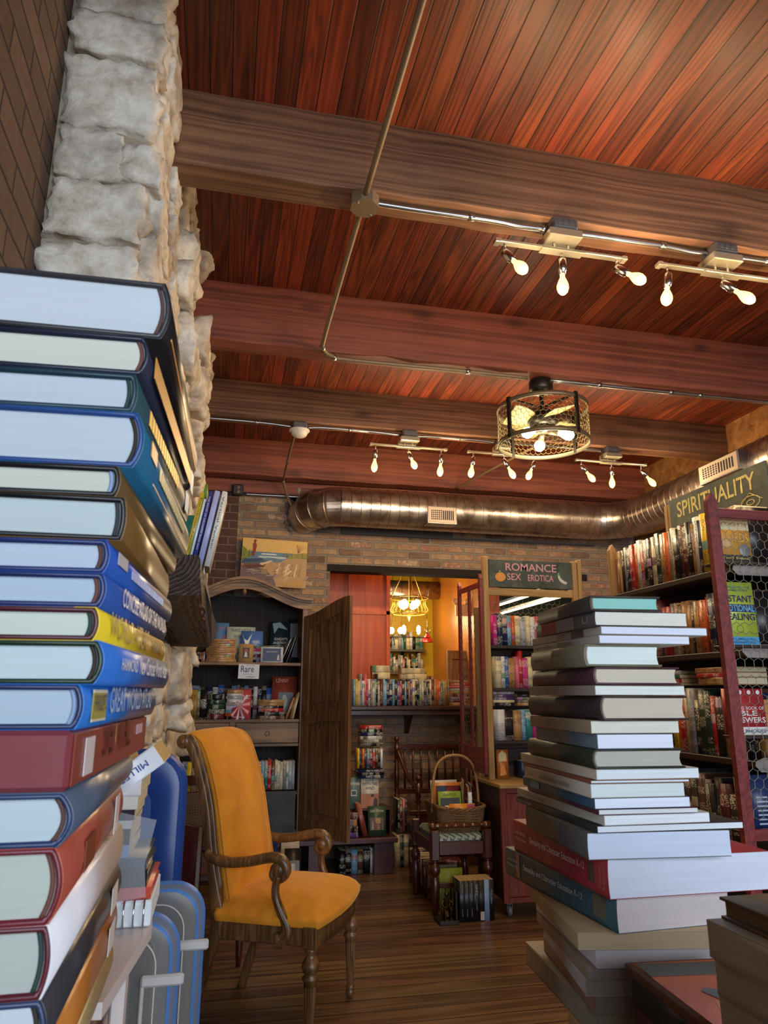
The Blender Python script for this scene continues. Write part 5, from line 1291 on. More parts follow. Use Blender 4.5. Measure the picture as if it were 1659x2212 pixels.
RS = [('t1',1164,1330,1276,1286,1320,1427,1316,.20),('t2',1159,1358,1286,1320,1352,1484,1354,.21),('t3',1150,1383,1298,1352,1371,1528,1382,.23),('t4',1152,1397,1294,1371,1391,1490,1400,.23),('t5',1150,1426,1265,1391,1440,1430,1436,.20),('t6',1158,1465,1287,1440,1480,1470,1481,.21),('t7',1143,1490,1285,1480,1503,1480,1509,.225),('t8',1147,1523,1303,1503,1557,1487,1548,.24),('t9',1146,1557,1276,1557,1586,1467,1583,.21),('t10',1158,1582,1290,1586,1619,1454,1607,.21),('t11',1145,1612,1287,1619,1662,1480,1642,.235),('t12',1125,1635,1288,1662,1686,1510,1678,.26),('t13',1130,1650,1276,1686,1694,1489,1693,.245),('t14',1133,1664,1276,1694,1725,1478,1709,.235),('t15',1130,1684,1284,1725,1749,1490,1734,.25),('t16',1140,1700,1293,1749,1762,1507,1750,.25),('t17',1118,1710,1305,1762,1785,1532,1763,.28),('t18',1115,1719,1290,1785,1801,1604,1779,.28),('t19',1136,1747,1270,1801,1858,1577,1812,.235),('t20',1110,1791,1315,1858,1942,1665,1876,.30),('t21',1093,1857,1334,1942,2016,1575,1965,.32),('t22',1146,1948,1248,2016,2052,1560,1990,.24),('t23',1160,1998,1288,2052,2092,1560,2035,.25),('t24',1162,2040,1270,2092,2118,1550,2060,.24),('t25',1178,2090,1265,2118,2152,1540,2100,.22),('t26',1178,2112,1285,2152,2192,1540,2150,.23),('t27',1140,2146,1290,2192,2250,1540,2190,.27)]
DD = 1.05; zr = [CAMH+ray(1285, r[4]).z*DD for r in RS]+[CAMH+ray(1285, 2250).z*DD]
cr2 = lambda u, v: u.x*v.y-u.y*v.x
for i, (nm, lx, ly, cx, yt, yb, rx, ry, L) in enumerate(RS):
    cov, pgc, hard, rd, lab = RSP[nm]; L *= 1.18; z1, z0 = zr[i], zr[i+1]+.0006; tk = z1-z0
    P = CAM+ray(cx, (yt+yb)/2)*DD; a_ = ray(lx, ly).xy.normalized(); p = P.xy; bb = a_.dot(p); L = max(L, math.sqrt(max(0, p.dot(p)-bb*bb))+.002)
    t_ = bb+math.sqrt(max(0, bb*bb-(p.dot(p)-L*L))); Yv = (a_*t_-p)/L; X2 = Vector((Yv.y, -Yv.x)); r2 = ray(rx, ry).xy; wd = max(.1, min(.34, -cr2(p, r2)/cr2(X2, r2)))
    rt = book(lab, frame((p.x, p.y, z0), (X2.x, X2.y, 0), (Yv.x, Yv.y, 0), (0, 0, 1)), L, wd, tk, cov, pgc, bool(hard), rd, group='right foreground stack', name='hardcover_book' if hard else 'paperback_book', rough=.5, headband='8a7a70' if hard and tk > .02 else None)
    k = rd*tk*.5
    def w_(s, y0, zf, h, m, width, bold=.008): return text(s, spine_M(L, y0, tk*zf, .0012, k), h, m, rt, 'title', width=width, bold=bold)
    def patch_(y0, y1, zf0, zf1, c, nm_='spine_patch'):
        b = MB(); b.box(y0, y1, tk*zf0, tk*zf1, 0, .0005, M=spine_M(L, 0, 0, .0007, k)); return b.build(nm_, ink(c, .5), rt)
    if nm == 't2': patch_(.03, .10, .02, .98, '8a3028'); patch_(.10, .17, .02, .98, '7d7a78'); w_('U', .205, .25, tk*.5, ink('b8b0a0'), .022)
    if nm == 't3': patch_(.17, .215, .05, .95, '5a4a48')
    if nm == 't4': w_('Piaget for teachers', .01, .25, tk*.45, ink('2a2c48'), .085); w_('FURTH', .145, .28, tk*.4, ink('3a3a52'), .03)
    if nm == 't5': w_('AMERICAN', .02, .38, tk*.2, ink('26241c'), .045); w_('COLLEGE HANDBOOK', .072, .38, tk*.2, ink('a59c80'), .09)
    if nm == 't14': w_('EDUCATION AND THE CULT OF EFFICIENCY', .075, .3, tk*.3, ink('3a3434'), .13); w_('CALLAHAN', .02, .34, tk*.24, ink('9c4a38'), .035)
    if nm == 't15': patch_(.04, .08, .1, .9, '6a7c88')
    if nm == 't17': w_('Family Living', .05, .25, tk*.45, ink('5a6272'), .07)
    if nm == 't18': w_('HOW TO STUDY', .01, .25, tk*.42, ink('a8a8a8'), .07)
    if nm in ('t20', 't21'):
        w_('Sexuality and Character Education K-12', .08, .42, tk*.26, ink('d8c8cc' if nm == 't20' else 'b8c4c8'), .205, .012)
        w_('Linda Meeks', .012, .6, tk*.12, ink('c8a8ac' if nm == 't20' else 'a0b0b4'), .05); w_('Philip Heit', .012, .38, tk*.12, ink('c8a8ac' if nm == 't20' else 'a0b0b4'), .05)
        if nm == 't20': patch_(.295, .315, .25, .75, '5a5a48'); patch_(.299, .311, .3, .7, 'b8a890'); 
        else: patch_(.05, .062, .1, .95, 'a86a4a'); patch_(.315, .35, .2, .85, '7a8478')
        if nm == 't20':
            for q, s_ in enumerate(('Meeks', 'Heit')): text(s_, spine_M(L, L-.018+.012*q, tk*.2, .0012, k)@Rz(PI/2), .008, ink('d8a8b0'), rt, 'title', width=tk*.55)
zb = zr[-1]; k_ = 0
while zb > .625:
    h = zb-.6 if zb-.6 < .06 else .036; k_ += 1; zb -= h
    book(f'paperback hidden low in right stack, {ordn(k_-1)} under the grey-tan one', frame((.56, .98, zb+.0004), Vector((1, -.1, 0)).normalized(), Vector((.1, 1, 0)).normalized(), (0, 0, 1)), .25, .19, h-.0008, ['A', 'C', 'D', 'E'][k_ % 4], group='right foreground stack', simple=True, name='paperback_book')
# ---- piles in the lower right corner (page edges towards us)
zq = [CAMH+ray(1530, y_).z*.72 for y_ in (1940, 1986, 2062, 2135, 2212, 2290)]
for i, (px, c, pc, lab) in enumerate(((1560, '5c4426', '7a6038', 'brown hardcover on top of the lower right corner pile'), (1527, 'a39c88', 'b8ae98', 'thick cream paperback directly under the brown corner hardcover'), (1536, 'a39c88', 'b2a892', 'thick cream paperback, third from top of corner pile'), (1538, '9b937f', 'aea48e', 'thick cream paperback, fourth from top of corner pile'), (1532, '958d79', 'aaa08a', 'thick cream paperback at the very lower right edge'))):
    P = CAM+ray(px, 2000)*.72; L_ = .23 if i else .2
    book(lab, frame((P.x+.17, P.y-L_, zq[i+1]+.0004), (-1, 0, 0), (0, -1, 0), (0, 0, 1))@T(0, -L_, 0), L_, .17, zq[i]-zq[i+1]-.0006, c, pc, hard=(i == 0), rnd=.05, group='lower right corner pile', name='paperback_book' if i else 'hardcover_book', rough=.6)
zc_ = zq[-1]; k_ = 0; P = CAM+ray(1534, 2000)*.72
while zc_ > .61:
    h = zc_-.6 if zc_-.6 < .07 else .045; k_ += 1; zc_ -= h
    book(f'paperback hidden below lower right corner pile, {ordn(k_-1)} under', frame((P.x+.17, P.y, zc_+.0004), (-1, 0, 0), (0, -1, 0), (0, 0, 1)), .23, .17, h-.0008, 'C', group='lower right corner pile', simple=True, name='paperback_book')
# orange covered book and a dark one beneath, lying between the stacks
zo = .93; Aq = atZ(1350, 2080, zo); Bq = atZ(1515, 2208, zo); d1 = (Bq-Aq).normalized(); Lq = .24; Yv = -d1; Xv = Yv.cross(Vector((0, 0, 1))); og = Aq+d1*Lq
M = frame((og.x, og.y, zo-.012), Xv, Yv, (0, 0, 1))
rt = book('thin picture book with orange and grey cover lying between the right stacks', M, Lq, .15, .012, '6a3a22', '8c7a68', True, .1, name='picture_book', rough=.5)
patch(rt, rect(.01, .005, .148, Lq-.005), .0121, 'd0601a', 'orange_cover_print'); patch(rt, [(.02, .02), (.14, .03), (.14, .12), (.05, .10)], .0125, 'd07a34'); patch(rt, [(.06, .10), (.13, .07), (.13, .085), (.10, .12), (.06, .14), (.05, .13)], .0129, '56645f'); patch(rt, [(.01, .185), (.147, .18), (.147, .225), (.012, .232)], .0127, '4c5450')
bz_ = zo-.012
for k_, (h, c) in enumerate(((.038, 'K'), (.03, 'M'), (.035, 'D'), (.035, 'N'), (.035, 'G'), (.035, 'K'), (.033, 'D'), (.033, 'M'))):
    if bz_-h < .6: break
    bz_ -= h; book(f'dark hardcover under the orange picture book, {ordn(k_)} down', M@T(.006, .01, -(zo-.012-bz_)), .22, .135, h-.0006, c, 'a39678', True, .15, group='books under the orange picture book', simple=True, name='hardcover_book')
b = MB(); b.bbox(.3, .62, .60, .9, .6, max(.601, bz_-.0005), .002) if False else None
# ================================================================ STORAGE LIDS, WHITE SHELF AND ITS BOOKS (lower left)
tubblue = plain('blue_tote_plastic', '1f3f80', .32, var=.04)
def lid(name, label, xr, zt, w, h, y, rad, mat, depth=.03, mat2=None, rib=True, rimmat=None, lean=.06, rw=.008):
    M = frame((xr-w/2, y, zt-h/2), (1, 0, 0), Vector((0, lean, 1)).normalized(), Vector((0, -1, lean)).normalized())
    rt = empty(name, M=M); tag(rt, label, 'lid')
    o = rrect(w, h, rad, 8); i1 = rrect(w-.022, h-.022, rad*.9, 8); i2 = rrect(w-.10, h-.10, rad*.7, 8); i3 = rrect(w-.13, h-.13, rad*.6, 8)
    def lp(p, z_): return [(x, yy, z_) for x, yy in p]
    b = MB(); b.loft([lp(o, -depth), lp(o, -.004), lp(i1, 0), lp(i2, 0), lp(i3, -.014)], 0, True, cap=True); bo = b.build('panel', mat, rt)
    b = MB(); b.loft([lp(o, -depth-.001), lp(rrect(w+.008, h+.008, rad+.004, 8), -depth*.6), lp(rrect(w+.008, h+.008, rad+.004, 8), -.008), lp(i1, .001)], 0, True, cap=False); b.build('rim', rimmat or mat, rt)
    if rib:
        b = MB(); r1 = [Vector((x, yy, .001)) for x, yy in rrect(w-.06, h-.06, rad*.8, 8)]; b.tube(r1, .0016, 5, closed=True); r2_ = [Vector((x, yy, -.012)) for x, yy in rrect(w-.15, h-.15, rad*.6, 8)]; b.tube(r2_, .0016, 5, closed=True); b.build('moulded_rib', mat2 or mat, rt)
    return rt
lid('tote_lid', 'big dark blue plastic tote lid standing upright behind the left stack', -.058, 1.185, .47, .585, 1.60, .07, tubblue, .05, rib=False)
def clear_mat():
    t = NT('clear_plastic', .25); t.b.inputs['Alpha'].default_value = .55
    return t.col(lin('85827f'))
clr = clear_mat(); rimb = plain('blue_gasket', '4a78b8', .3); white_rib = plain('frosted_ridge', 'b9b4b0', .4)
y1_, y2_ = 1.37, 1.24; xr1, zt1 = atY(440, 1950, y1_).x, atY(400, 1911, y1_).z; xr2, zt2 = atY(386, 2010, y2_).x, atY(345, 1978, y2_).z
l1 = lid('storage_box_lid', 'clear plastic storage lid with blue rim standing nearest yellow chair', xr1, zt1, .42, zt1-.601, y1_, .05, clr, .02, white_rib, rimmat=rimb, lean=.03)
l2 = lid('storage_box_lid', 'smaller clear plastic lid with blue rim in front of the other', xr2, zt2, .38, zt2-.601, y2_, .05, clr, .02, white_rib, rimmat=rimb, lean=.03)
for l_, w, h in ((l1, .42, .39), (l2, .38, .38)):
    for z_ in (.10, -.09): b = MB(); b.bbox(w/2-.05, w/2+.012, z_-.008 , z_+.008, -.004, .006, .003); b.bbox(w/2-.05, w/2-.044, z_-.09, z_, -.002, .004, .002); b.build('clip', white_rib, l_)
# white board shelf (turned a little) with a pile of books on top
zs = 1.027; rt = empty('white_shelf_unit', (-.19, .93, .60)); tag(rt, 'small white melamine shelf holding a pile of books behind the left stack', 'shelf'); Ow = T(.19, -.93, -.60)
lam = plain('white_melamine', 'cfc4c2', .35, var=.03); b = MB()
b.prism([(-.088, .78), (-.064, 1.005), (-.078, 1.175), (-.36, 1.18), (-.38, .81)], zs-.014, zs, Ow); b.build('top_board', lam, rt)
for p_ in ((-.335, .84), (-.345, .98)):
    b = MB(); b.bbox(p_[0]-.01, p_[0]+.01, p_[1]-.03, p_[1]+.03, .6, zs-.014, .002, M=Ow); b.build('end_panel', lam, rt)
b = MB(); b.bbox(-.10, -.085, .955, .99, .6, zs-.014, .002, M=Ow); b.build('end_panel', lam, rt)
for k_, (c, h, xo, L_) in enumerate((('D', .03, -.098, .2), ('A', .035, -.102, .21), ('K', .045, -.100, .2), ('O', .03, -.104, .22), ('C', .04, -.102, .2), ('D', .04, -.1, .2), ('G', .04, -.1, .2), ('N', .04, -.1, .2), ('A', .04, -.1, .2))):
    z1 = zs-.03-sum((.03, .035, .045, .03, .04, .04, .04, .04, .04)[:k_]); 
    if z1-h < .6: break
    book(f'{CN[c][0]} book lying under the white shelf board, {ordn(k_)} from top', frame((xo-.0, .945, z1-h+.0005), (-1, 0, 0), (0, -1, 0), (0, 0, 1)), L_-.04, .17, h-.001, c, 'b59a6a', k_ % 2 == 0, .15, group='books under the white board', simple=True, name='stacked_book')
zz = zs
# spiral notebook
rt = empty('spiral_notebook', (atY(326, 1980, 1.0).x-.025, 1.045, zz)); tag(rt, 'white spiral-bound notebook at the foot of the pile on white board', 'notebook')
b = MB(); b.bbox(-.12, .025, -.05, .09, .001, .030, .002); b.build('page_block', pages_mat('dfe6ea'), rt)
for k_ in range(9):
    b = MB(); b.tube([(-.075+.0115*k_, -.05+.010*math.cos(a_), .016+.014*math.sin(a_)) for a_ in [2*PI*q/14 for q in range(14)]], .0011, 5, closed=True); b.build('wire_ring', chrome, rt)
zz += .032
def sp2(lab, c, h, x0, y0, w, L_, pc='cfc09c', rot=0, cov=None, hard=True):
    global zz
    a_ = A(-90+rot); X3 = Vector((-math.sin(a_)*0+0, 1, 0)); X3 = Matrix.Rotation(A(rot), 3, 'Z')@Vector((0, 1, 0)); Y3 = Vector((0, 0, 1)).cross(X3)
    o_ = Vector((x0, y0, zz))-Y3*0
    r = book(lab, frame(o_, X3, Y3, (0, 0, 1)), L_, w, h-.0006, c, pc, hard, .1, group='pile on the white board', name='stacked_book')
    zz += h; return r
# local y points to -x: the spine faces the camera, its right end at x0
sp2('thin red hardcover on the spiral notebook', 'c04a3c', .013, atY(328, 1900, .995).x, .995, .14, .19)
sp2('black book with white figure mark on its spine above red one', '17171a', .020, atY(317, 1900, .995).x, .995, .13, .17)
sp2('dark blue-grey book above the black one on white board', '2c3f4c', .013, atY(313, 1900, .995).x, .995, .13, .17)
r = sp2('pale blue paperback with dark symbols in pile on white board', '7f9fd8', .015, atY(274, 1900, .995).x, .995, .13, .15, hard=False)
r = sp2('black paperback with white letter in pile on white board', '1a1a1c', .018, atY(273, 1900, .995).x, .995, .13, .15, hard=False)
sp2('white thin paperback slanting in pile on white board', 'd4d4d4', .010, atY(275, 1900, .995).x, .995, .13, .15, hard=False); sp2('purple-black paperback in pile on white board', '2c2430', .012, atY(279, 1900, .995).x, .995, .13, .15, hard=False)
sp2('curled white paperback in pile on white board', 'c9c6c0', .016, atY(284, 1900, .995).x, .995, .13, .15, hard=False); sp2('thick white paperback near top of pile on white board', 'd3ced4', .021, atY(289, 1900, .995).x, .995, .13, .15, hard=False); sp2('tan paperback with rounded spine near top of pile', 'a38a70', .014, atY(288, 1900, .995).x, .995, .13, .15, hard=False)
# open-topped book and the tilted MILLER book
Mt = frame((-.1095, .86, zz+.012), Vector((0, 1, .0)), Vector((-.62, 0, -.55)).normalized()*-1 if False else Vector((-.66, 0, -.75)).normalized(), Vector((0, 1, 0)).cross(Vector((-.66, 0, -.75)).normalized()))
rt = book('tilted white paperback lettered miller leaning on top of pile', frame((atY(350, 1725, .99).x, .99, zz+.004), (0, 1, 0), Vector((-.80, 0, -.60)).normalized(), Vector((0, 1, 0)).cross(Vector((-.80, 0, -.60)).normalized())), .09, .13, .026, 'd9dbe4', 'c9a860', False, 0, group='pile on the white board', name='stacked_book')
text('MILLER', frame((-.0012, .016, .017), (0, 1, 0), (0, 0, -1), (-1, 0, 0)), .008, ink('2c3f9a'), rt, 'title', width=.04)
b = MB(); b.prism([(0, 0), (.062, 0), (.05, .028), (.012, .034)], 0, .12, frame((-.165, 1.0, zz+.0005), (1, 0, 0), (0, 0, 1), (0, -1, 0))@T(0, 0, -.1)); tag(b.build('folded_paperback', plain('yellowed_pages', 'b99b68', .8)), 'splayed black-edged paperback with yellowed pages on top of pile', 'book')
b = MB(); b.prism([(-.115, 1.06), (-.072, 1.065), (-.076, 1.10), (-.066, 1.15), (-.11, 1.16)], .978, .9795, frame((0, 0, 0), (1, 0, 0), (0, 0, 1), (0, -1, 0))@T(0, 0, -.978*2)) ; tb_ = NT('clear_film', .1); tb_.b.inputs['Alpha'].default_value = .22; tb_.col(lin('b9bcc4')); tag(b.build('plastic_sleeve', tb_.m), 'transparent plastic sleeve hanging over the pile on white board', 'plastic sleeve')
# ================================================================ BOOKS ON THE SHELVES
NY_ = (0, -1, 0); EX = (1, 0, 0)
def faceY(label, x0, x1, yt, yb, Y, c, t=.015, lean=.06, bottom=None, name='face_out_book', group=None):
    a_ = atY(x0, yb, Y); b_ = atY(x1, yb, Y); h = atY((x0+x1)/2, yt, Y).z-(bottom if bottom is not None else a_.z)
    P = Vector(((a_.x+b_.x)/2, Y, bottom if bottom is not None else (a_.z+b_.z)/2)); w = abs(b_.x-a_.x)
    n = Vector((0, -1, 0)); up = Vector((0, 0, 1)); zz = n*math.cos(lean)+up*math.sin(lean); yy = up*math.cos(lean)-n*math.sin(lean); xx = yy.cross(zz)
    M = frame(P-xx*w/2-zz*t+up*(t*math.sin(lean)), xx, yy, zz)
    r = book(label, M, h/math.cos(lean), w, t, c, 'd8d0bc', True, .1, name=name, group=group); return r, w, h/math.cos(lean), t
def ftext(r, s, w, h, t, u, v, th, tw, c, bold=.01): return text(s, T(u*w, v*h, t+.0007), th*h, ink(c), r, 'title', width=tw*w, bold=bold, align='CENTER')
def fpatch(r, w, h, t, pts, c, lvl=1, nm='cover_print'): return patch(r, [(x*w, y*h) for x, y in pts], t+.0001*lvl+.0001, c, nm, .0001)
# ---- sill of the pass-through
ps = atY(763, 1500, 6.12).x; pe = atY(971, 1500, 6.12).x
book_row((ps, 6.10, 1.2005), EX, NY_, 'L5Y5C4S8W4P8R4W5E5C4L5K8C4M5L5L4N5N4L5K5U4R4K5L4K5A4U5C4K4K4S4C6N5N4K4C5M7A5O5R4T3A4A5A5', pe-ps, .19, .275, .15, 'on the brick sill', 'books standing on the pass-through sill', 7)
pile(((pe+atY(1003, 1500, 6.12).x)/2+.01, 6.08, 1.2005), NY_, 'AMUMASPRA', 'the pile at right end of brick sill row', 'pile ending the sill row', (.17, .175), (.12, .14), (.02, .028), 5, jit=.02)
book_row((2.30, 6.10, 1.2005), EX, NY_, 'KNDAKHOYKDGMKNAKCKDE', .95, .18, .26, .15, 'on the sill behind the romance shelves', 'books on the sill behind the romance shelves', 17)
pile((1.37, 6.28, 1.2005), NY_, 'CCWCCC', 'cream pile behind left part of sill row', 'cream piles on the far side of sill', (.14, .16), (.1, .12), (.045, .06), 9, pc='d8b898')
pile((1.66, 6.28, 1.2005), NY_, 'CCCWCC', 'cream pile behind middle of sill row', 'cream piles on the far side of sill', (.2, .24), (.1, .13), (.045, .062), 10, pc='d8b898')
# ---- romance shelves
book_row((1.815, 4.70, 1.6225), EX, NY_, 'F6N8N7L6O6C6S5C6W5R6Q6C6L6K9P5M6K6D7P4', .60, .185, .225, .14, 'on the top romance shelf', 'romance books top shelf', 21)
book_row((1.815, 4.70, 1.3385), EX, NY_, 'C5W5B5A4P5R9F4C5D6N8O4N5K4D6M5N5', .60, .19, .25, .14, 'on the middle romance shelf', 'romance books middle shelf', 22)
r3 = book_row((1.815, 4.70, 1.0005), EX, NY_, 'W6K5A5L6T6F6C5C7D6P5A5M6C5K5', .60, .18, .215, .14, 'on the lower romance shelf', 'romance books lower shelf', 23)
for o, s_ in ((r3[4], 'SARAH J. MAAS'), (r3[5], 'SARAH J. MAAS')):
    text(s_, frame((-.0010-.003, .19, .022), (0, -1, 0), (0, 0, 1), (-1, 0, 0)), .007, ink('e6e0b0'), o, 'title', width=.075) if False else None
for x, cds, w_h in ((1.88, 'KCUUW', 'left'), (2.05, 'AVVK', 'middle'), (2.22, 'KOKO', 'right')):
    pile((x, 4.72, 1.222), NY_, cds, f'the {w_h} small pile on lower romance books', 'small piles lying on the lower romance books', (.13, .16), (.1, .12), (.017, .021), 30+int(x*10), jit=.03)
r, w, h, t = faceY('orange book with gothic window cover face-out on bottom romance shelf', 1076, 1100, 1620, 1688, 4.72, 'b06a30', .02, .05, .7555); fpatch(r, w, h, t, [(.15, .6), (.85, .6), (.85, .85), (.5, .97), (.15, .85)], 'cbbf94'); fpatch(r, w, h, t, [(.2, .1), (.8, .15), (.6, .5), (.3, .45)], 'd68a3c', 2)
book_row((1.99, 4.74, .7555), EX, NY_, 'NNDRMKCK', .36, .10, .16, .1, 'at the bottom of romance shelves', 'small books at the bottom of romance shelves', 24)
# ---- spirituality bookcase (spines face left into the room; left end is the far end)
WX = (-1, 0, 0); MYd = (0, -1, 0)
book_row((SX+.02, 3.17, 1.7735), MYd, WX, 'A4K4E5N4R5O5W6R4K5K5C5Q6A5O5E5C6K5D6M5K6A5W7N5Y7M6O7N7R6D6C6K5', .88, .20, .265, .16, 'on the top spirituality shelf', 'spirituality books top shelf', 41)
book_row((SX+.02, 3.10, 1.4605), MYd, WX, 'KDCLAWRMER5R5E6C6D5A6A6K5A5O5R6N7A6C6V5K6Q6D6K5', .81, .19, .25, .16, 'on the second spirituality shelf', 'spirituality books second shelf', 42)
book_row((SX+.02, 3.05, 1.0705), MYd, WX, 'DEKAKDKYORCEKQQRKAMCDNKA', .76, .20, .26, .16, 'on the third spirituality shelf', 'spirituality books third shelf', 43)
pile((SX+.01, 2.52, 1.336), WX, 'ARA', 'wide pile lying on third spirituality shelf books', 'flat pile on third spirituality shelf', (.2, .24), (.14, .16), (.015, .03), 44)
pile((SX+.01, 2.82, 1.336), WX, 'ARGE', 'narrow pile lying further back on third spirituality shelf', 'flat pile on third spirituality shelf', (.16, .2), (.12, .14), (.010, .018), 45)
book_row((SX+.02, 3.0, .7505), MYd, WX, 'KDHKDKHDKKHMKD', .55, .18, .26, .16, 'on the dark fourth spirituality shelf', 'dark books fourth spirituality shelf', 46)
b = MB(); rock(b, (SX+.10, 2.36, .845), .09, .085, .095, 5, sq=.4, rough=.25); tag(b.build('black_bag', plain('black_leather', '17120f', .45, bump=.2)), 'slumped black bag on the dark fourth spirituality shelf', 'bag')
# ---- face-out books in the wire rack
r, w, h, t = faceY('gold face-out book with silver ball and large words title in rack', 1556, 1628, 1118, 1222, RY+.03, 'c8923c', .02, .03, 1.7525)
fpatch(r, w, h, t, rect(0, .0, 1, .17), '2a2422'); fpatch(r, w, h, t, rect(0, .72, 1, 1), 'd9cba0'); ftext(r, "WORDS", w, h, t, .5, .45, .2, .9, 'd9a85a', .02); ftext(r, 'Tony Evans', w, h, t, .48, .06, .07, .8, 'd8c06a'); ftext(r, 'THE POWER IS THE', w, h, t, .5, .80, .09, .9, 'a87a3c')
b = MB(); b.lathe([(0, 0), (w*.17, 0), (w*.16, .0004), (0, .0006)], 24, T(w*.8, h*.28, t+.0006)); b.build('silver_ball_print', plain('silver_print', '8a9094', .3, .5), r)
r, w, h, t = faceY('lime and blue instant emotional healing book face-out in rack', 1566, 1642, 1258, 1394, RY+.03, 'b9c94a', .02, .03, 1.4645)
fpatch(r, w, h, t, rect(0, 0, 1, .13), '3f9fd8'); fpatch(r, w, h, t, rect(0, .52, 1, .645), '1d2a5e'); ftext(r, 'ACUPRESSURE FOR', w, h, t, .5, .90, .035, .85, '3c7a68'); ftext(r, 'THE EMOTIONS', w, h, t, .5, .85, .035, .7, '3c7a68')
ftext(r, 'INSTANT', w, h, t, .5, .68, .11, .92, '1d2448', .02); ftext(r, 'EMOTIONAL', w, h, t, .5, .53, .105, .96, '6ab8e0', .02); ftext(r, 'HEALING', w, h, t, .5, .39, .11, .92, '1d2448', .02); ftext(r, 'PETER LAMBROU, Ph.D.', w, h, t, .5, .075, .035, .85, '1d4a7a'); ftext(r, 'GEORGE PRATT, Ph.D.', w, h, t, .5, .02, .035, .8, '1d4a7a')
b = MB(); b.lathe([(w*.085, 0), (w*.095, 0), (w*.095, .0003), (w*.085, .0003), (w*.085, 0)], 20, T(w*.5, h*.25, t+.0007), cap=False); b.build('sun_emblem', ink('4a6a2c'), r)
r, w, h, t = faceY('red and white big book of bible answers face-out in rack', 1582, 1664, 1488, 1618, RY+.03, 'b03038', .022, .03, 1.1685)
fpatch(r, w, h, t, rect(0, 0, 1, .17), 'd8d6d0'); ftext(r, 'THE BIG BOOK OF', w, h, t, .5, .54, .07, .94, 'e8d8d8', .01); ftext(r, 'BIBLE', w, h, t, .42, .41, .11, .72, 'e8dcd8', .02); ftext(r, 'ANSWERS', w, h, t, .5, .26, .12, .95, 'e8dcd8', .02); ftext(r, 'RON RHODES', w, h, t, .5, .05, .07, .9, '3a4a7a', .01)
for k in range(4): b = MB(); b.lathe([(0, 0), (w*.055, 0), (w*.05, .0003), (0, .0004)], 12, T(w*(.14+.24*k), h*.92, t+.0007)); b.build('round_emblem', ink('e8d4d4'), r)
r, w, h, t = faceY('cream paperback standing low in the wire rack', 1606, 1628, 1680, 1780, RY+.035, 'b9ad90', .02, .03, .8725); r, w, h, t = faceY('dark blue book with white lines standing low in wire rack', 1630, 1690, 1675, 1782, RY+.03, '22345e', .02, .03, .8725)
for k in range(7): fpatch(r, w, h, t, rect(.2, .1+.08*k, .6+.05*(k % 3), .13+.08*k), 'a8b4c8')
# ---- mantel shelf
def mbk(x, y, c, hh, tk, label, L2=.17, tx=None, ic='2a2420', n=(0, -1, 0)):
    n = Vector(n); X = -n; Z = X.cross(Vector((0, 0, 1))); o = Vector((x, y, 1.7025+tk*.17)); Q_ = Ry(.17).to_3x3()
    r = book(label, frame(o, Q_@X, Q_@Vector((0, 0, 1)), Q_@Z), hh, L2, tk, c, 'dcd2b8', tk > .02, .15, group='books on the mantel beam', name='standing_book')
    if tx: text(tx, frame((-.0012-.07*tk, hh*.93, tk*.3), (0, -1, 0), (0, 0, 1), (-1, 0, 0)), tk*.42, ink(ic), r, 'title', width=hh*.72)
    return r
x_ = -.158
for c, hh, tk, lab, tx, ic in (('c9a82c', .252, .022, 'yellow book with black italic spine lettering, first on the mantel', 'European Fauna', '2a2410'), ('5f8a3a', .285, .012, 'tall thin green book second on the mantel', None, None), ('d8dcea', .232, .010, 'thin white book third on the mantel', None, None), ('3a3f86', .26, .016, 'indigo book of delights with white lettering on the mantel', 'THE BOOK OF DELIGHTS  ROSS GAY', 'dfe4f4'), ('a8b2dc', .262, .024, 'lavender book with blank spine on the mantel', None, None), ('b0186a', .25, .010, 'thin magenta book beside the lavender one on mantel', None, None), ('d6d8d2', .262, .024, 'white glossy book with slanted black lettering on the mantel', 'Vertical Veneer', '30343a')):
    tk *= .72; mbk(x_+tk, 2.40, c, hh, tk-.0006, lab, .15, tx, ic or '2a2420'); x_ += tk*1.015
book_row((-.093, 2.62, 1.7025), (0, 1, 0), (1, 0, 0), 'T5D4R5W4K5R4W5D4M4A5E4C5D4R4A4K4C4D5', .95, .2, .27, .14, 'along the mantel behind the white book', 'receding books on the mantel', 51, name='standing_book')
pile((-.105, 3.95, 1.7025), (1, 0, 0), 'DADADADAA', 'brown pile at the far end of mantel', 'brown pile on the mantel', (.2, .24), (.14, .15), (.022, .032), 52)
b = MB(); b.add([(-.070, 2.5, 1.705), (-.045, 2.75, 1.60), (-.02, 3.1, 1.56), (-.045, 3.3, 1.50), (-.066, 2.9, 1.56), (-.0695, 2.5, 1.66)], [(0, 1, 2, 3, 4, 5)]); o = b.build('curled_paper', plain('grey_paper', '77706a', .8)); sm = o.modifiers.new('t', 'SOLIDIFY'); sm.thickness = .0012; tag(o, 'curled grey paper hanging over the mantel edge', 'paper')
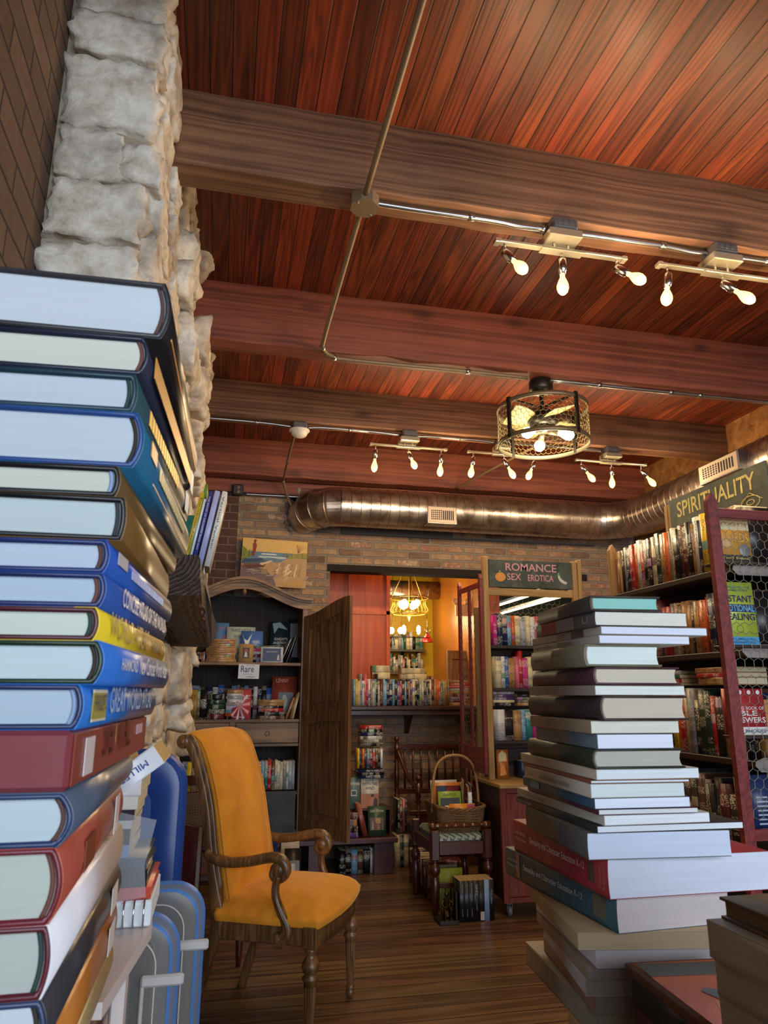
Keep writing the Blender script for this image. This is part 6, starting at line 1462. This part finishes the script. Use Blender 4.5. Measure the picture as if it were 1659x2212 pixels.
# ---- armoire contents
Za, Zb, Zd = 1.5355, 1.1045, .5755
book_row((-.315, 5.90, Za), EX, NY_, 'W4D4X4C4Y4X4K4K4K4O4W5', .19, .07, .10, .08, 'on the top armoire shelf', 'tiny books on top armoire shelf', 61)
pile((-.005, 5.86, Za), NY_, 'AAAAAAAAAA', 'old tan pile on the top armoire shelf', 'old tan volumes on top armoire shelf', (.215, .235), (.13, .15), (.016, .021), 62, pc='a88a5c', jit=.015)
g = 'face-out books in the armoire'
r, w, h, t = faceY('blue and pink picture book behind the old tan pile', 462, 491, 1345, 1425, 6.10, '6a9ac8', .01, .06, Za, group=g); ftext(r, "BOT'S", w, h, t, .6, .82, .08, .6, 'b04a6a'); fpatch(r, w, h, t, rect(.5, .4, 1, .7), '8a5a78')
r, w, h, t = faceY('pale picture book with dark hand lettering in armoire', 487, 549, 1354, 1425, 6.06, 'cdd8c8', .01, .06, Za, group=g); ftext(r, 'THREE LITTLE', w, h, t, .5, .86, .08, .7, '3a4444', .01); ftext(r, 'ANIMALS', w, h, t, .5, .70, .08, .5, '3a4444', .01)
r, w, h, t = faceY('blue picture book with white stork on cover in armoire', 518, 566, 1363, 1428, 6.0, '4a72b8', .01, .06, Za, group=g); ftext(r, 'WHEEL', w, h, t, .7, .62, .08, .38, 'c8d4e8'); ftext(r, 'CHIMNEY', w, h, t, .7, .42, .08, .5, 'c8d4e8'); ftext(r, 'ON THE', w, h, t, .7, .54, .03, .2, 'c8d4e8')
fpatch(r, w, h, t, [(.05, .95), (.15, .75), (.3, .7), (.5, .92), (.36, .6), (.25, .5), (.12, .38), (.2, .6)], 'dcdccc')
r, w, h, t = faceY('dark teal ghost story book standing at back of armoire', 582, 624, 1342, 1428, 6.12, '24343a', .012, .06, Za, group=g); ftext(r, 'GHOSTS', w, h, t, .55, .55, .06, .7, 'b8c4bc', .01); ftext(r, 'AND MORE', w, h, t, .55, .46, .06, .8, 'b8c4bc', .01); ftext(r, 'GHOSTS', w, h, t, .55, .37, .06, .7, 'b8c4bc', .01); fpatch(r, w, h, t, [(.1, .95), (.5, .98), (.9, .8), (.4, .85), (.2, .7)], '5a8084')
r, w, h, t = faceY('dark framed picture standing at the right back of armoire', 622, 648, 1337, 1428, 6.14, '2e2a26', .02, .05, Za, group=g, name='framed_picture'); fpatch(r, w, h, t, rect(.12, .15, .88, .9), '1d1b1a')
r, w, h, t = faceY('small tan book with red-haired figure on cover in armoire', 515, 546, 1391, 1428, 5.86, 'b0905c', .012, .1, Za, group=g); fpatch(r, w, h, t, rect(.25, .2, .75, .8), '3a2c2a'); fpatch(r, w, h, t, [(.4, .55), (.6, .55), (.62, .68), (.5, .74), (.38, .68)], 'a03c28', 2); fpatch(r, w, h, t, [(.38, .28), (.62, .28), (.55, .55), (.45, .55)], 'd8c8b0', 3)
pile((.315, 5.93, Za), NY_, 'NSMWFG', 'colourful pile on the top armoire shelf', 'colourful pile in armoire', (.17, .19), (.12, .14), (.018, .024), 63)
r, w, h, t = faceY('white framed dark blue album face-out on top armoire shelf', 563, 611, 1398, 1431, 5.85, 'd8dce0', .012, .1, Za, group=g); fpatch(r, w, h, t, rect(.08, .08, .9, .92), '22345c'); ftext(r, "GOD'S CREATURES", w, h, t, .5, .66, .07, .5, 'c8ccd8'); fpatch(r, w, h, t, [(.72, .15), (.84, .15), (.82, .5), (.76, .5)], 'c8b8b0', 2)
for k in range(5):
    x = .44+.022*k; o_ = Vector((x, 5.86, Za)); a_ = .42-.03*k; up_ = Vector((math.sin(a_), 0, math.cos(a_))); rt_ = Vector((math.cos(a_), 0, -math.sin(a_)))
    book(f'record sleeve leaning right in armoire, {ordn(k)} from the left', frame(o_+Vector((0, 0, .003)), (0, 1, 0), up_, Vector((0, 1, 0)).cross(up_)), .19+.01*k, .19, .0035, ['H', 'W', 'K', 'E', 'H'][k], hard=False, rnd=0, group='record sleeves in the armoire', simple=True, name='record_sleeve')
# middle shelf
book_row((-.325, 5.87, Zb), EX, NY_, 'E6K6O8X5V5K5', .235, .20, .262, .15, 'on the middle armoire shelf', 'books at left of middle armoire shelf', 64)
pile((-.02, 5.87, Zb), NY_, 'MQQQK', 'dark green pile on middle armoire shelf', 'dark pile on middle armoire shelf', (.125, .135), (.12, .13), (.034, .042), 65, jit=.02)
pile((.118, 5.87, Zb), NY_, 'KOLWEWSWA', 'mixed pile beside the starburst book', 'mixed pile on middle armoire shelf', (.11, .14), (.12, .14), (.019, .03), 66, jit=.03)
book_row((-.30, 6.06, Zb), EX, NY_, 'NWBKNWBKLNKBKWNKBLKN', .85, .235, .262, .12, 'in the back row of middle armoire shelf', 'back row of middle armoire shelf', 67)
r, w, h, t = faceY('pink-red starburst covered book face-out on middle armoire shelf', 500, 541, 1489, 1549, 5.86, 'b84a50', .02, .08, Zb, group=g)
for k in range(10):
    a_ = 2*PI*k/10; fpatch(r, w, h, t, [(.4, .45), (.4+.55*math.cos(a_), .45+.5*math.sin(a_)), (.4+.55*math.cos(a_+.25), .45+.5*math.sin(a_+.25))], ['d88a90', 'c8b8c8', '8a90b8'][k % 3], 1+k % 3)
ftext(r, 'passion, god', w, h, t, .55, .75, .06, .75, 'e8dcd8', .01); ftext(r, 'and politics', w, h, t, .55, .66, .06, .7, 'e8dcd8', .01); ftext(r, 'Edward Schillebeeckx' if False else 'Schillebeeckx', w, h, t, .4, .05, .04, .6, 'd8c8c0')
r, w, h, t = faceY('large brick red book with grey portrait at right of middle armoire shelf', 586, 640, 1462, 1549, 6.0, '8e4030', .03, .05, Zb, group=g); ftext(r, 'LENNY', w, h, t, .4, .86, .09, .5, 'a86050', .01); fpatch(r, w, h, t, rect(.25, .1, .85, .62), '2c3034'); fpatch(r, w, h, t, [(.38, .3), (.5, .2), (.6, .3), (.62, .45), (.55, .56), (.44, .56), (.4, .45)], '8a8c8c', 2)
pile((.40, 5.86, Zb), NY_, 'DKRKAA', 'brown pile before the portrait book', 'brown pile on middle armoire shelf', (.19, .22), (.1, .13), (.016, .03), 68)
for k in range(4):
    a_ = .35-.04*k; up_ = Vector((math.sin(a_), 0, math.cos(a_)))
    book(f'old tan book leaning right on middle armoire shelf, {ordn(k)} from left', frame(Vector((.515+.017*k, 5.87, Zb+.004)), (0, 1, 0), up_, Vector((0, 1, 0)).cross(up_)), .17+.012*k, .13, .012, ['A', 'D', 'X', 'C'][k], hard=True, rnd=.1, group='leaning tan books in armoire', simple=True, name='leaning_book')
# lower shelf
book_row((-.32, 5.86, Zd+.012), EX, NY_, 'KNBBY6EKKNWDEKKHKKD', .50, .19, .225, .14, 'at left of the lower armoire shelf', 'left books on lower armoire shelf', 71)
r, w, h, t = faceY('grey science fiction paperback face-out on lower armoire shelf', 508, 542, 1642, 1693, 5.845, '9a9a8c', .015, .03, Zd+.0125, group=g); ftext(r, 'PHILIP K. DICK', w, h, t, .5, .84, .1, .85, '3a4438', .01); fpatch(r, w, h, t, rect(.2, .72, .8, .78), 'a84a3c'); b = MB(); b.lathe([(w*.3, 0), (w*.33, 0), (w*.33, .0003), (w*.3, .0003), (w*.3, 0)], 20, T(w*.5, h*.35, t+.0006), cap=False); b.build('ring_print', ink('4a4a44'), r); fpatch(r, w, h, t, [(.35, .02), (.65, .02), (.55, .3), (.45, .3)], '1d1d20', 2); fpatch(r, w, h, t, [(.42, .32), (.58, .32), (.58, .42), (.5, .46), (.42, .42)], 'c06a3c', 3)
book_row((.19, 5.86, Zd+.012), EX, NY_, 'Y5F5K4W5A7K4N5L5T6R7D5C6W5C4E5W5S5S5', .41, .195, .235, .14, 'at right of the lower armoire shelf', 'right books on lower armoire shelf', 72)
# ---- low bench shelf: on top, beneath and in front
book_row((.94, 5.74, .0005), EX, NY_, 'K5K6L5D5K5W6', .27, .15, .195, .13, 'under the low red bench', 'books under the low bench', 81)
pile((.22, 5.70, .2625), NY_, 'FFUF', 'magenta pile on the low bench', 'magenta pile on low bench', (.2, .22), (.1, .12), (.014, .02), 82)
r, w, h, t = faceY('pale blue starry how-to book leaning against low bench', 518, 558, 1828, 1915, 5.50, 'aab8d8', .012, .22, .0005); ftext(r, 'HOW', w, h, t, .45, .72, .07, .4, '3a4468'); ftext(r, 'TO', w, h, t, .45, .58, .07, .25, '3a4468'); 
r, w, h, t = faceY('navy institutional book leaning against low bench', 558, 598, 1822, 1913, 5.48, '1f2f60', .015, .22, .0005); fpatch(r, w, h, t, rect(.38, .7, .58, .86), 'b8804a'); ftext(r, 'INSTITUTIONAL', w, h, t, .5, .58, .05, .85, 'b8bcc8')
r, w, h, t = faceY('cream how-to book leaning against low bench, right of navy one', 606, 646, 1818, 1910, 5.52, 'd2c6ae', .015, .22, .0005); ftext(r, 'HOW TO', w, h, t, .5, .78, .08, .6, 'b07a5a')
r, w, h, t = faceY('black covered book with dancers photo in front of cream one', 614, 650, 1836, 1912, 5.44, '26221f', .012, .18, .0005); fpatch(r, w, h, t, rect(.1, .08, .9, .68), '6a5a4c'); fpatch(r, w, h, t, [(.35, .15), (.45, .15), (.5, .35), (.6, .15), (.68, .15), (.62, .6), (.4, .6)], 'b8b0a0', 2); ftext(r, 'DANCERS', w, h, t, .5, .78, .07, .6, 'b8b0a0') if False else None
# small crate and the tall cluttered tower beside the door
root = empty('book_crate', (1.19, 5.82, .2625)); tag(root, 'small dark red crate on low bench carrying piled paperbacks', 'crate')
b = MB(); b.bbox(-.14, .14, -.10, .16, .175, .188, .002); b.build('top_board', lowm, root)
for x in (-.14, .128): b = MB(); b.bbox(x, x+.012, -.10, .16, 0, .175, .002); b.build('side_board', lowm, root)
b = MB(); b.bbox(-.128, .128, .148, .16, .0, .175, .002); b.build('back_board', lowm, root)
zt_ = .4513
r, w, h, t = faceY('white and sepia gone with the wind paperback standing on crate', 780, 818, 1678, 1737, 5.74, 'd6d0bc', .03, .05, zt_); fpatch(r, w, h, t, rect(.0, .0, 1, .45), 'a86c3c'); ftext(r, 'GONE', w, h, t, .5, .84, .10, .5, '2c3f6a', .01); ftext(r, 'WITH THE', w, h, t, .5, .71, .10, .85, '2c3f6a', .01); ftext(r, 'WIND', w, h, t, .5, .58, .10, .5, '2c3f6a', .01); fpatch(r, w, h, t, [(.5, .1), (.62, .05), (.75, .2), (.72, .4), (.6, .44), (.52, .3)], 'b87a54', 2); fpatch(r, w, h, t, [(.7, .02), (.95, .02), (.92, .28), (.8, .33), (.7, .2)], '3a241c', 3); fpatch(r, w, h, t, [(.54, .36), (.7, .34), (.74, .42), (.6, .45)], '241a18', 4)
r, w, h, t = faceY('grey-blue clothbound book with small emblem standing on crate', 752, 777, 1680, 1738, 5.74, '5f7c80', .03, .04, zt_); fpatch(r, w, h, t, rect(.25, .4, .75, .6), 'b8b8a8'); fpatch(r, w, h, t, rect(.32, .44, .68, .56), '2c3434', 2); fpatch(r, w, h, t, rect(0, .75, 1, .84), 'a8a48c')
pile((1.17, 5.73, .668), NY_, 'NKN', 'thin pile on the gone with the wind book', 'thin pile on standing books', (.2, .24), (.12, .14), (.018, .024), 91, pc='d8d4cc')
zr_ = .668+.075
book_row((1.065, 5.73, zr_), EX, NY_, 'Y5N5O5H5T5M5R5D5K5W5', .20, .14, .155, .11, 'in the paperback row of the tower', 'paperbacks in the tower beside the door', 92)
pile((1.175, 5.73, zr_+.16), NY_, 'KVWNKR', 'topmost pile of the tower beside the armoire door', 'topmost pile of the tower', (.17, .18), (.105, .11), (.022, .027), 93, jit=.01)
r, w, h, t = faceY('green little women hardcover face-out on the low bench', 796, 834, 1743, 1808, 5.68, '36503c', .03, .08, .2625); ftext(r, 'Little Women', w, h, t, .5, .80, .10, .75, 'c8ccb0', .01); fpatch(r, w, h, t, rect(.1, .2, .88, .62), '6a5838'); fpatch(r, w, h, t, rect(.4, .42, .7, .6), 'b8985a', 2); [fpatch(r, w, h, t, [(.2+.16*k, .22), (.3+.16*k, .22), (.27+.16*k, .5), (.23+.16*k, .5)], ['a89a80', '7a3c2c', 'b07a5c', '4a3a30'][k], 3) for k in range(4)]
bb_ = book('leaning red and tan thick book between pile and green hardcover', frame((1.105, 5.66, .265), (0, 1, 0), Vector((-.25, 0, .97)).normalized(), Vector((0, 1, 0)).cross(Vector((-.25, 0, .97)).normalized())), .24, .15, .035, '8e4030', 'b8a27a', True, .1, name='leaning_book')
pile((.99, 5.66, .2625), NY_, 'UKAD', 'low pile behind armoire door edge', 'low pile on bench end', (.13, .16), (.12, .14), (.03, .05), 94)
# books beside the spindle bench
x0_ = atZ(848, 1857, 0).x
book_row((1.40, 5.86, .0005), EX, NY_, 'C6Q6C6', .105, .22, .245, .16, 'on the floor left of spindle bench', 'tall books left of the spindle bench', 95)
book_row((1.42, 5.88, .248), EX, NY_, 'K6D5P6K5', .075, .23, .25, .16, 'standing on the tall books left of bench', 'thin books left of the spindle bench', 96)
# ---- floor row and bookend in front of the turned armchair
fb = []
specs = [('15171c', .031), ('15171c', .029), ('191a1e', .029), ('121316', .034), ('17181c', .031), ('7f9cc0', .030), ('15161a', .030)]
labs = ['first black paperback from the left in the floor row by bookend', 'second black paperback in the floor row by bookend', 'third black paperback in the floor row by bookend', 'black paperback lettered grey in the floor row by bookend', 'black paperback with white tag mark in the floor row', 'pale blue cloudy-spined paperback in the floor row', 'black paperback at the right end of the floor row by cabinet']
x = 1.452
for k, ((c, tk), lab) in enumerate(zip(specs, labs)):
    X = Vector((0, 1, 0)); Yv = Vector((0, 0, 1)); Z = X.cross(Yv)
    r = book(lab, frame((x, 4.455, .0005), X, Yv, Z), .222, .135, tk-.0006, c, 'b89a68', False, .05, group='black paperbacks on the floor', name='paperback_book')
    tM = lambda y0, z_: frame((-.0016, y0, z_), (0, -1, 0), (0, 0, 1), (-1, 0, 0))
    ic = ink('a8acb4')
    if k == 3: text('GREY', tM(.20, tk*.28), tk*.4, ic, r, 'title', width=.06, bold=.01); text('E L JAMES', tM(.11, tk*.35), tk*.2, ic, r, 'title', width=.05)
    elif k in (0, 1, 2): text(['Fifty Shades of Grey', 'Fifty Shades Darker', 'Fifty Shades Freed'][k], tM(.205, tk*.35), tk*.28, ic, r, 'title', width=.09); text('E L JAMES', tM(.07, tk*.38), tk*.2, ic, r, 'title', width=.04)
    elif k == 6: text('This Man', tM(.17, tk*.3), tk*.3, ic, r, 'title', width=.08)
    elif k == 4: b = MB(); b.box(.004, .05, tk*.1, tk*.9, 0, .0004, M=frame((-.0012, .055, 0), (0, -1, 0), (0, 0, 1), (-1, 0, 0))); b.build('pale_tag', ink('b8a8a8'), r)
    x += tk
# bookend: small bronze seated warrior on a plinth
bz = NT('bronze_figure', .32, .9); bz.col(lin('5a4228')); bz = bz.m
root = empty('figure_bookend', (1.372, 4.49, 0)); tag(root, 'small bronze seated warrior figure bookend on dark base', 'bookend')
b = MB(); b.bbox(-.055, .06, -.075, .06, 0, .022, .003); b.bbox(.045, .058, -.06, .05, .022, .17, .003); b.build('base', plain('bookend_base', '2a2320', .4, .4), root)
b = MB(); b.bbox(-.012, .03, -.02, .03, .022, .065, .008); b.build('seat_block', bz, root)
b = MB()
def limb(pts, rs): b.tube(bez(pts, 4), [rs[0]+(rs[1]-rs[0])*i/(4*(len(pts)-1)) for i in range(4*(len(pts)-1)+1)], 10)
limb([(.008, 0, .062), (.006, -.004, .085), (.004, -.008, .112), (.004, -.010, .122)], (.016, .019))
limb([(-.001, -.005, .068), (-.012, -.035, .072), (-.014, -.048, .070)], (.0115, .009)); limb([(-.014, -.048, .071), (-.013, -.050, .045), (-.012, -.048, .024)], (.008, .005)); limb([(-.012, -.046, .0265), (-.013, -.062, .0255)], (.006, .004))
limb([(.014, -.005, .068), (.022, -.032, .078), (.024, -.042, .08)], (.0115, .009)); limb([(.024, -.042, .08), (.022, -.038, .05), (.022, -.034, .024)], (.008, .005)); limb([(.022, -.034, .0265), (.022, -.05, .0255)], (.006, .004))
limb([(-.013, -.008, .117), (-.026, -.014, .098), (-.02, -.03, .088), (-.006, -.045, .086)], (.0075, .0045)); limb([(.021, -.008, .117), (.034, -.02, .105), (.03, -.04, .10)], (.0075, .0045))
limb([(.004, -.010, .122), (.004, -.012, .134)], (.008, .007)); b.lathe([(0, -.013), (.008, -.010), (.0115, 0), (.011, .008), (.006, .014), (0, .016)], 14, T(.004, -.016, .145)); b.lathe([(0, -.006), (.003, -.004), (.002, .004)], 6, T(.004, -.028, .143), cap=False)
b.build('body', bz, root)
b = MB(); b.lathe([(.0125, 0), (.0130, .008), (.007, .017), (0, .020)], 16, T(.004, -.015, .147)); b.prism([(-.004, 0), (.018, .004), (.022, .018), (.010, .026), (-.004, .018)], -.002, .002, frame((.004, -.012, .160), (0, 1, 0), (0, 0, 1), (1, 0, 0))); b.build('crested_helmet', bz, root)
b = MB(); b.tube([(.033, -.045, .024), (.033, -.04, .185)], .002, 6); b.lathe([(0, 0), (.005, .004), (0, .018)], 6, T(.033, -.04, .183)); b.build('spear', bz, root)
b = MB(); b.lathe([(0, .004), (.022, .002), (.026, 0), (.0, -.001)], 20, T(-.03, -.028, .062)@Ry(A(80))); b.build('shield', bz, root)
# long row of books receding beside the chair legs
book_row((1.41, 5.50, .0005), MYd, WX, 'MMNMDDMDMDMKDMDDKMULDM', .76, .19, .235, .14, 'in the floor row under the turned chair', 'books receding on the floor', 97)
r = book('yellow-green covered book ending the receding floor row', frame((1.408, 4.735, .0005), (1, 0, 0), (0, 0, 1), (0, -1, 0)), .235, .15, .018, '9aa03c', 'c8b888', True, .1, name='standing_book'); patch(r, rect(.01, .05, .14, .15), .0182, '5c7a3c'); patch(r, rect(.03, .02, .10, .05), .0182, 'c0a83c')
pile((1.66, 5.25, .0005), NY_, 'MBNM', 'low pile on the floor behind turned chair', 'low pile behind the turned chair', (.16, .2), (.14, .16), (.03, .045), 98)
# ---- in the basket (cards and magazines standing between the rims)
def ins(label, px, py, w, h, t, c, rz, lean, z0=.462, name='magazine', pc='d8d2c0'):
    M = T(px-.045, py-.15, z0+.012)@Rz(rz)@Rx(-lean)@frame((-w/2, 0, 0), (1, 0, 0), (0, 0, 1), (0, -1, 0)); r = book(label, M, h, w, t, c, pc, t > .012, .05, group='reading matter in the basket', name=name); return r
r = ins('lime green game book with dark picture in the basket', 1.555, 4.945, .155, .205, .018, '8fa83a', 0, .12); patch(r, rect(.012, .0, .143, .165), .0182, '3a3d40'); text('GAMES', T(.035, .178, .0187), .016, ink('2c3420'), r, 'title', width=.085); b = MB(); b.tube([(.078+.05*math.cos(a_), .09+.05*math.sin(a_), .0190) for a_ in [2*PI*k/30 for k in range(30)]], .0007, 4, closed=True); b.build('orbit_print', ink('8a8c90'), r)
r = ins('orange and magenta book with blue squares at front of basket', 1.62, 4.895, .17, .135, .012, 'dd8f2c', -.06, .1); patch(r, rect(.12, .0, .17, .13), .0123, 'c8406a'); patch(r, rect(.035, .07, .065, .10), .0125, '6ab0cc'); patch(r, rect(.085, .07, .115, .09), .0125, '6a7c9c')
r = ins('cream letter card leaning at the left front of basket', 1.545, 4.905, .07, .125, .004, 'cfc6b0', .1, .1); 
r = ins('dark red and navy book behind the green one in basket', 1.575, 4.985, .19, .235, .02, '6e2530', 0, .1); patch(r, rect(0, .1, .06, .235), .0203, '232c4c')
r = ins('orange lettered magazine at back of basket', 1.565, 5.03, .20, .25, .008, 'c87f3c', .03, .1); r = ins('white magazine at the very back of basket', 1.56, 5.06, .19, .262, .006, 'd4cdc0', .08, .14)
r = ins('folded landscape magazine standing crosswise in basket', 1.672, 5.0, .15, .255, .006, '4a5a34', 1.2, .08); patch(r, rect(.02, .12, .13, .24), .0062, 'a89c84'); r = ins('curled magazine pages standing in the middle of basket', 1.648, 5.01, .12, .275, .004, '8c6f48', 1.35, -.05); r = ins('brown edged book standing at the right of basket', 1.706, 5.03, .16, .235, .014, '6e3526', 1.35, .05, pc='c8ccdc'); r = ins('thick white paged book standing at right side of basket', 1.69, 4.98, .14, .20, .022, 'd0d4e0', 1.35, .02, pc='cdd2e4'); r = ins('white and dark leaflet at the right rim of basket', 1.728, 5.02, .14, .245, .006, '3c404c', 1.35, .06)
# ================================================================ THINGS IN THE ROOM BEYOND
brass = NT('gilded_frame', .35, .6); brass.col(lin('c8a04a')); brass = brass.m
hot = emit('lit_bulb_white', 'ffe9a8', 30)
root = empty('cage_chandelier', (2.2, 8.5, 2.0)); tag(root, 'gilded round wire chandelier with four lit bulbs in room beyond', 'chandelier')
b = MB(); b.tube([(.235*math.cos(a_), .235*math.sin(a_), .43) for a_ in [2*PI*k/40 for k in range(40)]], .006, 6, closed=True); b.tube([(.19*math.cos(a_), .19*math.sin(a_), .24) for a_ in [2*PI*k/40 for k in range(40)]], .005, 6, closed=True); b.build('rim', brass, root)
for k in range(24):
    a_ = 2*PI*k/24; b = MB(); b.tube(bez([(r_*math.cos(a_), r_*math.sin(a_), z_) for r_, z_ in ((.235, .43), (.20, .38), (.225, .32), (.235, .28), (.19, .24))], 3), .003, 5); b.build('cage_wire', brass, root)
for k in range(3):
    a_ = 2*PI*k/3+.5; b = MB(); b.tube([(.235*math.cos(a_), .235*math.sin(a_), .43), (0, 0, .9)], .006, 6); b.build('hanger_rod', brass, root)
b = MB(); b.tube([(0, 0, .2), (0, 0, 1.4)], .006, 6); b.lathe([(0, .15), (.02, .2), (.06, .27), (.0, .28)], 12); b.build('stem', brass, root)
for k in range(4):
    a_ = A(45+90*k); b = MB(); b.lathe([(0, 0), (.02, 0), (.035, .03), (.04, .06), (.03, .1), (0, .115)], 14, T(.07*math.cos(a_), .07*math.sin(a_), .31)@Rz(a_)@Ry(A(35))); b.build('bulb', hot, root)
point('chandelier_light', (2.2, 8.5, 2.15), 30, (1, .80, .5), .1)
root = empty('mesh_pendant_lamp', (2.35, 9.4, 2.0)); tag(root, 'rectangular perforated pendant lamp with row of bulbs behind chandelier', 'pendant lamp')
b = MB(); hexwire(b, frame((-.45, -.12, .08), (1, 0, 0), (0, 0, 1), (0, -1, 0)), .75, .2, .03, .003, n=3); b.build('perforated_shade', brass, root)
b = MB(); b.tube([(-.45, -.12, .02), (.33, -.12, .02), (.33, -.12, .1)], .006, 6); b.tube([(-.2, 0, .28), (-.2, 0, 1.4)], .005, 6); b.tube([(.1, 0, .28), (.1, 0, 1.4)], .005, 6); b.build('frame', dk, root)
for x in (-.24, 0, .2): b = MB(); b.lathe([(0, -.06), (.02, -.04), (.028, 0), (.022, .05), (0, .07)], 12, T(x, -.05, .12)); b.build('bulb', hot, root)
for k, (px, lab) in enumerate(((845, 'left white glowing globe lamp on black stem before yellow wall'), (866, 'right white glowing globe lamp on black stem before yellow wall'))):
    P = atY(px, 1362, 9.62); root = empty('globe_lamp', P); tag(root, lab, 'lamp', 'globe lamps in the room beyond'); b = MB(); b.lathe([(0, -.045)]+[(.045*math.cos(A(t_)), .045*math.sin(A(t_))) for t_ in range(-75, 90, 15)]+[(0, .045)], 18); b.build('globe', emit('globe_glow', 'fff2d8', 14), root)
    b = MB(); b.tube(bez([(0, 0, -.045), (.03, 0, -.1), (.05, 0, -.2)], 5), .006, 6); b.tube([(0, 0, .045), (.02, 0, .2), (.02, 0, 3.4-P.z)], .003, 6); b.build('stem', dk, root)
P = atY(923, 1375, 9.6); root = empty('red_pendant_lamp', P); tag(root, 'small red bell-shaped pendant lamp before yellow wall', 'pendant lamp')
b = MB(); b.lathe([(.075, -.08), (.073, -.05), (.05, .0), (.025, .02), (.02, .04), (0, .045)], 20, cap=False); b.build('shade', plain('red_enamel', 'b3261e', .25, coat=.5), root)
b = MB(); b.tube([(0, 0, .04), (0, 0, .3)], .004, 6); b.lathe([(0, .03), (.018, .04), (.018, .09), (0, .1)], 10); b.tube([(.04*math.cos(a_), 0, .085+.03*math.sin(a_)) for a_ in [2*PI*k/14 for k in range(14)]], .003, 5, closed=True); b.build('fitting', chrome, root)
for z_, lab, cds, sd in ((1.92, 'upper', 'TKSCELGCWKGT', 3), (1.60, 'lower', 'KEDTKCEDSRKECKDTKES', 4)):
    P0 = Vector((2.30, 10.25, z_)); root = empty('wall_shelf', P0); tag(root, f'{lab} bracketed shelf of books on the yellow wall beyond', 'shelf')
    b = MB(); b.bbox(-.1, .60, -.02, .24, -.03, 0, .003); b.build('board', wood('shelf_grey', '3a3a30', '5c5848', 0), root)
    for x in (.05, .3, .53): b = MB(); b.prism([(0, 0), (.12, 0), (0, -.1)], -.012, .012, frame((x, .24, -.03), (0, -1, 0), (0, 0, 1), (-1, 0, 0))); b.build('bracket', dk, root)
    book_row(P0+Vector((.0, 0, .0005)), EX, NY_, cds, .56, .17, .27, .15, f'on the {lab} shelf of the yellow wall', f'books on the {lab} yellow wall shelf', sd)
P0 = (1.8, 9.9, 2.74); b = MB(); b.tube([(1.6, 9.9, 2.74), (3.0, 9.9, 2.74)], .13, 24)
for k in range(9): b.tube([(1.7+.14*k, 9.9+.131*math.cos(a_), 2.74+.131*math.sin(a_)) for a_ in [2*PI*q/24 for q in range(24)]], .004, 4, closed=True)
tag(b.build('round_duct', dm), 'round steel duct crossing the room beyond above chandelier', 'duct')
P = atY(1000, 1318, 8.0); root = empty('emergency_light', P+Vector((-.05, -.0, 0))); tag(root, 'white twin-head emergency light on the orange wall', 'emergency light')
b = MB(); b.bbox(-.05, .11, -.05, 0, -.07, .06, .006); b.build('housing', plain('cream_plastic', 'd8b890', .5), root)
for x in (-.04, .08): b = MB(); b.lathe([(0, 0), (.03, .0), (.036, .04), (0, .045)], 14, T(x, -.03, .08)@Rx(A(60))@Ry(A(-30 if x < 0 else 30))); b.build('lamp_head', plain('cream_plastic', 'd8b890', .5), root)
barn = wood('barn_board', '5c4630', '9c8058', 2, scale=1, rough=.8)
P = atY(966, 1405, 8.2); Q = atY(1010, 1470, 8.2); root = empty('barn_door', (P.x, 8.2, 0)); tag(root, 'weathered barn-wood door panel with diagonal brace against orange wall', 'door')
b = MB(); b.box(0, .4, .01, .03, 0, P.z); b.build('panel', barn, root)
b = MB(); b.bbox(0, .4, -.01, .01, P.z-.1, P.z); b.build('top_rail', barn, root); b = MB(); b.bbox(0, .06, -.01, .01, 0, P.z-.1); b.build('stile', barn, root); b = MB(); b.prism([(.06, P.z-.4), (.1, P.z-.4), (.4, P.z-.12), (.4, P.z-.1), (.36, P.z-.1)], -.01, .008, frame((0, 0, 0), (1, 0, 0), (0, 0, 1), (0, -1, 0))); b.build('brace', barn, root)
tube_m = emit('fluorescent_tube', 'ffe8b4', 9)
for k, (x, y0, y1, z_) in enumerate(((4.75, 10.2, 12.2, 2.82), (4.95, 9.6, 12.6, 2.72))):
    root = empty('strip_light', (x, (y0+y1)/2, z_)); tag(root, ['shorter bright strip light on green ceiling seen through wire back', 'longer bright strip light below the shorter one seen through wire back'][k], 'strip light', 'strip lights in the room beyond')
    h_ = (y1-y0)/2; b = MB(); b.bbox(-.03, .03, -h_, h_, .02, .06, .004); b.build('housing', wp, root); b = MB(); b.tube([(0, -h_, 0), (0, h_, 0)], .013, 10); b.build('tube', tube_m, root)
    for y in (-h_*.8, h_*.8): b = MB(); b.tube([(0, y, .06), (0, y, 3.4-z_)], .003, 5); b.build('hanger', dk, root)
point('back_room_light', (4.6, 10.5, 2.3), 60, (1, .86, .6), .3); point('added_panel_fill', (2.1, 6.80, 2.7), 26, (1, .66, .34), .15)  # the second point is an unseen fill, added to brighten the orange panelling
point('shelf_wall_light', (2.55, 9.7, 2.3), 8, (1, .8, .4), .1)
